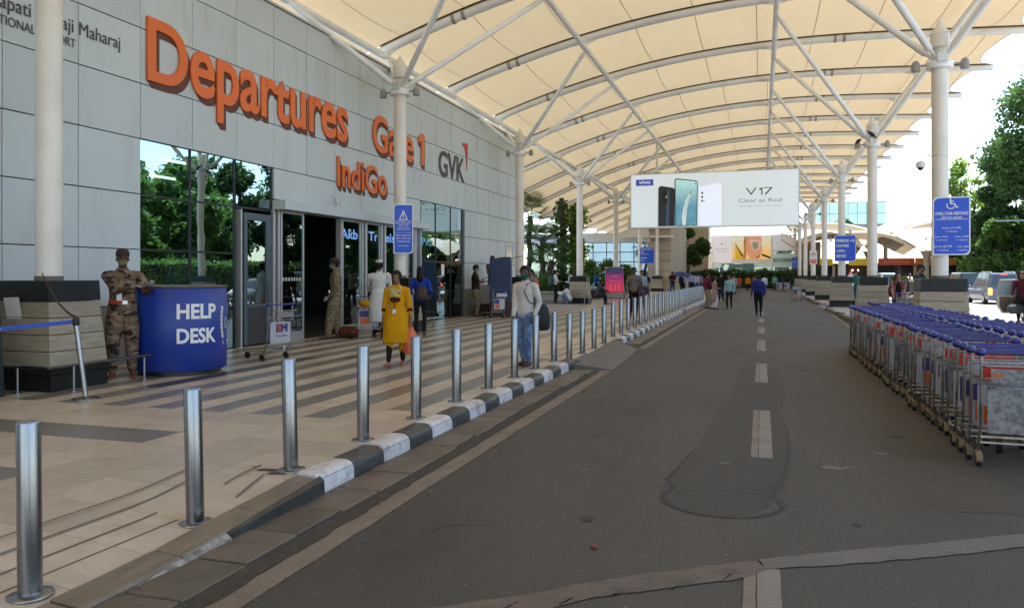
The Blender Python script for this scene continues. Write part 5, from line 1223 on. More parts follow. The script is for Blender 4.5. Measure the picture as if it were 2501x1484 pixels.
# laurel emblem wrapped round the right edge
m = MB()
def on(th, z, r=.6905): return (r * math.cos(th), r * math.sin(th), z)
ec = a0 + R(73)
for s_ in (-1, 1):
    for k in range(8):
        z = .52 + k * .062; off = (.17 - .0022 * (k - 4) ** 2) * s_; th = ec + off / .69; lw_ = .05 / .69
        for q in (1, -1):
            c0 = on(th, z); c1 = on(th + s_ * q * lw_ * .5 + s_ * .01, z + .04); c2 = on(th + s_ * q * lw_ * .9 + s_ * .01, z + .085); c3 = on(th + s_ * .01, z + .05)
            m.add([c0, c1, c2, c3], [(0, 1, 2, 3)])
for k in range(12):
    a1, a2 = k / 12 * 6.283, (k + 1) / 12 * 6.283
    m.add([on(ec + .09 * math.cos(a1), .76 + .07 * math.sin(a1)), on(ec + .09 * math.cos(a2), .76 + .07 * math.sin(a2)), on(ec + .115 * math.cos(a2), .76 + .09 * math.sin(a2)), on(ec + .115 * math.cos(a1), .76 + .09 * math.sin(a1))], [(0, 1, 2, 3)])
m.add([on(ec - .2, .43), on(ec + .2, .43), on(ec + .2, .50), on(ec - .2, .50)], [(0, 1, 2, 3)])
kind(m.obj('laurel_emblem', SIGNW, t), 'stuff')
# belt barrier
t = thing('belt_barrier', 'leaning steel queue post with a blue belt running left', 'barrier', (-7.82, 7.60, .13))
m = MB(); m.lathe([(.155, 0), (.155, .008), (.14, .018), (.04, .03), (.03, .035)], 28); m.obj('base_disc', STEEL, t, smooth=True)
top = Vector((-.115, -.03, .90))
m = MB(); m.tube([(0, 0, .02), top], .030, 14); m.obj('post', STEEL, t, smooth=True)
m = MB(); m.lathe([(.036, 0), (.04, .01), (.04, .085), (.03, .095)], 12, tuple(top + Vector((-.003, 0, -.01)))); m.obj('head', BLACKP, t, smooth=True)
bA = top + Vector((-.04, -.02, .035)); bB = Vector((-1.32, -1.42, .83))
def strip(mm, a, b, h, th=.003, sag=0, n=10):
    a = Vector(a); b = Vector(b); rs = []
    d = (b - a).normalized(); s_ = d.cross(Vector((0, 0, 1))).normalized() * th
    for i in range(n + 1):
        t_ = i / n; p = a.lerp(b, t_) - Vector((0, 0, sag * 4 * t_ * (1 - t_))); rs.append([tuple(p + s_ + Vector((0, 0, h / 2))), tuple(p - s_ + Vector((0, 0, h / 2))), tuple(p - s_ - Vector((0, 0, h / 2))), tuple(p + s_ - Vector((0, 0, h / 2)))])
    mm.rings(rs)
m = MB(); strip(m, bA, bB, .048, sag=.015); m.obj('belt', P('belt_blue', (.015, .07, .42), .55), t)
d_ = (bB - bA).normalized()
for q, body in ((.42, 'GVK'), (.80, 'GVK')):
    p = bA.lerp(bB, q) - Vector((0, 0, .015 * 4 * q * (1 - q))); o = place_text(body, SIGNW, 0, -.010, .020, None, .002, .02, 'C', 'belt_print', t)
    o.location = p + d_.cross(Vector((0, 0, 1))).normalized() * .006 * 1; o.rotation_euler = (0, 0, math.atan2(-d_.y, -d_.x))
    nrm = Vector((math.sin(o.rotation_euler.z), -math.cos(o.rotation_euler.z), 0)); o.location = p + nrm * .006
m = MB(); strip(m, top + Vector((0, 0, .09)), (-1.02, .30, 1.52), .03, .003, .10); m.obj('brown_strap', P('strap_brown', (.08, .045, .035), .8), t)
t = thing('sign_cabinet', 'dark grey sloping cabinet cut by the left edge of the picture', 'cabinet', (-9.25, 7.05, .13), R(20))
m = MB(); m.box(-.55, .42, -.3, .3, 0, 1.40, .06, .03); m.obj('cabinet_body', P('cabinet_dark', (.022, .028, .030), .5), t)
m = MB(); m.tube([(.30, -.1, 1.4), (.33, -.1, 1.6)], .012, 6); m.obj('antenna', BLACKP, t)
m = MB(); m.box(0, .26, 0, .003, 0, .32); o = m.obj('paper_sheet', P('paper_white', (.75, .74, .68), .8), None, (-9.45, 7.915, 1.02)); o.rotation_euler = (R(8), R(-2), 0)
tag(o, 'sheet of white paper taped to the nearest stone pedestal', 'paper')
# ---------------- column signs ----------------
def sign(label, loc, rz, w, h, lines, col_=SIGNB, cat='sign', corner=.0, frame=SIGNW, extra=None, thick=.03):
    t = thing('column_sign', label, cat, loc, rz)
    def rr_poly(w_, h_, c):
        p = [(-w_ / 2, -h_ / 2), ]
        for k in range(7): a = -math.pi / 2 + math.pi / 2 * k / 6; p.append((w_ / 2 - c + c * math.cos(a), -h_ / 2 + c + c * math.sin(a)))
        p.append((w_ / 2, h_ / 2))
        for k in range(7): a = math.pi / 2 + math.pi / 2 * k / 6; p.append((-w_ / 2 + c + c * math.cos(a), h_ / 2 - c + c * math.sin(a)))
        return p
    M_ = Matrix(((1, 0, 0, 0), (0, 0, -1, 0), (0, 1, 0, 0), (0, 0, 0, 1)))
    c = corner or .001
    m = MB(); m.prism(rr_poly(w, h, c), thick, M_); m.obj('board', frame, t)
    m = MB(); m.prism(rr_poly(w - .05, h - .05, c), .004, Matrix.Translation((0, -thick, 0)) @ M_); m.obj('face', col_, t)
    for ln in lines:
        body, x, z, hh, ww = ln[:5]; mt = ln[5] if len(ln) > 5 else SIGNW; al = ln[6] if len(ln) > 6 else 'C'
        place_text(body, mt, x, z, hh, ww, .003, ln[7] if len(ln) > 7 else .008, al, 'sign_text', t, y=-thick - .0045)
    if extra: extra(t, -thick - .0045)
    m = MB(); m.box(-.12, .12, 0, .10, -h * .3, -h * .3 + .04); m.box(-.12, .12, 0, .10, h * .3, h * .3 + .04); m.obj('bracket', ALU, t)
    return t
def arrow(x, z, s_):
    def fn(t, y):
        m = MB(); m.box(x - s_, x + s_ * .75, y - .003, y, z - s_ * .13, z + s_ * .13)
        for q in (1, -1): m.add([(x + s_ * .95, y - .003, z + q * s_ * .06), (x + s_ * .30, y - .003, z + q * s_ * .72), (x + s_ * .05, y - .003, z + q * s_ * .72), (x + s_ * .72, y - .003, z - q * s_ * .0)], [(0, 1, 2, 3) if q > 0 else (3, 2, 1, 0)])
        m.obj('arrow', SIGNW, t)
    return fn
def wheelchair(x, z, s_):
    def fn(t, y):
        m = MB(); Y = y - .003
        def disc(cx, cz, r, r2=0, a0=0, a1=6.2832, n=20):
            for k in range(n):
                a, b = a0 + (a1 - a0) * k / n, a0 + (a1 - a0) * (k + 1) / n
                p = [(cx + r * math.cos(a), Y, cz + r * math.sin(a)), (cx + r * math.cos(b), Y, cz + r * math.sin(b)), (cx + r2 * math.cos(b), Y, cz + r2 * math.sin(b)), (cx + r2 * math.cos(a), Y, cz + r2 * math.sin(a))]
                m.add(p, [(0, 3, 2, 1)])
        def seg(x0, z0, x1, z1, w):
            d = Vector((x1 - x0, 0, z1 - z0)).normalized() * w; n = Vector((-d.z, 0, d.x))
            m.add([(x0 - n.x, Y - .0005, z0 - n.z), (x0 + n.x, Y - .0005, z0 + n.z), (x1 + n.x, Y - .0005, z1 + n.z), (x1 - n.x, Y - .0005, z1 - n.z)], [(3, 2, 1, 0)])
        disc(x - .06 * s_, z + .82 * s_, .13 * s_, 0.001)
        disc(x - .02 * s_, z + .0 * s_, .42 * s_, .33 * s_, R(150), R(345))
        seg(x - .06 * s_, z + .66 * s_, x - .02 * s_, z + .12 * s_, .07 * s_); seg(x - .02 * s_, z + .14 * s_, x + .36 * s_, z + .14 * s_, .06 * s_); seg(x - .04 * s_, z + .42 * s_, x + .28 * s_, z + .40 * s_, .05 * s_); seg(x + .34 * s_, z + .16 * s_, x + .54 * s_, z - .26 * s_, .06 * s_); seg(x + .5 * s_, z - .27 * s_, x + .72 * s_, z - .18 * s_, .045 * s_)
        m.obj('wheelchair_symbol', SIGNW, t)
        m = MB(); m.box(-.30, .30, Y, y, .135, .145); m.obj('divider', SIGNW, t)
    return fn
sign('blue wheelchair assistance sign on the nearest right column', (3.87, 18.90, 2.68), R(-3), .71, 1.24,
     [('WHEEL CHAIR ASSISTANCE', 0, .235, .066, .62, SIGNW, 'C', .018), ('व्हील चेअर सहाय्यक', 0, .155, .055, .40), ('AirAsia | एअर एशिया', 0, -.06, .045, .36), ('+91 7544665029', 0, -.135, .030, .22),
      ('GoAir | गोएअर', -.19, -.245, .04, .26), ('+91 9447726150', -.19, -.315, .026, .22), ('IndiGo | इंडिगो', .19, -.245, .04, .26), ('+91 7840001561', .19, -.315, .026, .22),
      ('Star Air | स्टार एअर', -.16, -.455, .045, .34), ('+91 9850384752', -.16, -.53, .028, .22), ('TruJet | ट्रूजेट', .21, -.455, .042, .22), ('+91 7893085329', .20, -.53, .026, .20)], corner=.10, extra=wheelchair(-.01, .44, .20))
sign('blue premium car park sign with a right arrow', (3.85, 40.95, 2.92), R(-4), .96, 1.26,
     [('PREMIUM', -.40, .30, .14, .54, SIGNW, 'L', .022), ('CAR PARK', -.40, .06, .14, .58, SIGNW, 'L', .022), ('प्रिमियम', -.40, -.18, .13, .40, SIGNW, 'L', .015), ('वाहनतळ', -.40, -.44, .13, .44, SIGNW, 'L', .015)], corner=.11, extra=arrow(.30, .36, .12))
def tri(t, y):
    m = MB(); Y = y - .003; a = [(0, .50), (-.12, .24), (.12, .24)]; b = [(0, .44), (-.085, .262), (.085, .262)]
    for k in range(3):
        p, q = a[k], a[(k + 1) % 3]; r_, s_ = b[k], b[(k + 1) % 3]; m.add([(p[0], Y, p[1]), (q[0], Y, q[1]), (s_[0], Y, s_[1]), (r_[0], Y, r_[1])], [(0, 1, 2, 3)])
    m.add([(-.012, Y, .30), (.012, Y, .30), (.012, Y, .40), (-.012, Y, .40)], [(0, 1, 2, 3)])
    m.obj('warning_triangle', SIGNW, t); m = MB(); m.box(-.23, .23, Y, y, -.105, -.10); m.obj('divider', SIGNW, t)
sign('tall blue warning notice strapped to the column before the entrance', (-9.0, 19.02, 2.85), R(33), .52, 1.30,
     [('IT IS PROHIBITED TO CARRY', 0, .19, .034, .42), ('ARMS AND AMMUNITION IN THE', 0, .135, .034, .42), ('TERMINAL BUILDING', 0, .08, .034, .28), ('PENALTY FOR VIOLATION IS', 0, .02, .026, .32), ('IMPRISONMENT OR FINE', 0, -.03, .026, .32), ('शस्त्र व दारूगोळा घेऊन', 0, -.19, .045, .40), ('टर्मिनल इमारतीत प्रवेश', 0, -.27, .045, .40), ('करण्यास मनाई आहे', 0, -.35, .045, .34), ('दंड किंवा शिक्षा', 0, -.46, .03, .28)], corner=.09, extra=tri)
RED = P('sign_red', (.62, .10, .10), .5); SGW = P('sign_board_white', (.72, .70, .70), .5)
def nosmoke(t, y):
    m = MB(); Y = y - .003
    for k in range(24):
        a, b = 6.2832 * k / 24, 6.2832 * (k + 1) / 24
        m.add([(.15 * math.cos(a), Y, .24 + .15 * math.sin(a)), (.15 * math.cos(b), Y, .24 + .15 * math.sin(b)), (.12 * math.cos(b), Y, .24 + .12 * math.sin(b)), (.12 * math.cos(a), Y, .24 + .12 * math.sin(a))], [(0, 3, 2, 1)])
    m.box(-.125, .125, Y - .001, Y, .225, .255)
    m.obj('ban_ring', P('ban_dark_red', (.35, .06, .08), .5), t)
    m = MB(); m.box(-.09, .11, Y - .004, Y - .003, .265, .285); m.obj('cigarette', LGREY, t)
    m = MB(); m.box(-.21, .21, Y, y, -.43, -.12); m.obj('red_field', RED, t)
    place_text('NO SMOKING', SIGNW, 0, -.25, .05, .32, .002, .01, 'C', 'sign_text', t, y=Y - .001)
sign('white and red no smoking sign on a right column', (3.72, 63.0, 2.95), 0, .52, 1.0, [], SGW, corner=.002, extra=nosmoke, frame=SGW)
sign('small far blue wheelchair sign on a right column', (3.72, 95.9, 2.9), 0, .72, 1.7, [('WHEEL CHAIR', 0, .3, .08, .55), ('ASSISTANCE', 0, .15, .08, .55), ('AirAsia', 0, -.1, .07, .3), ('GoAir  IndiGo', 0, -.35, .07, .5)], corner=.1, extra=wheelchair(0, .6, .15))
sign('blue departures and arrivals direction sign on a left column', (-8.6, 62.9, 3.2), R(4), 1.15, 1.30, [('DEPARTURES', -.5, .42, .12, .75, SIGNW, 'L'), ('प्रस्थान', -.5, .22, .10, .3, SIGNW, 'L'), ('CHECK IN', -.5, .06, .10, .6, SIGNW, 'L'), ('ARRIVAL', -.5, -.26, .12, .5, SIGNW, 'L'), ('आगमन', -.5, -.46, .10, .3, SIGNW, 'L')], corner=.002, extra=arrow(.36, .48, .10))
def dome(label, col_xy, z, side, r=.19):
    t = thing('dome_camera', label, 'camera', (col_xy[0], col_xy[1], z))
    s_ = side; m = MB(); m.tube([(s_ * r, 0, .22), (s_ * (r + .02), 0, .26), (s_ * (r + .10), 0, .28), (s_ * (r + .17), 0, .22), (s_ * (r + .19), 0, .12)], .013, 8); m.obj('arm', ALU, t, smooth=True)
    m = MB(); m.lathe([(.05, .13), (.09, .10), (.10, .0), (.09, -.01)], 16, (s_ * (r + .19), 0, 0)); m.obj('housing', TUBEP, t, smooth=True)
    m = MB(); m.ball((s_ * (r + .19), 0, -.01), .065, 12, 8); m.obj('lens_dome', P('dome_dark', (.03, .03, .035), .15), t, smooth=True)
    m = MB(); m.lathe([(.173, .215), (.173, .235)], 24); m.obj('strap_band', ALU, t, smooth=True)
dome('white dome camera hanging left of the wheelchair sign column', (3.72, 19.25), 4.0, -1)
dome('white dome camera right of the column with the car park sign', (3.72, 41.2), 3.75, 1)
dome('small white dome camera right of the fourth right column', (3.72, 52.2), 3.75, 1)
# two crows on the collar of the second right column
CROW = P('crow_black', (.008, .008, .010), .5)
for i, (x, y, z, rz, tl, lb) in enumerate([(3.24, 30.0, 6.22, R(200), .2, 'black crow perched on the lamp at the column collar'), (3.66, 29.86, 6.42, R(60), .75, 'black crow leaning upright against the column above the collar')]):
    t = thing('crow', lb, 'bird', (x, y, z), rz)
    m = MB(); c, s_ = math.cos(tl), math.sin(tl)
    pr = [(-.26, .010), (-.20, .018), (-.12, .035), (-.04, .058), (.03, .062), (.09, .045), (.12, .036), (.15, .034), (.18, .022), (.19, .010), (.235, .003)]
    m.tube([(0, a * c, .09 + a * s_) for a, r_ in pr], [r_ for a, r_ in pr], 12); m.obj('body', CROW, t, smooth=True)
    for q in (-1, 1):
        m = MB(); m.tube([(q * .02, 0, .05), (q * .025, .01, 0)], .005, 5); m.tube([(q * .025, -.01, .004), (q * .03, .04, .004)], .004, 5); m.obj('leg', CROW, t)
# ---------------- billboards ----------------
BBW = EM('lightbox_white', (.60, .67, .72), .16)
VX0, VX1, VY, VZ0, VZ1 = -7.47, 2.07, 47.3, 4.42, 7.66
t = thing('phone_billboard', 'large hanging white backlit billboard advertising V17 phones', 'billboard', ((VX0 + VX1) / 2, VY, VZ0)); W = VX1 - VX0; Hh = VZ1 - VZ0
m = MB(); m.bbox(-W / 2, W / 2, 0, .35, 0, Hh, .02); m.obj('box', ALU, t)
m = MB(); m.box(-W / 2 + .06, W / 2 - .06, -.012, 0, .07, Hh - .06); m.obj('lit_face', BBW, t)
def poly(name, pts, y, mat, parent, th=.004):
    mm = MB(); mm.prism(pts, th, Matrix.Translation((0, y, 0)) @ Matrix(((1, 0, 0, 0), (0, 0, -1, 0), (0, 1, 0, 0), (0, 0, 0, 1)))); return mm.obj(name, mat, parent)
def U(px, py): return (-W / 2 + W * (px - 255) / 1445.0, Hh * (1 - (py - 192) / 460.0))
def PP(name, pts, y, mat, th=.004): return poly(name, [U(*p) for p in pts][::-1], y, mat, t, th)
def EMc(n, c, s_=.35): return EM(n, c, s_ * .45)
VB = EMc('brand_blue', (.035, .06, .34))
PP('logo_field', [(306, 240), (463, 240), (463, 293), (306, 293)], -.0125, VB)
x, z = U(384, 277); place_text('vivo', EMc('print_white', (.7, .75, .85)), x, z, .175, .66, .003, .005, 'C', 'logo_text', t, y=-.017, xh=.55)
ph = EMc('phone_black', (.012, .018, .025), .15)
PP('black_phone', [(512, 310), (530, 298), (640, 318), (652, 330), (652, 638), (500, 638), (505, 320)], -.0125, ph)
PP('phone_sheen', [(585, 345), (608, 330), (600, 638), (572, 638)], -.017, EMc('phone_sheen', (.03, .07, .11), .3))
PP('phone_edge', [(505, 322), (510, 314), (508, 638), (500, 638)], -.0175, EMc('phone_edge', (.25, .28, .30), .3))
cam_m = EMc('camera_black', (.003, .004, .005), .05)
PP('camera_block', [(540, 350), (548, 340), (585, 345), (587, 440), (545, 440), (540, 430)], -.0178, cam_m)
PP('flash', [(574, 382), (584, 382), (584, 402), (574, 402)], -.022, EMc('flash_yellow', (.35, .40, .15)))
PP('front_phone', [(650, 262), (655, 245), (668, 240), (835, 262), (850, 270), (853, 290), (847, 638), (655, 638)], -.0225, ph)
def vgrad(name, c0, c1, s_, z0, z1):
    m_ = bpy.data.materials.new(name); m_.use_nodes = True; N = m_.node_tree.nodes; L = m_.node_tree.links; b = N['Principled BSDF']
    tc = N.new('ShaderNodeTexCoord'); sp = N.new('ShaderNodeSeparateXYZ'); mr = N.new('ShaderNodeMapRange'); mr.inputs[1].default_value = z0; mr.inputs[2].default_value = z1
    nz = N.new('ShaderNodeTexNoise'); nz.inputs['Scale'].default_value = 3; L.new(tc.outputs['Object'], nz.inputs['Vector'])
    ad = N.new('ShaderNodeMath'); ad.inputs[1].default_value = 0; L.new(tc.outputs['Object'], sp.inputs[0]); L.new(sp.outputs[2], mr.inputs[0])
    ma = N.new('ShaderNodeMath'); ma.operation = 'MULTIPLY_ADD'; ma.inputs[1].default_value = .35; L.new(nz.outputs['Fac'], ma.inputs[0]); L.new(mr.outputs[0], ma.inputs[2])
    x = N.new('ShaderNodeMix'); x.data_type = 'RGBA'; x.inputs[6].default_value = (*c0, 1); x.inputs[7].default_value = (*c1, 1); L.new(ma.outputs[0], x.inputs[0])
    L.new(x.outputs[2], b.inputs['Base Color']); L.new(x.outputs[2], b.inputs['Emission Color']); b.inputs['Emission Strength'].default_value = s_; return m_
PP('phone_screen', [(660, 256), (668, 249), (830, 269), (845, 276), (847, 292), (841, 632), (661, 632)], -.0265, vgrad('screen_sea', (.01, .10, .18), (.30, .45, .42), .4, 1.2, 3.6), .003)
wk = [(720, 632), (716, 560), (728, 490), (752, 420), (783, 372), (792, 376), (775, 430), (760, 500), (752, 570), (748, 632)]
PP('boat_wake', wk, -.030, EMc('wake_white', (.55, .62, .62), .4)); PP('boat_wake', [(735, 560), (742, 500), (762, 430), (785, 380), (770, 440), (752, 500), (745, 560)], -.0345, EMc('wake_pale', (.30, .45, .50), .4))
PP('boat', [(782, 372), (790, 342), (798, 350), (793, 374)], -.039, EMc('boat_orange', (.30, .16, .06)))
PP('punch_hole', [(828, 284), (834, 282), (838, 288), (834, 294), (828, 292)], -.0305, cam_m)
PP('white_phone', [(862, 318), (1035, 288), (1058, 292), (1068, 312), (1066, 638), (862, 638)], -.0125, EMc('phone_white_back', (.62, .68, .80), .5))
PP('phone_rim', [(1058, 292), (1068, 312), (1066, 638), (1061, 638), (1062, 314), (1052, 294)], -.017, EMc('rim_pink', (.55, .42, .42), .3))
for (cx, cy_) in ((891, 368), (891, 401), (891, 433)): PP('camera_lens', [(cx + 8 * math.cos(a), cy_ + 10 * math.sin(a)) for a in np.linspace(0, 5.8, 12)], -.0172, cam_m)
PP('camera_lens', [(909 + 3.5 * math.cos(a), 431 + 4.5 * math.sin(a)) for a in np.linspace(0, 5.6, 8)], -.0172, cam_m)
DK = EMc('print_dark', (.012, .014, .018), .05); GR = EMc('print_grey', (.12, .13, .14), .25); LG = EMc('print_pale', (.34, .36, .38), .4)
for body, px, py, h_, w_, mt, bo in (('V', 1305, 397, .41, .60, DK, -.012), ('1', 1385, 397, .41, .17, DK, -.04), ('7', 1445, 397, .41, .52, DK, -.012), ('Clear as Real', 1378, 455, .22, 2.35, GR, -.005), ('Super Night Camera | iView Display', 1378, 492, .10, 2.32, LG, 0)):
    x, z = U(px, py); place_text(body, mt, x, z, h_, w_, .003, bo, 'C', 'slogan_text', t, y=-.0125)
for hxx in (-5.9, .47):
    m = MB(); x = hxx - (VX0 + VX1) / 2; m.tube([(x, .15, Hh), (x, .15, (9.5 if hxx < 0 else 10.2) - VZ0)], .06, 8); m.obj('hanger', ALU, t)
    m = MB(); m.box(x - .2, x + .2, .05, .25, Hh, Hh + .08); m.obj('hanger_foot', P('bracket_steel', (.35, .33, .3), .5), t)
t = thing('photo_billboard', 'smaller far billboard with a face in mirrored sunglasses', 'billboard', (-2.28, 105, 3.15)); W = 7.5; Hh = 3.5
def U(px, py): return (-W / 2 + W * (px - 838) / 1050.0, Hh * (1 - (py + 40) / 355.0))
m = MB(); m.bbox(-W / 2, W / 2, 0, .4, 0, Hh, .02); m.obj('box', TUBEP, t)
PP('white_field', [(845, -36), (1188, -36), (1188, 305), (845, 305)], -.003, EMc('field_pale', (.62, .60, .66), .35))
PP('photo_field', [(1190, -30), (1850, -30), (1850, 265), (1190, 265)], -.003, vgrad('photo_blur', (.55, .30, .05), (.42, .42, .34), .3, 1.2, 3.6))
PP('road_stripe', [(1250, 60), (1380, 215), (1360, 235), (1240, 65)], -.008, DK); PP('road_stripe', [(1240, 80), (1365, 240), (1365, 264), (1240, 264)], -.0085, EMc('taxi_yellow', (.60, .36, .02), .3)); PP('road_stripe', [(1690, 190), (1848, 235), (1848, 262), (1690, 215)], -.0082, DK)
PP('hair_shape', [(1400, -28), (1450, -28), (1440, 120), (1420, 264), (1365, 264), (1395, 150), (1385, 40)], -.009, EMc('hair_red', (.40, .16, .07), .3))
PP('face_shape', [(1440, -28), (1690, -28), (1690, 60), (1700, 130), (1690, 180), (1665, 200), (1670, 235), (1640, 264), (1500, 264), (1440, 180), (1425, 90)], -.0095, EMc('face_tone', (.62, .30, .17), .3))
PP('glasses', [(1470, 30), (1510, 8), (1660, 20), (1690, 60), (1640, 140), (1560, 160), (1530, 130), (1510, 60)], -.014, EMc('glasses_pink', (.66, .42, .40), .3))
PP('lens_shape', [(1535, 50), (1580, 38), (1640, 55), (1630, 110), (1590, 145), (1545, 120)], -.0185, EMc('lens_grey', (.22, .24, .15), .3)); PP('lips_shape', [(1585, 238), (1665, 205), (1668, 225), (1620, 252)], -.0142, EMc('lips_red', (.45, .06, .05), .3))
PP('fruit_logo', [(1007 + 10 * math.cos(a), 60 + 12 * math.sin(a)) for a in np.linspace(0, 5.8, 12)], -.008, DK)
for body, px, py, h_, w_ in (('Shot on iPhone 11', 1010, 135, .18, 1.7), ('Lima, Peru', 1010, 170, .16, 1.0)): x, z = U(px, py); place_text(body, GR, x, z, h_, w_, .003, 0, 'C', 'slogan_text', t, y=-.008)
for x in (-3.55, 3.6): m = MB(); m.tube([(x, .2, 0), (x, .2, -3.05)], .12, 10); m.obj('leg', WHITEP, t, smooth=True)
# ---------------- kiosk, screens ----------------
t = thing('ticket_kiosk', 'purple and red advertising kiosk standing on the walkway', 'kiosk', (-8.95, 50.3, .13), R(14))
m = MB(); m.add([(-.58, -.02, 0), (.58, -.02, 0), (.58, -.02, 1.95), (-.58, -.02, 1.95), (-.58, .85, 0), (.58, .85, 0), (.58, .35, 1.95), (-.58, .35, 1.95)], [(0, 1, 2, 3), (5, 4, 7, 6), (1, 5, 6, 2), (4, 0, 3, 7), (3, 2, 6, 7), (0, 4, 5, 1)]); m.obj('kiosk_body', P('kiosk_purple', (.12, .02, .16), .4, c2=(.20, .02, .08), sc=2), t)
kg = vgrad('kiosk_gradient', (.75, .02, .06), (.13, .02, .16), .15, .7, 1.9)
m = MB(); m.box(-.56, .56, -.035, -.022, .42, 1.62); m.obj('poster', kg, t); m = MB(); m.box(-.56, .56, -.035, -.022, .05, .38); m.obj('plinth_panel', P('kiosk_grey', (.3, .28, .27), .6), t)
m = MB(); m.box(-.42, .42, -.06, -.035, 1.66, 2.0); m.obj('top_screen', P('kiosk_navy', (.03, .03, .16), .3), t)
m = MB(); m.box(-.62, .62, -.05, .40, 1.95, 2.03); m.obj('top_cap', P('kiosk_cream', (.45, .4, .36), .6), t)
place_text('BOOK A RIDE', SIGNW, 0, 1.40, .06, .30, .003, .01, 'C', 'poster_text', t, y=-.036); place_text('Available at Pune Airport Station', SIGNW, 0, 1.12, .05, .75, .003, .0, 'C', 'poster_text', t, y=-.036)
m = MB()
for i in range(3):
    for j in range(3): m.box(-.30 + i * .26, -.20 + i * .26, -.039, -.036, .56 + j * .15, .62 + j * .15)
kind(m.obj('poster_icons', P('icon_pink', (.7, .45, .55), .5), t), 'stuff')
# ---------------- navy guard screen and platform ----------------
t = thing('guard_screen', 'tall navy blue guard post screen near the end of the wall', 'screen', (-8.95, 27.0, .13), R(14))
NB = P('screen_navy', (.015, .035, .11), .55, c2=(.012, .028, .09), sc=1.5); m = MB(); m.bbox(-.38, .38, -.03, .03, .62, 2.09, .01); m.bbox(.33, .38, .04, .75, .62, 2.09, .01); m.obj('screen_panel', NB, t)
m = MB(); m.bbox(-.38, .38, -.032, .028, .0, .60, .01); m.obj('lower_panel', P('screen_brown', (.045, .016, .012), .5), t)
t = thing('guard_platform', 'brown and white boarded guard platform against the wall', 'platform', (-9.75, 28.6, .13))
m = MB(); m.bbox(-.45, .5, -.8, .8, 0, .43, .01); m.obj('platform_box', P('screen_brown', (.045, .016, .012), .5), t); m = MB(); m.bbox(-.42, .46, -.84, -.80, .45, 1.15, .005); m.obj('white_board', P('board_white', (.42, .42, .42), .6), t)
t = thing('rifle', 'black rifle resting across the top of the navy guard screen', 'rifle', (-8.78, 27.15, 2.25), R(14))
m = MB(); m.tube([(.1, 0, .0), (.62, 0, .06)], .011, 8); m.tube([(.60, 0, .06), (.60, 0, .10)], .007, 6); m.obj('barrel', BLACKP, t); m = MB(); m.box(-.22, .18, -.02, .02, -.03, .035); m.obj('receiver', BLACKP, t)
m = MB(); m.tube([(-.2, 0, 0), (-.45, 0, -.05)], [.02, .035], 8); m.obj('stock', P('stock_brown', (.05, .02, .01), .5), t); m = MB(); m.tube([(0, 0, -.02), (.02, 0, -.1), (.06, 0, -.16)], .018, 8); m.obj('magazine', BLACKP, t)
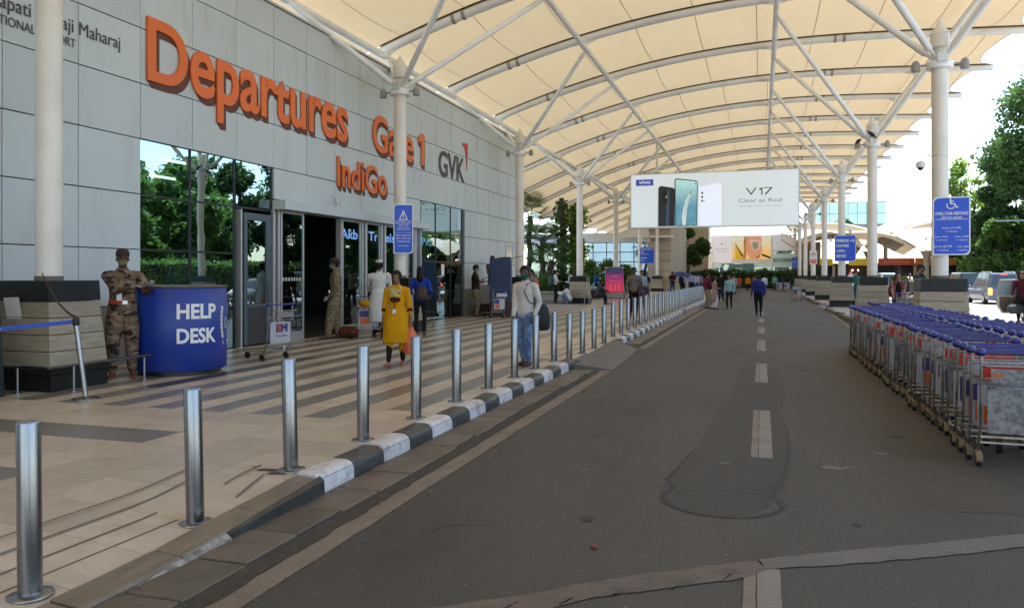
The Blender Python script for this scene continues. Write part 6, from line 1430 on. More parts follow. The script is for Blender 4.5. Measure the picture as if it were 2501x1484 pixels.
# ---------------- luggage trolleys ----------------
HB = P('handle_blue', (.006, .020, .20), .32, coat=.2, c2=(.010, .030, .25), sc=6, rnd=.2, dirt=(.12, .12, .14), dirtsc=9, dirtamt=.5)
FEN = P('fender_dirty', (.24, .18, .10), .6, c2=(.10, .075, .045), sc=20, rnd=.15, dirt=(.08, .06, .04), dirtsc=9)
TRF = P('trolley_steel', (.42, .40, .38), .28, metal=.9, c2=(.24, .22, .19), sc=10, rough2=.5)
ADM = [P('ad_white', (.42, .43, .48), .5, dirt=(.25, .22, .2), dirtsc=6, rnd=.15), P('ad_red', (.55, .03, .02), .5), P('ad_scratched', (.30, .30, .30), .5, c2=(.12, .12, .12), sc=25), P('ad_purple', (.05, .03, .16), .5), P('ad_orange', (.62, .12, .03), .5)]
def make_trolley(var, label):
    t = thing('luggage_trolley', label, 'trolley', (0, 0, 0))
    m = MB(); r_ = .0125
    for s_ in (-1, 1):
        m.tube([(s_ * .29, .0, .97), (s_ * .29, .005, .80), (s_ * .29, .06, .24), (s_ * .285, .10, .185), (s_ * .25, .40, .165), (s_ * .13, .93, .155)], r_, 7)
        m.tube([(s_ * .29, .10, .20), (s_ * .29, .14, .14)], .014, 6)
    m.tube([(-.13, .93, .155), (.13, .93, .155)], r_, 7); m.tube([(-.29, .05, .27), (.29, .05, .27)], r_, 7); m.tube([(-.29, .06, .22), (.29, .06, .22)], r_, 7)
    m.tube([(-.22, .55, .165), (.22, .55, .165)], r_ * .8, 6)
    m.tube([(-.08, .06, .22), (-.05, .92, .16)], r_ * .8, 6); m.tube([(.08, .06, .22), (.05, .92, .16)], r_ * .8, 6); m.tube([(-.29, .0, .76), (.29, .0, .76)], r_ * .8, 6)
    m.obj('frame', TRF, t, smooth=True)
    m = MB(); m.tube([(-.27, 0, .985), (.27, 0, .985)], .0130, 9); m.obj('handle', HB, t, smooth=True)
    for s_ in (-1, 1):
        m = MB(); m.ball((s_ * .295, 0, .985), .036, 10, 7, 1.25, 1, 1); m.obj('handle_knob', HB, t, smooth=True)
    m = MB(); w = .004
    m.tube([(-.27, .01, .86), (-.27, -.12, .88), (.27, -.12, .88), (.27, .01, .86)], .006, 6); m.tube([(-.25, .02, .70), (-.25, -.08, .72), (.25, -.08, .72), (.25, .02, .70)], .005, 6)
    for k in range(9): x = -.24 + .06 * k; m.tube([(x, -.12, .88), (x * .95, -.08, .72), (x * .95, .02, .70)], w, 4)
    m.obj('basket', TRF, t, smooth=True)
    m = MB()
    m.m = 2 if var == 2 else (1 if var in (1, 3) else 0); m.box(-.245, .245, -.135, -.127, .75, .86)
    m.m = {0: 0, 1: 0, 2: 2, 3: 0}[var]; m.box(-.245, .245, .0, .010, .31, .68)
    if var == 0: m.m = 3; m.box(-.22, .0, -.004, 0, .50, .65); m.m = 4; m.box(-.20, .02, -.004, 0, .33, .48)
    if var == 1: m.m = 3; m.box(-.19, .19, -.004, 0, .38, .62)
    if var == 3: m.m = 4; m.box(-.2, .0, -.004, 0, .34, .50)
    m.obj('advert_panel', ADM, t)
    m = MB()
    for x, y in ((-.29, .14), (.29, .14), (0, .80)):
        m = MB(); m.tube([(x - .018, y, .058), (x - .016, y, .058), (x + .016, y, .058), (x + .018, y, .058)], [.045, .058, .058, .045], 14); m.obj('wheel', RUBBER, t, smooth=True, ang=30)
    for x in (-.29, .29):
        m = MB(); rs = []
        for k in range(8):
            a = R(-10 + 28 * k); c, s_ = math.cos(a), math.sin(a); q = .067
            rs.append([(x - .027, .14 + c * q, .062 + s_ * q), (x + .027, .14 + c * q, .062 + s_ * q), (x + .022, .14 + c * (q + .008), .062 + s_ * (q + .008)), (x - .022, .14 + c * (q + .008), .062 + s_ * (q + .008))])
        m.rings(rs); m.obj('fender', FEN, t, smooth=True, ang=60)
    return t
VL = ['x'] * 4; T4 = [make_trolley(i, 'x') for i in range(4)]
rq = random.Random(4); used = set()
ends = {0: 'nearest trolley of the nested row, scratched grey panel', 1: 'second trolley of the nested row with a BE A and 8 advert'}
def put_trolley(var, x, y, z, rz, label, group=None, sc_=1.0):
    if var not in used: o = T4[var]; used.add(var); o.location = (x, y, z); o.rotation_euler = (0, 0, rz)
    else: o = dup(T4[var], (x, y, z), rz)
    o['label'] = label; o.scale = (1, 1, 1)
    if group: o['group'] = group
    elif 'group' in o.keys(): del o['group']
    return o
yq = 7.50; k = 0
while yq < 17.9:
    var = 2 if k == 0 else (3 if k == 1 else rq.choice([0, 1, 1, 3, 0, 2])); x = 2.07 + rq.uniform(-.03, .03)
    lb = ends.get(k, '%s blue handled trolley of the nested row beside the road, counted from the camera' % ORD(k + 1))
    o = put_trolley(var, x, yq, 0, R(rq.uniform(-3.5, 3.5)), lb, 'nested luggage trolleys of the left row')
    if k == 1:
        for body, z, h_, mt in (('BE', .62, .045, ADM[3]), ('A', .55, .045, ADM[3]), ('8', .38, .09, SIGNW)): place_text(body, mt, -.14, z, h_, None, .002, .02, 'C', 'advert_text', o, y=-.006)
    if k in (0,): place_text('au', ADM[4], -.20, .79, .04, None, .002, .02, 'C', 'advert_text', o, y=-.137)
    yq += .268 + (.20 if rq.random() < .16 else 0) + rq.uniform(0, .06); k += 1
yq = 9.6; k = 0
while yq < 20.2:
    x = 3.0 - .030 * (yq - 9.6) + rq.uniform(-.02, .02)
    put_trolley(rq.choice([0, 1, 3, 0]), x, yq, 0, R(rq.uniform(-2, 2) + 1), '%s blue handled trolley of the nested row nearer the pedestals, counted from the camera' % ORD(k + 1), 'nested luggage trolleys of the right row')
    yq += .29 + (.3 if rq.random() < .15 else 0); k += 1
o = put_trolley(1, -8.10, 12.10, .13, R(80), 'lone empty trolley with a bank advert standing before the entrance doors')
a = [c for c in o.children if c.name.startswith('advert_panel')][0]
m = MB(); m.m = 0; m.box(-.245, .245, .0, .010, .31, .68); m.m = 3; m.box(-.11, .17, -.004, 0, .50, .64); m.m = 2; m.box(-.2, .2, -.12, -.114, .76, .86)
a.data = m.mesh('advert_panel', ADM)
m = MB(); m.tube([(-.04, -.0045, .57), (-.04, -.0080, .57)], .052, 16); m.obj('bank_logo_disc', ADM[4], o)
place_text('AU', ADM[3], -.04, .55, .04, None, .002, .02, 'C', 'advert_text', o, y=-.0085); place_text('AU\nSMALL\nFINANCE\nBANK', SIGNW, .10, .60, .10, .09, .002, .0, 'C', 'advert_text', o, y=-.0045); place_text('www.aubank.in', ADM[3], .03, .42, .028, .28, .002, .01, 'C', 'advert_text', o, y=-.001)
o = put_trolley(0, -8.95, 17.0, .13, R(20), 'trolley pushed by the man in the white kurta')
o = put_trolley(0, -8.75, 26.3, .13, R(60), 'trolley parked in front of the navy guard screen')
o = put_trolley(0, -7.75, 55.6, .13, R(185), 'loaded trolley pushed by the masked woman far down the walkway')
o = put_trolley(2, 3.9, 24.2, .13, R(175), 'trolley held by the woman in the red patterned shirt')
for j, (x, y) in enumerate([(1.75, 83), (1.75, 83.3), (2.45, 83), (2.45, 83.3), (2.2, 53.6), (2.2, 53.9), (2.2, 54.2)]):
    put_trolley([0, 1][j % 2], x, y, 0, R(2), '%s of the small far trolleys parked at the right of the road' % ORD(j + 1), 'far parked trolleys')
t = thing('floral_bag', 'orange and brown floral travel bag on the floor by the white kurta man', 'bag', (-9.35, 16.75, .13), R(10))
m = MB(); m.tube([(-.22, 0, .14), (-.15, 0, .15), (.15, 0, .15), (.22, 0, .14)], [.08, .145, .145, .08], 14); m.obj('bag_body', camo('floral_print', [(.07, .022, .012), (.20, .05, .015), (.03, .02, .015)], 14), t, smooth=True)
m = MB(); m.tube([(-.1, 0, .36), (-.08, 0, .46), (.08, 0, .46), (.1, 0, .36)], .012, 6); m.obj('handle', BLACKP, t)
t = thing('yellow_bag', 'small yellow cloth bundle in the basket of the kurta man trolley', 'bag', (-8.98, 16.85, .90)); m = MB(); m.ball((0, 0, 0.06), .13, 12, 8, 1.2, .9, .7); m.obj('bundle', CL('mustard', (.45, .22, .02)), t, smooth=True)
t = thing('suitcase', 'dark suitcase lying on the loaded far trolley', 'suitcase', (-7.75, 55.1, .35)); m = MB(); m.bbox(-.35, .35, -.3, .3, 0, .45, .05); m.obj('case_body', P('case_dark', (.03, .03, .04), .6), t); m = MB(); m.tube([(-.1, -.3, .25), (-.1, -.36, .25), (.1, -.36, .25), (.1, -.3, .25)], .012, 6); m.obj('handle', BLACKP, t)
t = thing('cardboard_box', 'brown cardboard box on top of the suitcase', 'box', (-7.75, 55.1, .80)); m = MB(); m.bbox(-.32, .32, -.26, .26, 0, .26, .01); m.obj('carton', P('carton', (.28, .17, .08), .85), t); m = MB(); m.box(-.03, .03, -.264, -.26, .0, .24); m.obj('tape', P('tape', (.35, .25, .14), .4), t)
t = thing('backpack', 'purple and black backpack slung in front of the striped shirt man', 'bag', (-4.17, 29.05, .98)); m = MB(); m.ball((0, 0, 0), .16, 12, 9, .9, .75, 1.35); m.obj('bag_body', camo('bag_print', [(.03, .03, .05), (.22, .10, .18), (.05, .06, .10)], 9), t, smooth=True); m = MB(); m.tube([(-.05, 0, .2), (-.1, .02, .42), (-.2, .05, .45)], .015, 6); m.obj('strap', BLACKP, t)
# ---------------- vegetation ----------------
def leafm(n, c, c2, tr=.4):
    return P(n, c, rough=.55, c2=c2, sc=1.3, world_pos=True, trans=(tuple(min(1, v * 1.6) for v in c), tr), spec=.3)
LEAFD = leafm('leaf_dark', (.045, .095, .028), (.075, .140, .036), .35); LEAFM = leafm('leaf_mid', (.075, .15, .032), (.12, .21, .045), .4); LEAFT = P('leaf_tall', (.04, .085, .024), rough=.55, c2=(.11, .19, .045), sc=.55, world_pos=True, trans=((.10, .2, .05), .35), spec=.3); LEAFY = leafm('leaf_yellow', (.17, .26, .04), (.11, .20, .035), .5)
BARK = P('bark', (.075, .055, .040), .9, c2=(.045, .034, .026), sc=6, stretch=(3, 3, .6), bump=.8, bsc=12)
def leaves(n, fn, size, seed, asp=.55):
    """n small bent leaf pairs at points fn(rng) -> one mesh"""
    r = np.random.default_rng(seed); Pn = fn(r, n); n = len(Pn)
    nrm = r.normal(size=(n, 3)); nrm[:, 2] += .6; nrm /= np.linalg.norm(nrm, axis=1)[:, None]
    a = np.cross(nrm, r.normal(size=(n, 3))); a /= np.linalg.norm(a, axis=1)[:, None]; b = np.cross(nrm, a); s_ = size * r.uniform(.6, 1.4, (n, 1))
    v = np.stack([Pn - a * s_, Pn - b * s_ * asp + nrm * s_ * .15, Pn + a * s_, Pn + b * s_ * asp + nrm * s_ * .15], 1).reshape(-1, 3)
    me = bpy.data.meshes.new('crown'); me.from_pydata(v.tolist(), [], (np.arange(n * 4).reshape(-1, 4)).tolist()); return me
def crown_pts(clumps, spread):
    C_ = np.array(clumps, float)
    def fn(r, n):
        w = C_[:, 3] ** 2; k = r.choice(len(C_), n, p=w / w.sum()); d = r.normal(size=(n, 3)); d /= np.linalg.norm(d, axis=1)[:, None]
        rad = C_[k, 3] * (r.uniform(.35, 1.0, n) ** .5) * (1 + r.normal(0, spread, n)); p = C_[k, :3] + d * rad[:, None]; p[:, 2] -= (d[:, 2] < 0) * rad * .25 * -d[:, 2] * -1
        return p
    return fn
def make_clumps(rad, hgt, zc, n, seed, cr):
    r = random.Random(seed); out = []
    for i in range(n):
        a = r.uniform(0, 6.283); e = r.uniform(-.75, 1); q = math.sqrt(max(0, 1 - e * e)) * r.uniform(.55, 1); out.append((rad * q * math.cos(a), rad * q * math.sin(a), zc + hgt * e, cr * r.uniform(.6, 1.25)))
    return out
def tree(label, x, y, hgt, rad, seed, mat, n=9000, leaf=.20, trunk=.28, zlow=.35, dens=1.0, group=None, base=0, ncl=26, name='tree'):
    t = thing(name, label, 'tree', (x, y, base), random.Random(seed).uniform(0, 6), group)
    zc = hgt * (1 + zlow) / 2; hh = hgt * (1 - zlow) / 2; cl = make_clumps(rad * .80, hh * .88, zc, ncl, seed, rad * .24)
    me = leaves(n, crown_pts(cl, .12), leaf, seed); me.materials.append(mat); ob('crown', me, t)
    m = MB(); r = random.Random(seed + 1); fork = Vector((r.uniform(-.4, .4), r.uniform(-.4, .4), hgt * zlow * .8)); m.tube([(0, 0, -.1), (.03, .02, .4), fork * .5 + Vector((.1, 0, 0)), fork], [trunk * 1.25, trunk, trunk * .85, trunk * .72], 10)
    for c in cl[:11]:
        e = Vector(c[:3]); mid = fork.lerp(e, .5) + Vector((r.uniform(-.4, .4), r.uniform(-.4, .4), r.uniform(.1, .6))); m.tube([fork - Vector((0, 0, .2)), fork.lerp(mid, .5), mid, e], [trunk * .55, trunk * .42, trunk * .28, trunk * .08], 7)
    m.obj('trunk', BARK, t, smooth=True); return t
# trees along the far side of the sunny lane (also seen mirrored in the entrance glass)
tree('tallest broad dark green tree at the right edge of the picture', 24.6, 75.0, 18.6, 7.4, 3, LEAFT, 34000, .20, .5, .36, ncl=64)
tree('thin sparse light green tree behind the wheelchair sign', 19.0, 86.0, 13.2, 3.3, 8, LEAFY, 2600, .19, .26, .25, ncl=16)
tree('olive green bushy tree under the tall dark tree', 22.0, 90.0, 9.0, 4.0, 9, LEAFM, 9000, .20, .22, .15, ncl=26)
tree('dense dark tree filling the right edge behind the silver car', 22.5, 82.0, 13.0, 4.2, 11, LEAFD, 14000, .22, .3, .1, ncl=36)
tree('bright green shrubby tree low behind the parked cars', 20.0, 80.0, 5.2, 3.6, 12, LEAFM, 8000, .18, .16, .05, ncl=20)
g_ = 'trees along the sunny lane'
TLB = ['leafy tree out of frame right, mirrored in the leftmost entrance glass', 'broad tree near the camera side, beyond the right frame edge', 'dark rounded tree far beyond the silver people carrier', 'smaller mid green tree left of the far dark tree', 'big leafy tree standing behind the tallest dark tree', 'dark tree far beyond the parked cars on the right', 'mid green tree behind the low dark one by the canopies', 'yellow green tree behind the first row, right of the frame', 'leafy tree nearest the camera beyond the lane, outside the frame', 'tall dark tree rising behind everything at the right edge']
for i, (x, y, h, r_, mt) in enumerate([(23, 34, 8, 4.0, LEAFM), (27, 26, 11, 4.6, LEAFM), (24, 70, 9, 4.5, LEAFD), (21, 78, 6.5, 3.6, LEAFM), (30, 50, 12, 5.0, LEAFM), (26, 84, 9, 5, LEAFD), (23, 100, 8, 5, LEAFM), (31, 38, 10, 5, LEAFY), (28, 15, 9, 4.5, LEAFM), (33, 68, 14, 6, LEAFD)]):
    tree(TLB[i], x, y, h, r_, 30 + i, mt, 9500, .27, .25, .12, group=g_, ncl=30)
for i, (x, y, h, r_) in enumerate([(25, 39, 9.5, 4.6), (26, 47, 10.5, 4.8), (25.5, 30, 9, 4.4), (27, 55, 10, 5.0), (31, 62, 12, 5.5)]):
    tree(['leafy tree mirrored in the second entrance pane', 'tall leafy tree mirrored over the help desk', 'leafy tree mirrored at the left side of the entrance glass', 'leafy tree mirrored above the swing door', 'broad tree mirrored behind the others above the door header'][i], x, y, h, r_, 80 + i, LEAFM, 12000, .27, .24, .02, group=g_, ncl=34)
# long clipped hedges at the back
def hedge(label, x0, x1, y0, y1, z0, z1, mat, n, name='hedge', leaf=.11, seed=1):
    t = thing(name, label, 'hedge', ((x0 + x1) / 2, (y0 + y1) / 2, z0)); hx_, hy_ = (x1 - x0) / 2, (y1 - y0) / 2; H_ = z1 - z0
    def fn(r, n):
        p = np.stack([r.uniform(-hx_, hx_, n), r.uniform(-hy_, hy_, n), r.uniform(0, H_, n)], 1); k = r.integers(0, 3, n)
        p[k == 0, 2] = H_ + r.normal(0, .10, (k == 0).sum()) + .15 * np.sin(p[k == 0, 0] * 2.1); p[k == 1, 1] = -hy_ + r.normal(0, .06, (k == 1).sum()); p[k == 2, 0] = np.sign(r.normal(size=(k == 2).sum())) * hx_; return p
    me = leaves(n, fn, leaf, seed); me.materials.append(mat); ob('foliage', me, t)
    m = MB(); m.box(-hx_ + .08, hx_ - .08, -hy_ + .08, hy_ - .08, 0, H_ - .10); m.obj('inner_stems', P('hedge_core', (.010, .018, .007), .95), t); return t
hedge('long dark clipped hedge across the far end of the road', -7.5, 6.5, 92, 94, .13, 2.0, LEAFD, 7000, seed=2, leaf=.14)
hedge('dark hedge strip beyond the sunny lane at the far right', 8, 19, 100, 102, .0, 2.2, LEAFD, 5000, seed=3, leaf=.16)
hedge('long leafy hedge along the verge beyond the sunny lane', 20.2, 21.8, 22, 74, .14, 2.6, LEAFM, 16000, seed=7, leaf=.17)
tree('droopy dark green tree left of the face billboard', -8.3, 95, 7.0, 3.1, 71, LEAFD, 7000, .2, .16, .12, ncl=24)
tree('small dark tree between the far left columns', -12.5, 98, 5.4, 2.2, 72, LEAFD, 3000, .2, .12, .2, ncl=14)
# planter with palms and vine covered trunks
t = thing('planter', 'long low stone planter with palms beyond the end of the wall', 'planter', (-14.2, 45.6, .13))
for i in range(9):
    m = MB(); m.bbox(-3.3 + i * .8 + .006, -3.3 + (i + 1) * .8 - .006, -.2, .1, 0, .30, .01); m.obj('planter_stone', STONE, t); m = MB(); m.bbox(-3.3 + i * .8 + .006, -3.3 + (i + 1) * .8 - .006, -.18, .1, .31, .55, .01); m.obj('planter_stone', STONE, t)
m = MB(); m.box(-3.3, 3.9, .1, 9, 0, .5); kind(m.obj('soil', P('soil', (.03, .022, .015), .95), t), 'structure')
m = MB(); m.tube([(-3.3, -.35, .42), (3.9, -.35, .42)], .022, 8)
for x in (-3, -1, 1, 3, 3.8): m.tube([(x, -.35, 0), (x, -.35, .42)], .015, 6)
m.obj('steel_rail', STEEL, t, smooth=True)
def palm(label, x, y, h, n, seed, z=.5, fr=1.5, fan=True, mat=LEAFD):
    t = thing('palm', label, 'palm', (x, y, z)); r = random.Random(seed)
    m = MB(); k = 12; m.tube([(.06 * math.sin(i * 1.3), .05 * math.cos(i), h * i / k) for i in range(k + 1)], [.16 + .02 * (i % 2) for i in range(k + 1)], 10); m.obj('trunk', BARK, t, smooth=True)
    for i in range(n):
        a = r.uniform(0, 6.283); e = r.uniform(-.5, 1.1); L_ = fr * r.uniform(.8, 1.15); d = Vector((math.cos(a) * math.cos(e), math.sin(a) * math.cos(e), math.sin(e))); p0 = Vector((0, 0, h - .2 + r.uniform(-.5, .2)))
        m = MB(); p1 = p0 + d * L_ * .55 + Vector((0, 0, .05)); m.tube([p0, p0.lerp(p1, .5) + Vector((0, 0, .06)), p1], [.022, .016, .01], 5)
        sd = d.cross(Vector((0, 0, 1))).normalized(); up_ = sd.cross(d)
        for q in range(-9, 10):
            b = q / 9 * 1.35; dd = (d * math.cos(b) + sd * math.sin(b)).normalized(); l_ = L_ * .62 * (1 - .25 * abs(q) / 9); tip = p1 + dd * l_ + Vector((0, 0, -.30 * l_)); mid = p1 + dd * l_ * .55 + up_ * .03; w = up_.cross(dd).normalized() * .035
            m.add([tuple(p1), tuple(mid + w), tuple(tip), tuple(mid - w)], [(0, 1, 2, 3)])
        m.obj('frond', mat, t)
    return t
palm('tall fan palm right against the last column of the wall', -12.7, 46.4, 3.3, 22, 1, fr=2.0); palm('fan palm with drooping fronds in the middle of the planter', -12.1, 46.2, 2.0, 20, 2, fr=1.8); palm('slender palm at the back of the planter', -14.1, 48.5, 4.9, 18, 3, fr=2.0)
def vine(label, x, y, h, seed, mat, n=1300):
    t = thing('vine_covered_trunk', label, 'tree', (x, y, .5)); m = MB(); m.tube([(0, 0, -.1), (.05, 0, h * .5), (-.03, 0, h)], [.19, .17, .15], 10); m.obj('trunk', BARK, t, smooth=True)
    def fn(r, n):
        z = r.uniform(.3, h * .97, n); a = r.uniform(0, 6.283, n); q = .2 + np.abs(r.normal(0, .20, n)) * (1 + .5 * np.sin(z * 3)); return np.stack([q * np.cos(a), q * np.sin(a), z], 1)
    me = leaves(n, fn, .12, seed, .8); me.materials.append(mat); ob('vine_leaves', me, t)
vine('tree trunk wrapped in dark vine leaves, left of the pair', -11.75, 47.6, 5.9, 4, LEAFD, 700); vine('tree trunk wrapped in bright yellow green vine leaves, right of the pair', -10.9, 47.9, 5.6, 5, LEAFY, 2400)
def bush(label, x, y, z, r_, h, mat, n, seed, leaf=.13):
    t = thing('bush', label, 'plant', (x, y, z)); cl = make_clumps(r_ * .6, h * .3, h * .5, 9, seed, r_ * .45); me = leaves(n, crown_pts(cl, .15), leaf, seed, .3); me.materials.append(mat); ob('foliage', me, t)
    m = MB()
    for k in range(5): m.tube([(0, 0, -.05), (cl[k][0] * .5, cl[k][1] * .5, h * .3), tuple(cl[k][:3])], [.03, .02, .01], 5)
    m.obj('stems', BARK, t)
for i, (x, y, h, mt, lb) in enumerate([(-14.8, 46.6, 1.7, LEAFM, 'green shrub at the left end of the planter'), (-13.6, 46.3, 1.3, LEAFM, 'bushy shrub beneath the fan palms'), (-12.4, 46.5, 1.5, LEAFM, 'low shrub at the feet of the vine trunks'), (-11.4, 47.4, 1.3, LEAFD, 'dark shrub behind the men with white shirts'), (-10.0, 53.5, 2.4, LEAFM, 'bright bamboo like shrub behind the pedestal of the sitting man'), (-9.0, 54.5, 2.0, LEAFM, 'bright green shrub next to the purple kiosk'), (-11.6, 55, 2.6, LEAFM, 'tall feathery shrub under the far glass building')]): bush(lb, x, y, .4, .95, h, mt, 1700, 50 + i)
# ---------------- background buildings ----------------
GLF = GLASS('far_glass', (.10, .20, .20), .38); WHF = P('far_white', (.62, .61, .58), .6, c2=(.55, .54, .51), sc=.3); FST = P('far_stone', (.40, .34, .27), .7, c2=(.34, .29, .23), sc=.3)
def far_building(name, label, x0, x1, y, z0, z1, cols, rows, depth, top=.8, stone=None):
    t = thing(name, label, 'building', (x0, y, z0)); W_, H_ = x1 - x0, z1 - z0
    m = MB(); m.box(-.02, W_ + .02, .3, depth, 0, H_); m.obj('wall', P('far_dark', (.03, .045, .045), .6), t); m = MB(); m.box(-.3, W_ + .3, -.5, depth, H_, H_ + top); m.obj('roof', WHF, t)
    for i in range(cols):
        for j in range(rows):
            a, b, c, d = W_ * i / cols, W_ * (i + 1) / cols, H_ * j / rows, H_ * (j + 1) / rows; m = MB(); m.box(a + .04, b - .04, .05, .08, c + .04, d - .04); m.obj('glass_pane', GLF, t)
    m = MB()
    for i in range(cols + 1): m.box(W_ * i / cols - .035, W_ * i / cols + .035, -.0, .12, 0, H_)
    m.obj('mullion_grid', MUL, t); m = MB()
    for j in range(rows + 1): m.box(.04, W_ - .04, .02, .11, H_ * j / rows - .035, H_ * j / rows + .035)
    m.obj('transom_grid', MUL, t); return t
far_building('glass_building', 'low dark glass building with white roof band behind the planter', -22, -10.2, 75, .13, 4.75, 9, 5, 14, .9)
t = thing('stone_wing', 'beige stone clad wing right of the low glass building', 'building', (-10.2, 74.6, .13))
for i in range(2):
    for j in range(7): m = MB(); m.bbox(.02 + i * 1.1, 1.08 + i * 1.1, 0, .3, .02 + j * .95, .93 + j * .95, .01); m.obj('stone_panel', FST, t)
m = MB(); m.box(0, 2.2, .3, 16, 0, 6.6); m.obj('wall', FST, t)
m = MB(); m.box(-2.2, 2.3, -.6, 1.2, 5.0, 5.2); m.box(-1.8, .2, -.2, .8, 5.21, 6.9); m.obj('roof_plant', WHF, t)
far_building('cafe_building', 'pale glass fronted cafe building at the far end of the road', -9.5, 4.2, 112, .13, 4.9, 8, 2, 12, 2.2)
t = thing('cafe_sign', 'round dark green crowned emblem and coffee shop name on the cafe', 'sign', (-3.0, 111.3, 1.1))
GRN = P('cafe_green', (.02, .07, .05), .5); CWH = P('cafe_white', (.55, .62, .56), .5)
m = MB(); m.prism([(2.1 * math.cos(a), 1.55 + 2.1 * math.sin(a)) for a in np.linspace(0, 6.283, 41)[:-1]], .06, Matrix(((1, 0, 0, 0), (0, 0, -1, 0), (0, 1, 0, 0), (0, 0, 0, 1)))); m.obj('emblem_disc', GRN, t)
def tp(name, pts, y, mt): return poly(name, pts, y, mt, t, .03)
tp('crown', [(-.9, 2.2), (-1.05, 3.0), (-.55, 2.75), (-.4, 3.15), (0, 3.45), (.4, 3.15), (.55, 2.75), (1.05, 3.0), (.9, 2.2), (.5, 2.05), (-.5, 2.05)], -.07, CWH)
tp('side_shape', [(-1.95, 1.6), (-1.7, 2.1), (-1.1, 1.9), (-1.35, 1.3), (-1.7, 1.1)], -.07, CWH)
for k in range(7): tp('wave_strip', [(-.55 + k * .17, .4), (-.48 + k * .17, .4), (-.46 + k * .16, 1.5), (-.54 + k * .16, 1.5)], -.07, CWH)
place_text('STARBUCKS COFFEE', GRN, 2.4, 2.35, .42, 4.6, .05, .02, 'L', 'sign_text', t)
m = MB(); m.box(-6.4, 7.1, .3, .5, 1.6, 3.4); m.obj('pale_band', P('cafe_band', (.38, .50, .42), .5), t)
far_building('terminal_block', 'blue glazed terminal block rising behind the car park canopies', 10, 24, 175, 12, 16.5, 8, 2, 14, .1)
t = thing('right_wing', 'cream louvred wing right of the cafe building', 'building', (4.6, 104, .13)); m = MB(); m.box(0, 2.4, 0, 10, 0, 5.6); m.obj('wall', P('cream_wall', (.50, .42, .30), .8), t)
for k in range(6): m = MB(); m.box(.1 + k * .38, .3 + k * .38, -.12, 0, .2, 3.4); m.obj('louvre', P('louvre_brown', (.20, .15, .10), .7), t)
t = thing('stone_tower', 'pale pink and stone wall between the far left columns', 'building', (-8.6, 100, .13)); m = MB(); m.box(-8, 2.4, 0, 6, 0, 9.5); m.obj('wall', P('pinkish_wall', (.48, .38, .33), .8, c2=(.44, .40, .30), sc=.2), t)
for k in range(3): m = MB(); m.bbox(-7 + k * 2.6, -5 + k * 2.6, -.1, 0, 3.5, 6.5, .02); m.obj('advert_board', P('advert_board%d' % k, [(.45, .48, .55), (.15, .17, .2), (.5, .4, .35)][k], .5), t)
# umbrella stall
t = thing('stall', 'cream sided stall with a blue cloth top on the walkway', 'stall', (-5.75, 59.6, .13)); m = MB(); m.bbox(-.55, .55, -.5, .5, .35, 1.35, .04); m.obj('counter', P('stall_cream', (.45, .40, .30), .7), t)
m = MB(); rs = [[(-.75 * q + .05, -.6 * q, z), (.75 * q + .05, -.6 * q, z), (.75 * q + .05, .6 * q, z), (-.75 * q + .05, .6 * q, z)] for q, z in ((1, 1.40), (.95, 1.52), (.4, 1.72), (.05, 1.78))]; m.rings(rs); m.obj('cloth_top', P('stall_blue', (.02, .06, .22), .7), t)
for x in (-.5, .5): m = MB(); m.tube([(x - .03, 0, .17), (x + .03, 0, .17)], .17, 14); m.obj('wheel', RUBBER, t, smooth=True, ang=30)
# car park canopies and shops far right
UMB = P('far_membrane', (.40, .32, .22), .8, c2=(.35, .28, .19), sc=.3, world_pos=True, trans=((.7, .55, .35), .10))
def tent(label, x, y, w, d, zt, zb, ph=0):
    t = thing('car_park_canopy', label, 'canopy', (x, y, 0), group='cream car park canopies'); N_ = 24; m = MB(); vs = []
    for j in range(N_ // 2 + 1):
        for i in range(N_ + 1):
            u, v = i / N_, j / (N_ // 2); px = abs(math.sin(math.pi * (u * 2 + ph))); z = zt + (zb - zt) * (1 - px) ** 1.6 - .9 * math.sin(math.pi * v) * px * 0 + 1.0 * math.sin(math.pi * v) * (1 - .5 * px); vs.append(((u - .5) * w, (v - .5) * d, z))
    n = N_ + 1; m.add(vs, [(j * n + i, j * n + i + 1, (j + 1) * n + i + 1, (j + 1) * n + i) for j in range(N_ // 2) for i in range(N_)]); m.obj('membrane_panel', UMB, t, smooth=True)
    for k in range(3):
        u = (k / 2 - ph / 2) % 1.0001; m = MB(); xx = (u - .5) * w; m.tube([(xx, -d / 2 + .5, 0), (xx, -d / 2 + .5, zb - .5), (xx, -d / 2 + .5, zb + .3)], [.28, .28, .6], 12); m.obj('mast', UMB, t, smooth=True)
        m = MB(); m.tube([(xx, -d / 2 + .5, zb - .2), (xx - 3, -d / 2, zb + 1.9)], .06, 6); m.tube([(xx, -d / 2 + .5, zb - .2), (xx + 3, -d / 2, zb + 1.9)], .06, 6); m.obj('strut', BRC, t)
tent('lower cream car park canopy nearest the shops', 18, 100, 28, 16, 6.2, 3.9, .1); tent('upper cream car park canopy behind the lower one', 22, 122, 36, 16, 8.6, 6.4, .35); tent('left cream car park canopy close to the column row', 9.5, 110, 14, 14, 6.8, 4.2, .6)
tent('cream car park canopy showing behind the trees at right', 40, 96, 22, 14, 7.6, 5.2, .2)
t = thing('shop_row', 'row of small shops with orange, red and yellow fascias', 'shop', (6.5, 98, 0))
fx = [(0, 1.4, (.85, .60, .01), ''), (3.1, 5.2, (.85, .60, .01), ''), (6.2, 9.9, (.50, .06, .02), 'JUMBOKING'), (10.0, 14.0, (.62, .20, .04), ''), (14.6, 16.7, (.85, .58, .01), 'VOHUMAN')]
m = MB(); m.box(0, 19, .6, 6, 0, 3.0); m.obj('wall', P('shop_dark', (.03, .025, .02), .8), t)
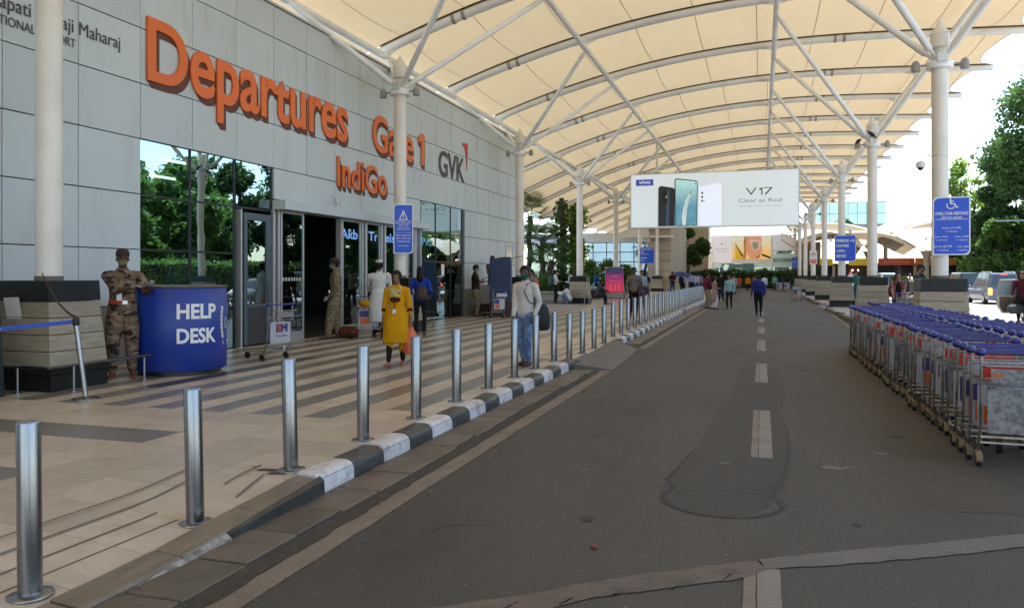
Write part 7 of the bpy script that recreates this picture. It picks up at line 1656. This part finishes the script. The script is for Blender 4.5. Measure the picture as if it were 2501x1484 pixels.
for i, (a, b, c, tx) in enumerate(fx):
    m = MB(); m.bbox(a, b, -.1, .4, 2.75, 3.55, .02); f_ = m.obj('fascia', P('fascia%d' % i, c, .5), t)
    if tx: place_text(tx, P('fascia_text', (.12, .02, .01), .5) if i != 2 else P('fascia_text2', (.7, .25, .05), .5), (a + b) / 2, 3.0, .32, (b - a) * .7, .02, .02, 'C', 'sign_text', t, y=-.10)
for a in (3.5, 4.1): m = MB(); m.ball((a, .2, 2.2), .08, 8, 6); m.obj('lamp', EM('shop_lamp', (1, .5, .12), 6), t)
for a in (1.5, 6.0, 10, 14.3, 18.8): m = MB(); m.box(a - .15, a + .15, .2, .55, 0, 2.74); m.obj('pillar', P('cream_wall', (.5, .42, .3), .8), t)
t = thing('warning_sign', 'red bordered triangular warning sign standing near the car park column', 'sign', (4.55, 45.5, .12)); m = MB(); m.tube([(0, 0, 0), (0, 0, 1.3)], .025, 8); m.obj('post', ALU, t)
poly('red_triangle', [(-.38, 1.15), (.38, 1.15), (0, 1.80)], -.03, P('tri_red', (.6, .08, .08), .5), t, .01); poly('white_triangle', [(-.27, 1.215), (.27, 1.215), (0, 1.68)], -.041, SGW, t, .004); place_text('SLOW', LGREY, 0, 1.27, .07, .26, .002, .01, 'C', 'sign_text', t, y=-.046)
t = thing('street_lamp', 'slim grey street lamp with a flat head at the right edge', 'street lamp', (17.6, 63.0, 0)); m = MB(); m.tube([(0, 0, 0), (0, 0, 5.4)], [.07, .05], 10); m.obj('pole', P('lamp_pole', (.30, .36, .38), .5), t, smooth=True); m = MB(); m.box(-1.9, .2, -.12, .12, 5.4, 5.46); m.obj('lamp_head', ALU, t)
# ---------------- vehicles ----------------
CG = P('car_glass', (.02, .035, .04), .06, spec=.8); TL = EM('tail_light', (.85, .05, .015), 1.4); TLO = EM('tail_light_amber', (1, .30, .03), 2.6)
def car(label, x, y, rz, mat, L_=4.4, W_=1.72, H_=1.55, kindc='hatch', lights=TL, plate=(.70, .50, .02), rails=False, brake=False, group=None):
    """nose at +y, tail at -y"""
    t = thing('car', label, 'car', (x, y, 0), rz, group); g0, hb = .22, .92 if H_ > 1.5 else .86
    prof = {'mpv': [(-.49, .45), (-.50, .62), (-.492, .92), (-.475, 1.02)], 'hatch': [(-.49, .42), (-.50, .6), (-.49, .85), (-.475, .95)]}[kindc]
    # lower body: stations along y
    def body_sec(yy, zb, zt, w):
        return [(-w * .90, yy, zb), (-w, yy, zb + .14), (-w * 1.0, yy, (zb + zt) / 2), (-w * .985, yy, zt - .08), (-w * .93, yy, zt), (w * .93, yy, zt), (w * .985, yy, zt - .08), (w, yy, (zb + zt) / 2), (w, yy, zb + .14), (w * .90, yy, zb)]
    w = W_ / 2; st = [(-.500, .34, hb * .62, .86), (-.496, .25, hb * .95, .93), (-.47, .22, hb, .975), (-.3, .20, hb, 1), (.2, .20, hb - .01, 1), (.30, .20, hb - .04, 1), (.42, .22, hb - .12, .96), (.475, .24, hb - .22, .88), (.497, .30, hb - .36, .78), (.5, .36, hb - .42, .72)]
    m = MB(); m.rings([body_sec(a * L_, zb, zt, w * q) for a, zb, zt, q in st]); m.obj('body', mat, t, smooth=True, ang=35)
    tb, tf = (-.465, .23) if kindc == 'mpv' else (-.46, .20)
    rb, rf = (-.435, .03) if kindc == 'mpv' else (-.36, .02)
    def ring(f, ins=0.0):
        z = hb - .01 + (H_ - hb) * f; q = .93 - .17 * f; ya, yb = (tb + (rb - tb) * f) * L_, (tf + (rf - tf) * f) * L_; c = .08
        return [(-w * q + ins, ya + c, z), (-w * q + c, ya, z), (w * q - c, ya, z), (w * q - ins, ya + c, z), (w * q - ins, yb - c, z), (w * q - c, yb, z), (-w * q + c, yb, z), (-w * q + ins, yb - c, z)]
    m = MB(); m.rings([ring(0), ring(.15), ring(.85), ring(.97), [(a * .93, b * .95, H_) for a, b, c in ring(1)]]); m.obj('cabin', mat, t, smooth=True, ang=40)
    def face(name, pts, mt, par=t): m = MB(); m.add(pts, [tuple(range(len(pts)))]); return m.obj(name, mt, par)
    def at(f, side, u, off=.012):
        z = hb - .01 + (H_ - hb) * f; q = .93 - .17 * f; ya, yb = (tb + (rb - tb) * f) * L_, (tf + (rf - tf) * f) * L_
        if side == 'r': return ((2 * u - 1) * (w * q - .10), ya - off, z)
        if side == 'f': return (-(2 * u - 1) * (w * q - .10), yb + off, z)
        s_ = -1 if side == 'L' else 1; return (s_ * (w * q + off), ya + .12 + (yb - ya - .24) * u, z)
    face('rear_window', [at(.12, 'r', .0), at(.12, 'r', 1), at(.86, 'r', .97), at(.86, 'r', .03)], CG); face('windscreen', [at(.08, 'f', 0), at(.08, 'f', 1), at(.9, 'f', .97), at(.9, 'f', .03)], CG)
    for s_ in 'LR':
        for a, b in ((.02, .24), (.27, .58), (.61, .97)): p = [at(.12, s_, a), at(.12, s_, b), at(.84, s_, b - (.06 if b > .9 else 0)), at(.84, s_, a + .01)]; face('side_window', p if s_ == 'R' else p[::-1], CG)
    for s_ in (-1, 1):
        for yy in (-.30, .31):
            m = MB(); m.tube([(s_ * (w - .10) - .10, yy * L_, .31), (s_ * (w - .10) - .09, yy * L_, .31), (s_ * (w - .10) + .09, yy * L_, .31), (s_ * (w - .10) + .10, yy * L_, .31)], [.27, .31, .31, .27], 18); wh = m.obj('wheel', RUBBER, t, smooth=True, ang=30)
            m = MB(); m.tube([(s_ * (w + .005) - .01, yy * L_, .31), (s_ * (w + .008), yy * L_, .31)], [.19, .17], 12); m.obj('rim', ALU, wh, smooth=True, ang=30)
        z0 = hb - .38; m = MB(); m.bbox(min(s_ * (w * .78), s_ * (w * .97)), max(s_ * (w * .78), s_ * (w * .97)), -.508 * L_, -.475 * L_, z0, z0 + .36, .02); m.obj('tail_light', lights, t)
        m = MB(); m.ball((s_ * (w + .08), .16 * L_, hb + .05), .09, 8, 6, 1, .5, .8); m.obj('door_mirror', mat, t, smooth=True)
        m = MB(); m.bbox(min(s_ * w * .6, s_ * w * .9), max(s_ * w * .6, s_ * w * .9), .465 * L_, .490 * L_, hb - .33, hb - .2, .02); m.obj('headlight', P('lens_clear', (.6, .62, .65), .1), t)
    m = MB(); m.box(-.25, .25, -.512 * L_, -.50 * L_, hb - .36, hb - .25); m.obj('number_plate', P('plate%d' % int(plate[0] * 100), plate, .5), t)
    m = MB(); m.bbox(-w * .88, w * .88, -.515 * L_, -.47 * L_, .30, .52, .03); m.obj('rear_bumper', mat, t); m = MB(); m.bbox(-w * .7, w * .7, -.51 * L_, -.48 * L_, .22, .30, .01); m.obj('valance', BLACKP, t)
    if brake: m = MB(); m.box(-.16, .16, rb * L_ - .06, rb * L_ - .02, H_ - .10, H_ - .06); m.obj('brake_light', TL, t)
    if rails:
        for s_ in (-1, 1): m = MB(); m.tube([(s_ * w * .68, rb * L_ + .1, H_), (s_ * w * .68, rb * L_ + .25, H_ + .06), (s_ * w * .68, rf * L_ - .25, H_ + .06), (s_ * w * .68, rf * L_ - .1, H_)], .02, 6); m.obj('roof_rail', ALU, t, smooth=True)
    return t
SILV = P('paint_silver_blue', (.13, .17, .24), .3, metal=.3, coat=.4); DKP = P('paint_dark', (.012, .012, .018), .2, coat=.8); WHP = P('paint_white', (.62, .63, .64), .25, coat=.6); BEI = P('paint_beige', (.42, .37, .30), .3, coat=.5)
car('silver blue people carrier with roof rails and glowing tail lights', 12.9, 52.6, R(3), SILV, 4.5, 1.74, 1.76, 'mpv', TLO, rails=True, brake=True)
car('dark people carrier with red tail light ahead of the silver one', 13.3, 61.5, R(4), DKP, 4.7, 1.80, 1.80, 'mpv', TL)
car('white car left of the nearest right pedestal column', 8.7, 56.0, R(2), WHP, 3.9, 1.66, 1.50, 'hatch'); car('white van like car farther back between the right columns', 9.3, 67, R(0), WHP, 4.2, 1.7, 1.8, 'mpv'); car('small white hatchback between teal man and far column', 7.5, 75, R(0), WHP, 3.7, 1.6, 1.48, 'hatch')
car('dark small car farthest along the sunny lane', 12.5, 80, R(0), DKP, 4, 1.66, 1.5, 'hatch')
car('beige white hatchback close behind the nearest right pedestal', 6.55, 38.5, R(178), BEI, 3.8, 1.62, 1.42, 'hatch')
c_ = car('beige hatchback with its door open, cut by the right edge of the picture', 9.80, 31.3, R(2), BEI, 3.9, 1.66, 1.52, 'hatch')
DOI = P('door_lining', (.10, .075, .055), .8, c2=(.07, .05, .04), sc=6)
# open door, child of its car, hinged at the front pillar and swung out
dth = R(-97); hx0, hy0 = -.86, .5
def dpt(u, z, off=0): return (hx0 + math.cos(R(188)) * u * 1.05 + off * math.sin(R(188)) * -1, hy0 + math.sin(R(188)) * u * 1.05 - off, z)
def dprism(name, uz, th, o0, mt, par):
    m = MB(); n = len(uz); vs = [dpt(u, z, o0) for u, z in uz] + [dpt(u, z, o0 + th) for u, z in uz]
    m.add(vs, [tuple(range(n)), tuple(range(2 * n - 1, n - 1, -1))] + [(i, n + i, n + (i + 1) % n, (i + 1) % n) for i in range(n)]); return m.obj(name, mt, par)
dd = dprism('open_door', [(0, .32), (.85, .30), (1, .55), (1.0, .92), (0, .90)], .07, 0, BEI, c_)
dprism('door_lining', [(.05, .36), (.82, .35), (.94, .56), (.94, .88), (.05, .86)], .02, .07, DOI, dd)
m = MB(); P3 = [dpt(u, z, .03) for u, z in ((0, .90), (.12, 1.30), (.45, 1.46), (.92, 1.46), (1.0, .92))]; m.tube(P3, .032, 8); m.obj('window_frame', P('door_frame_beige', (.30, .26, .21), .5), dd, smooth=True)
dprism('door_pane', [(.04, .91), (.15, 1.27), (.46, 1.43), (.90, 1.43), (.97, .93)], .006, .028, P('door_pane_clear', (.20, .26, .28), .1), dd)
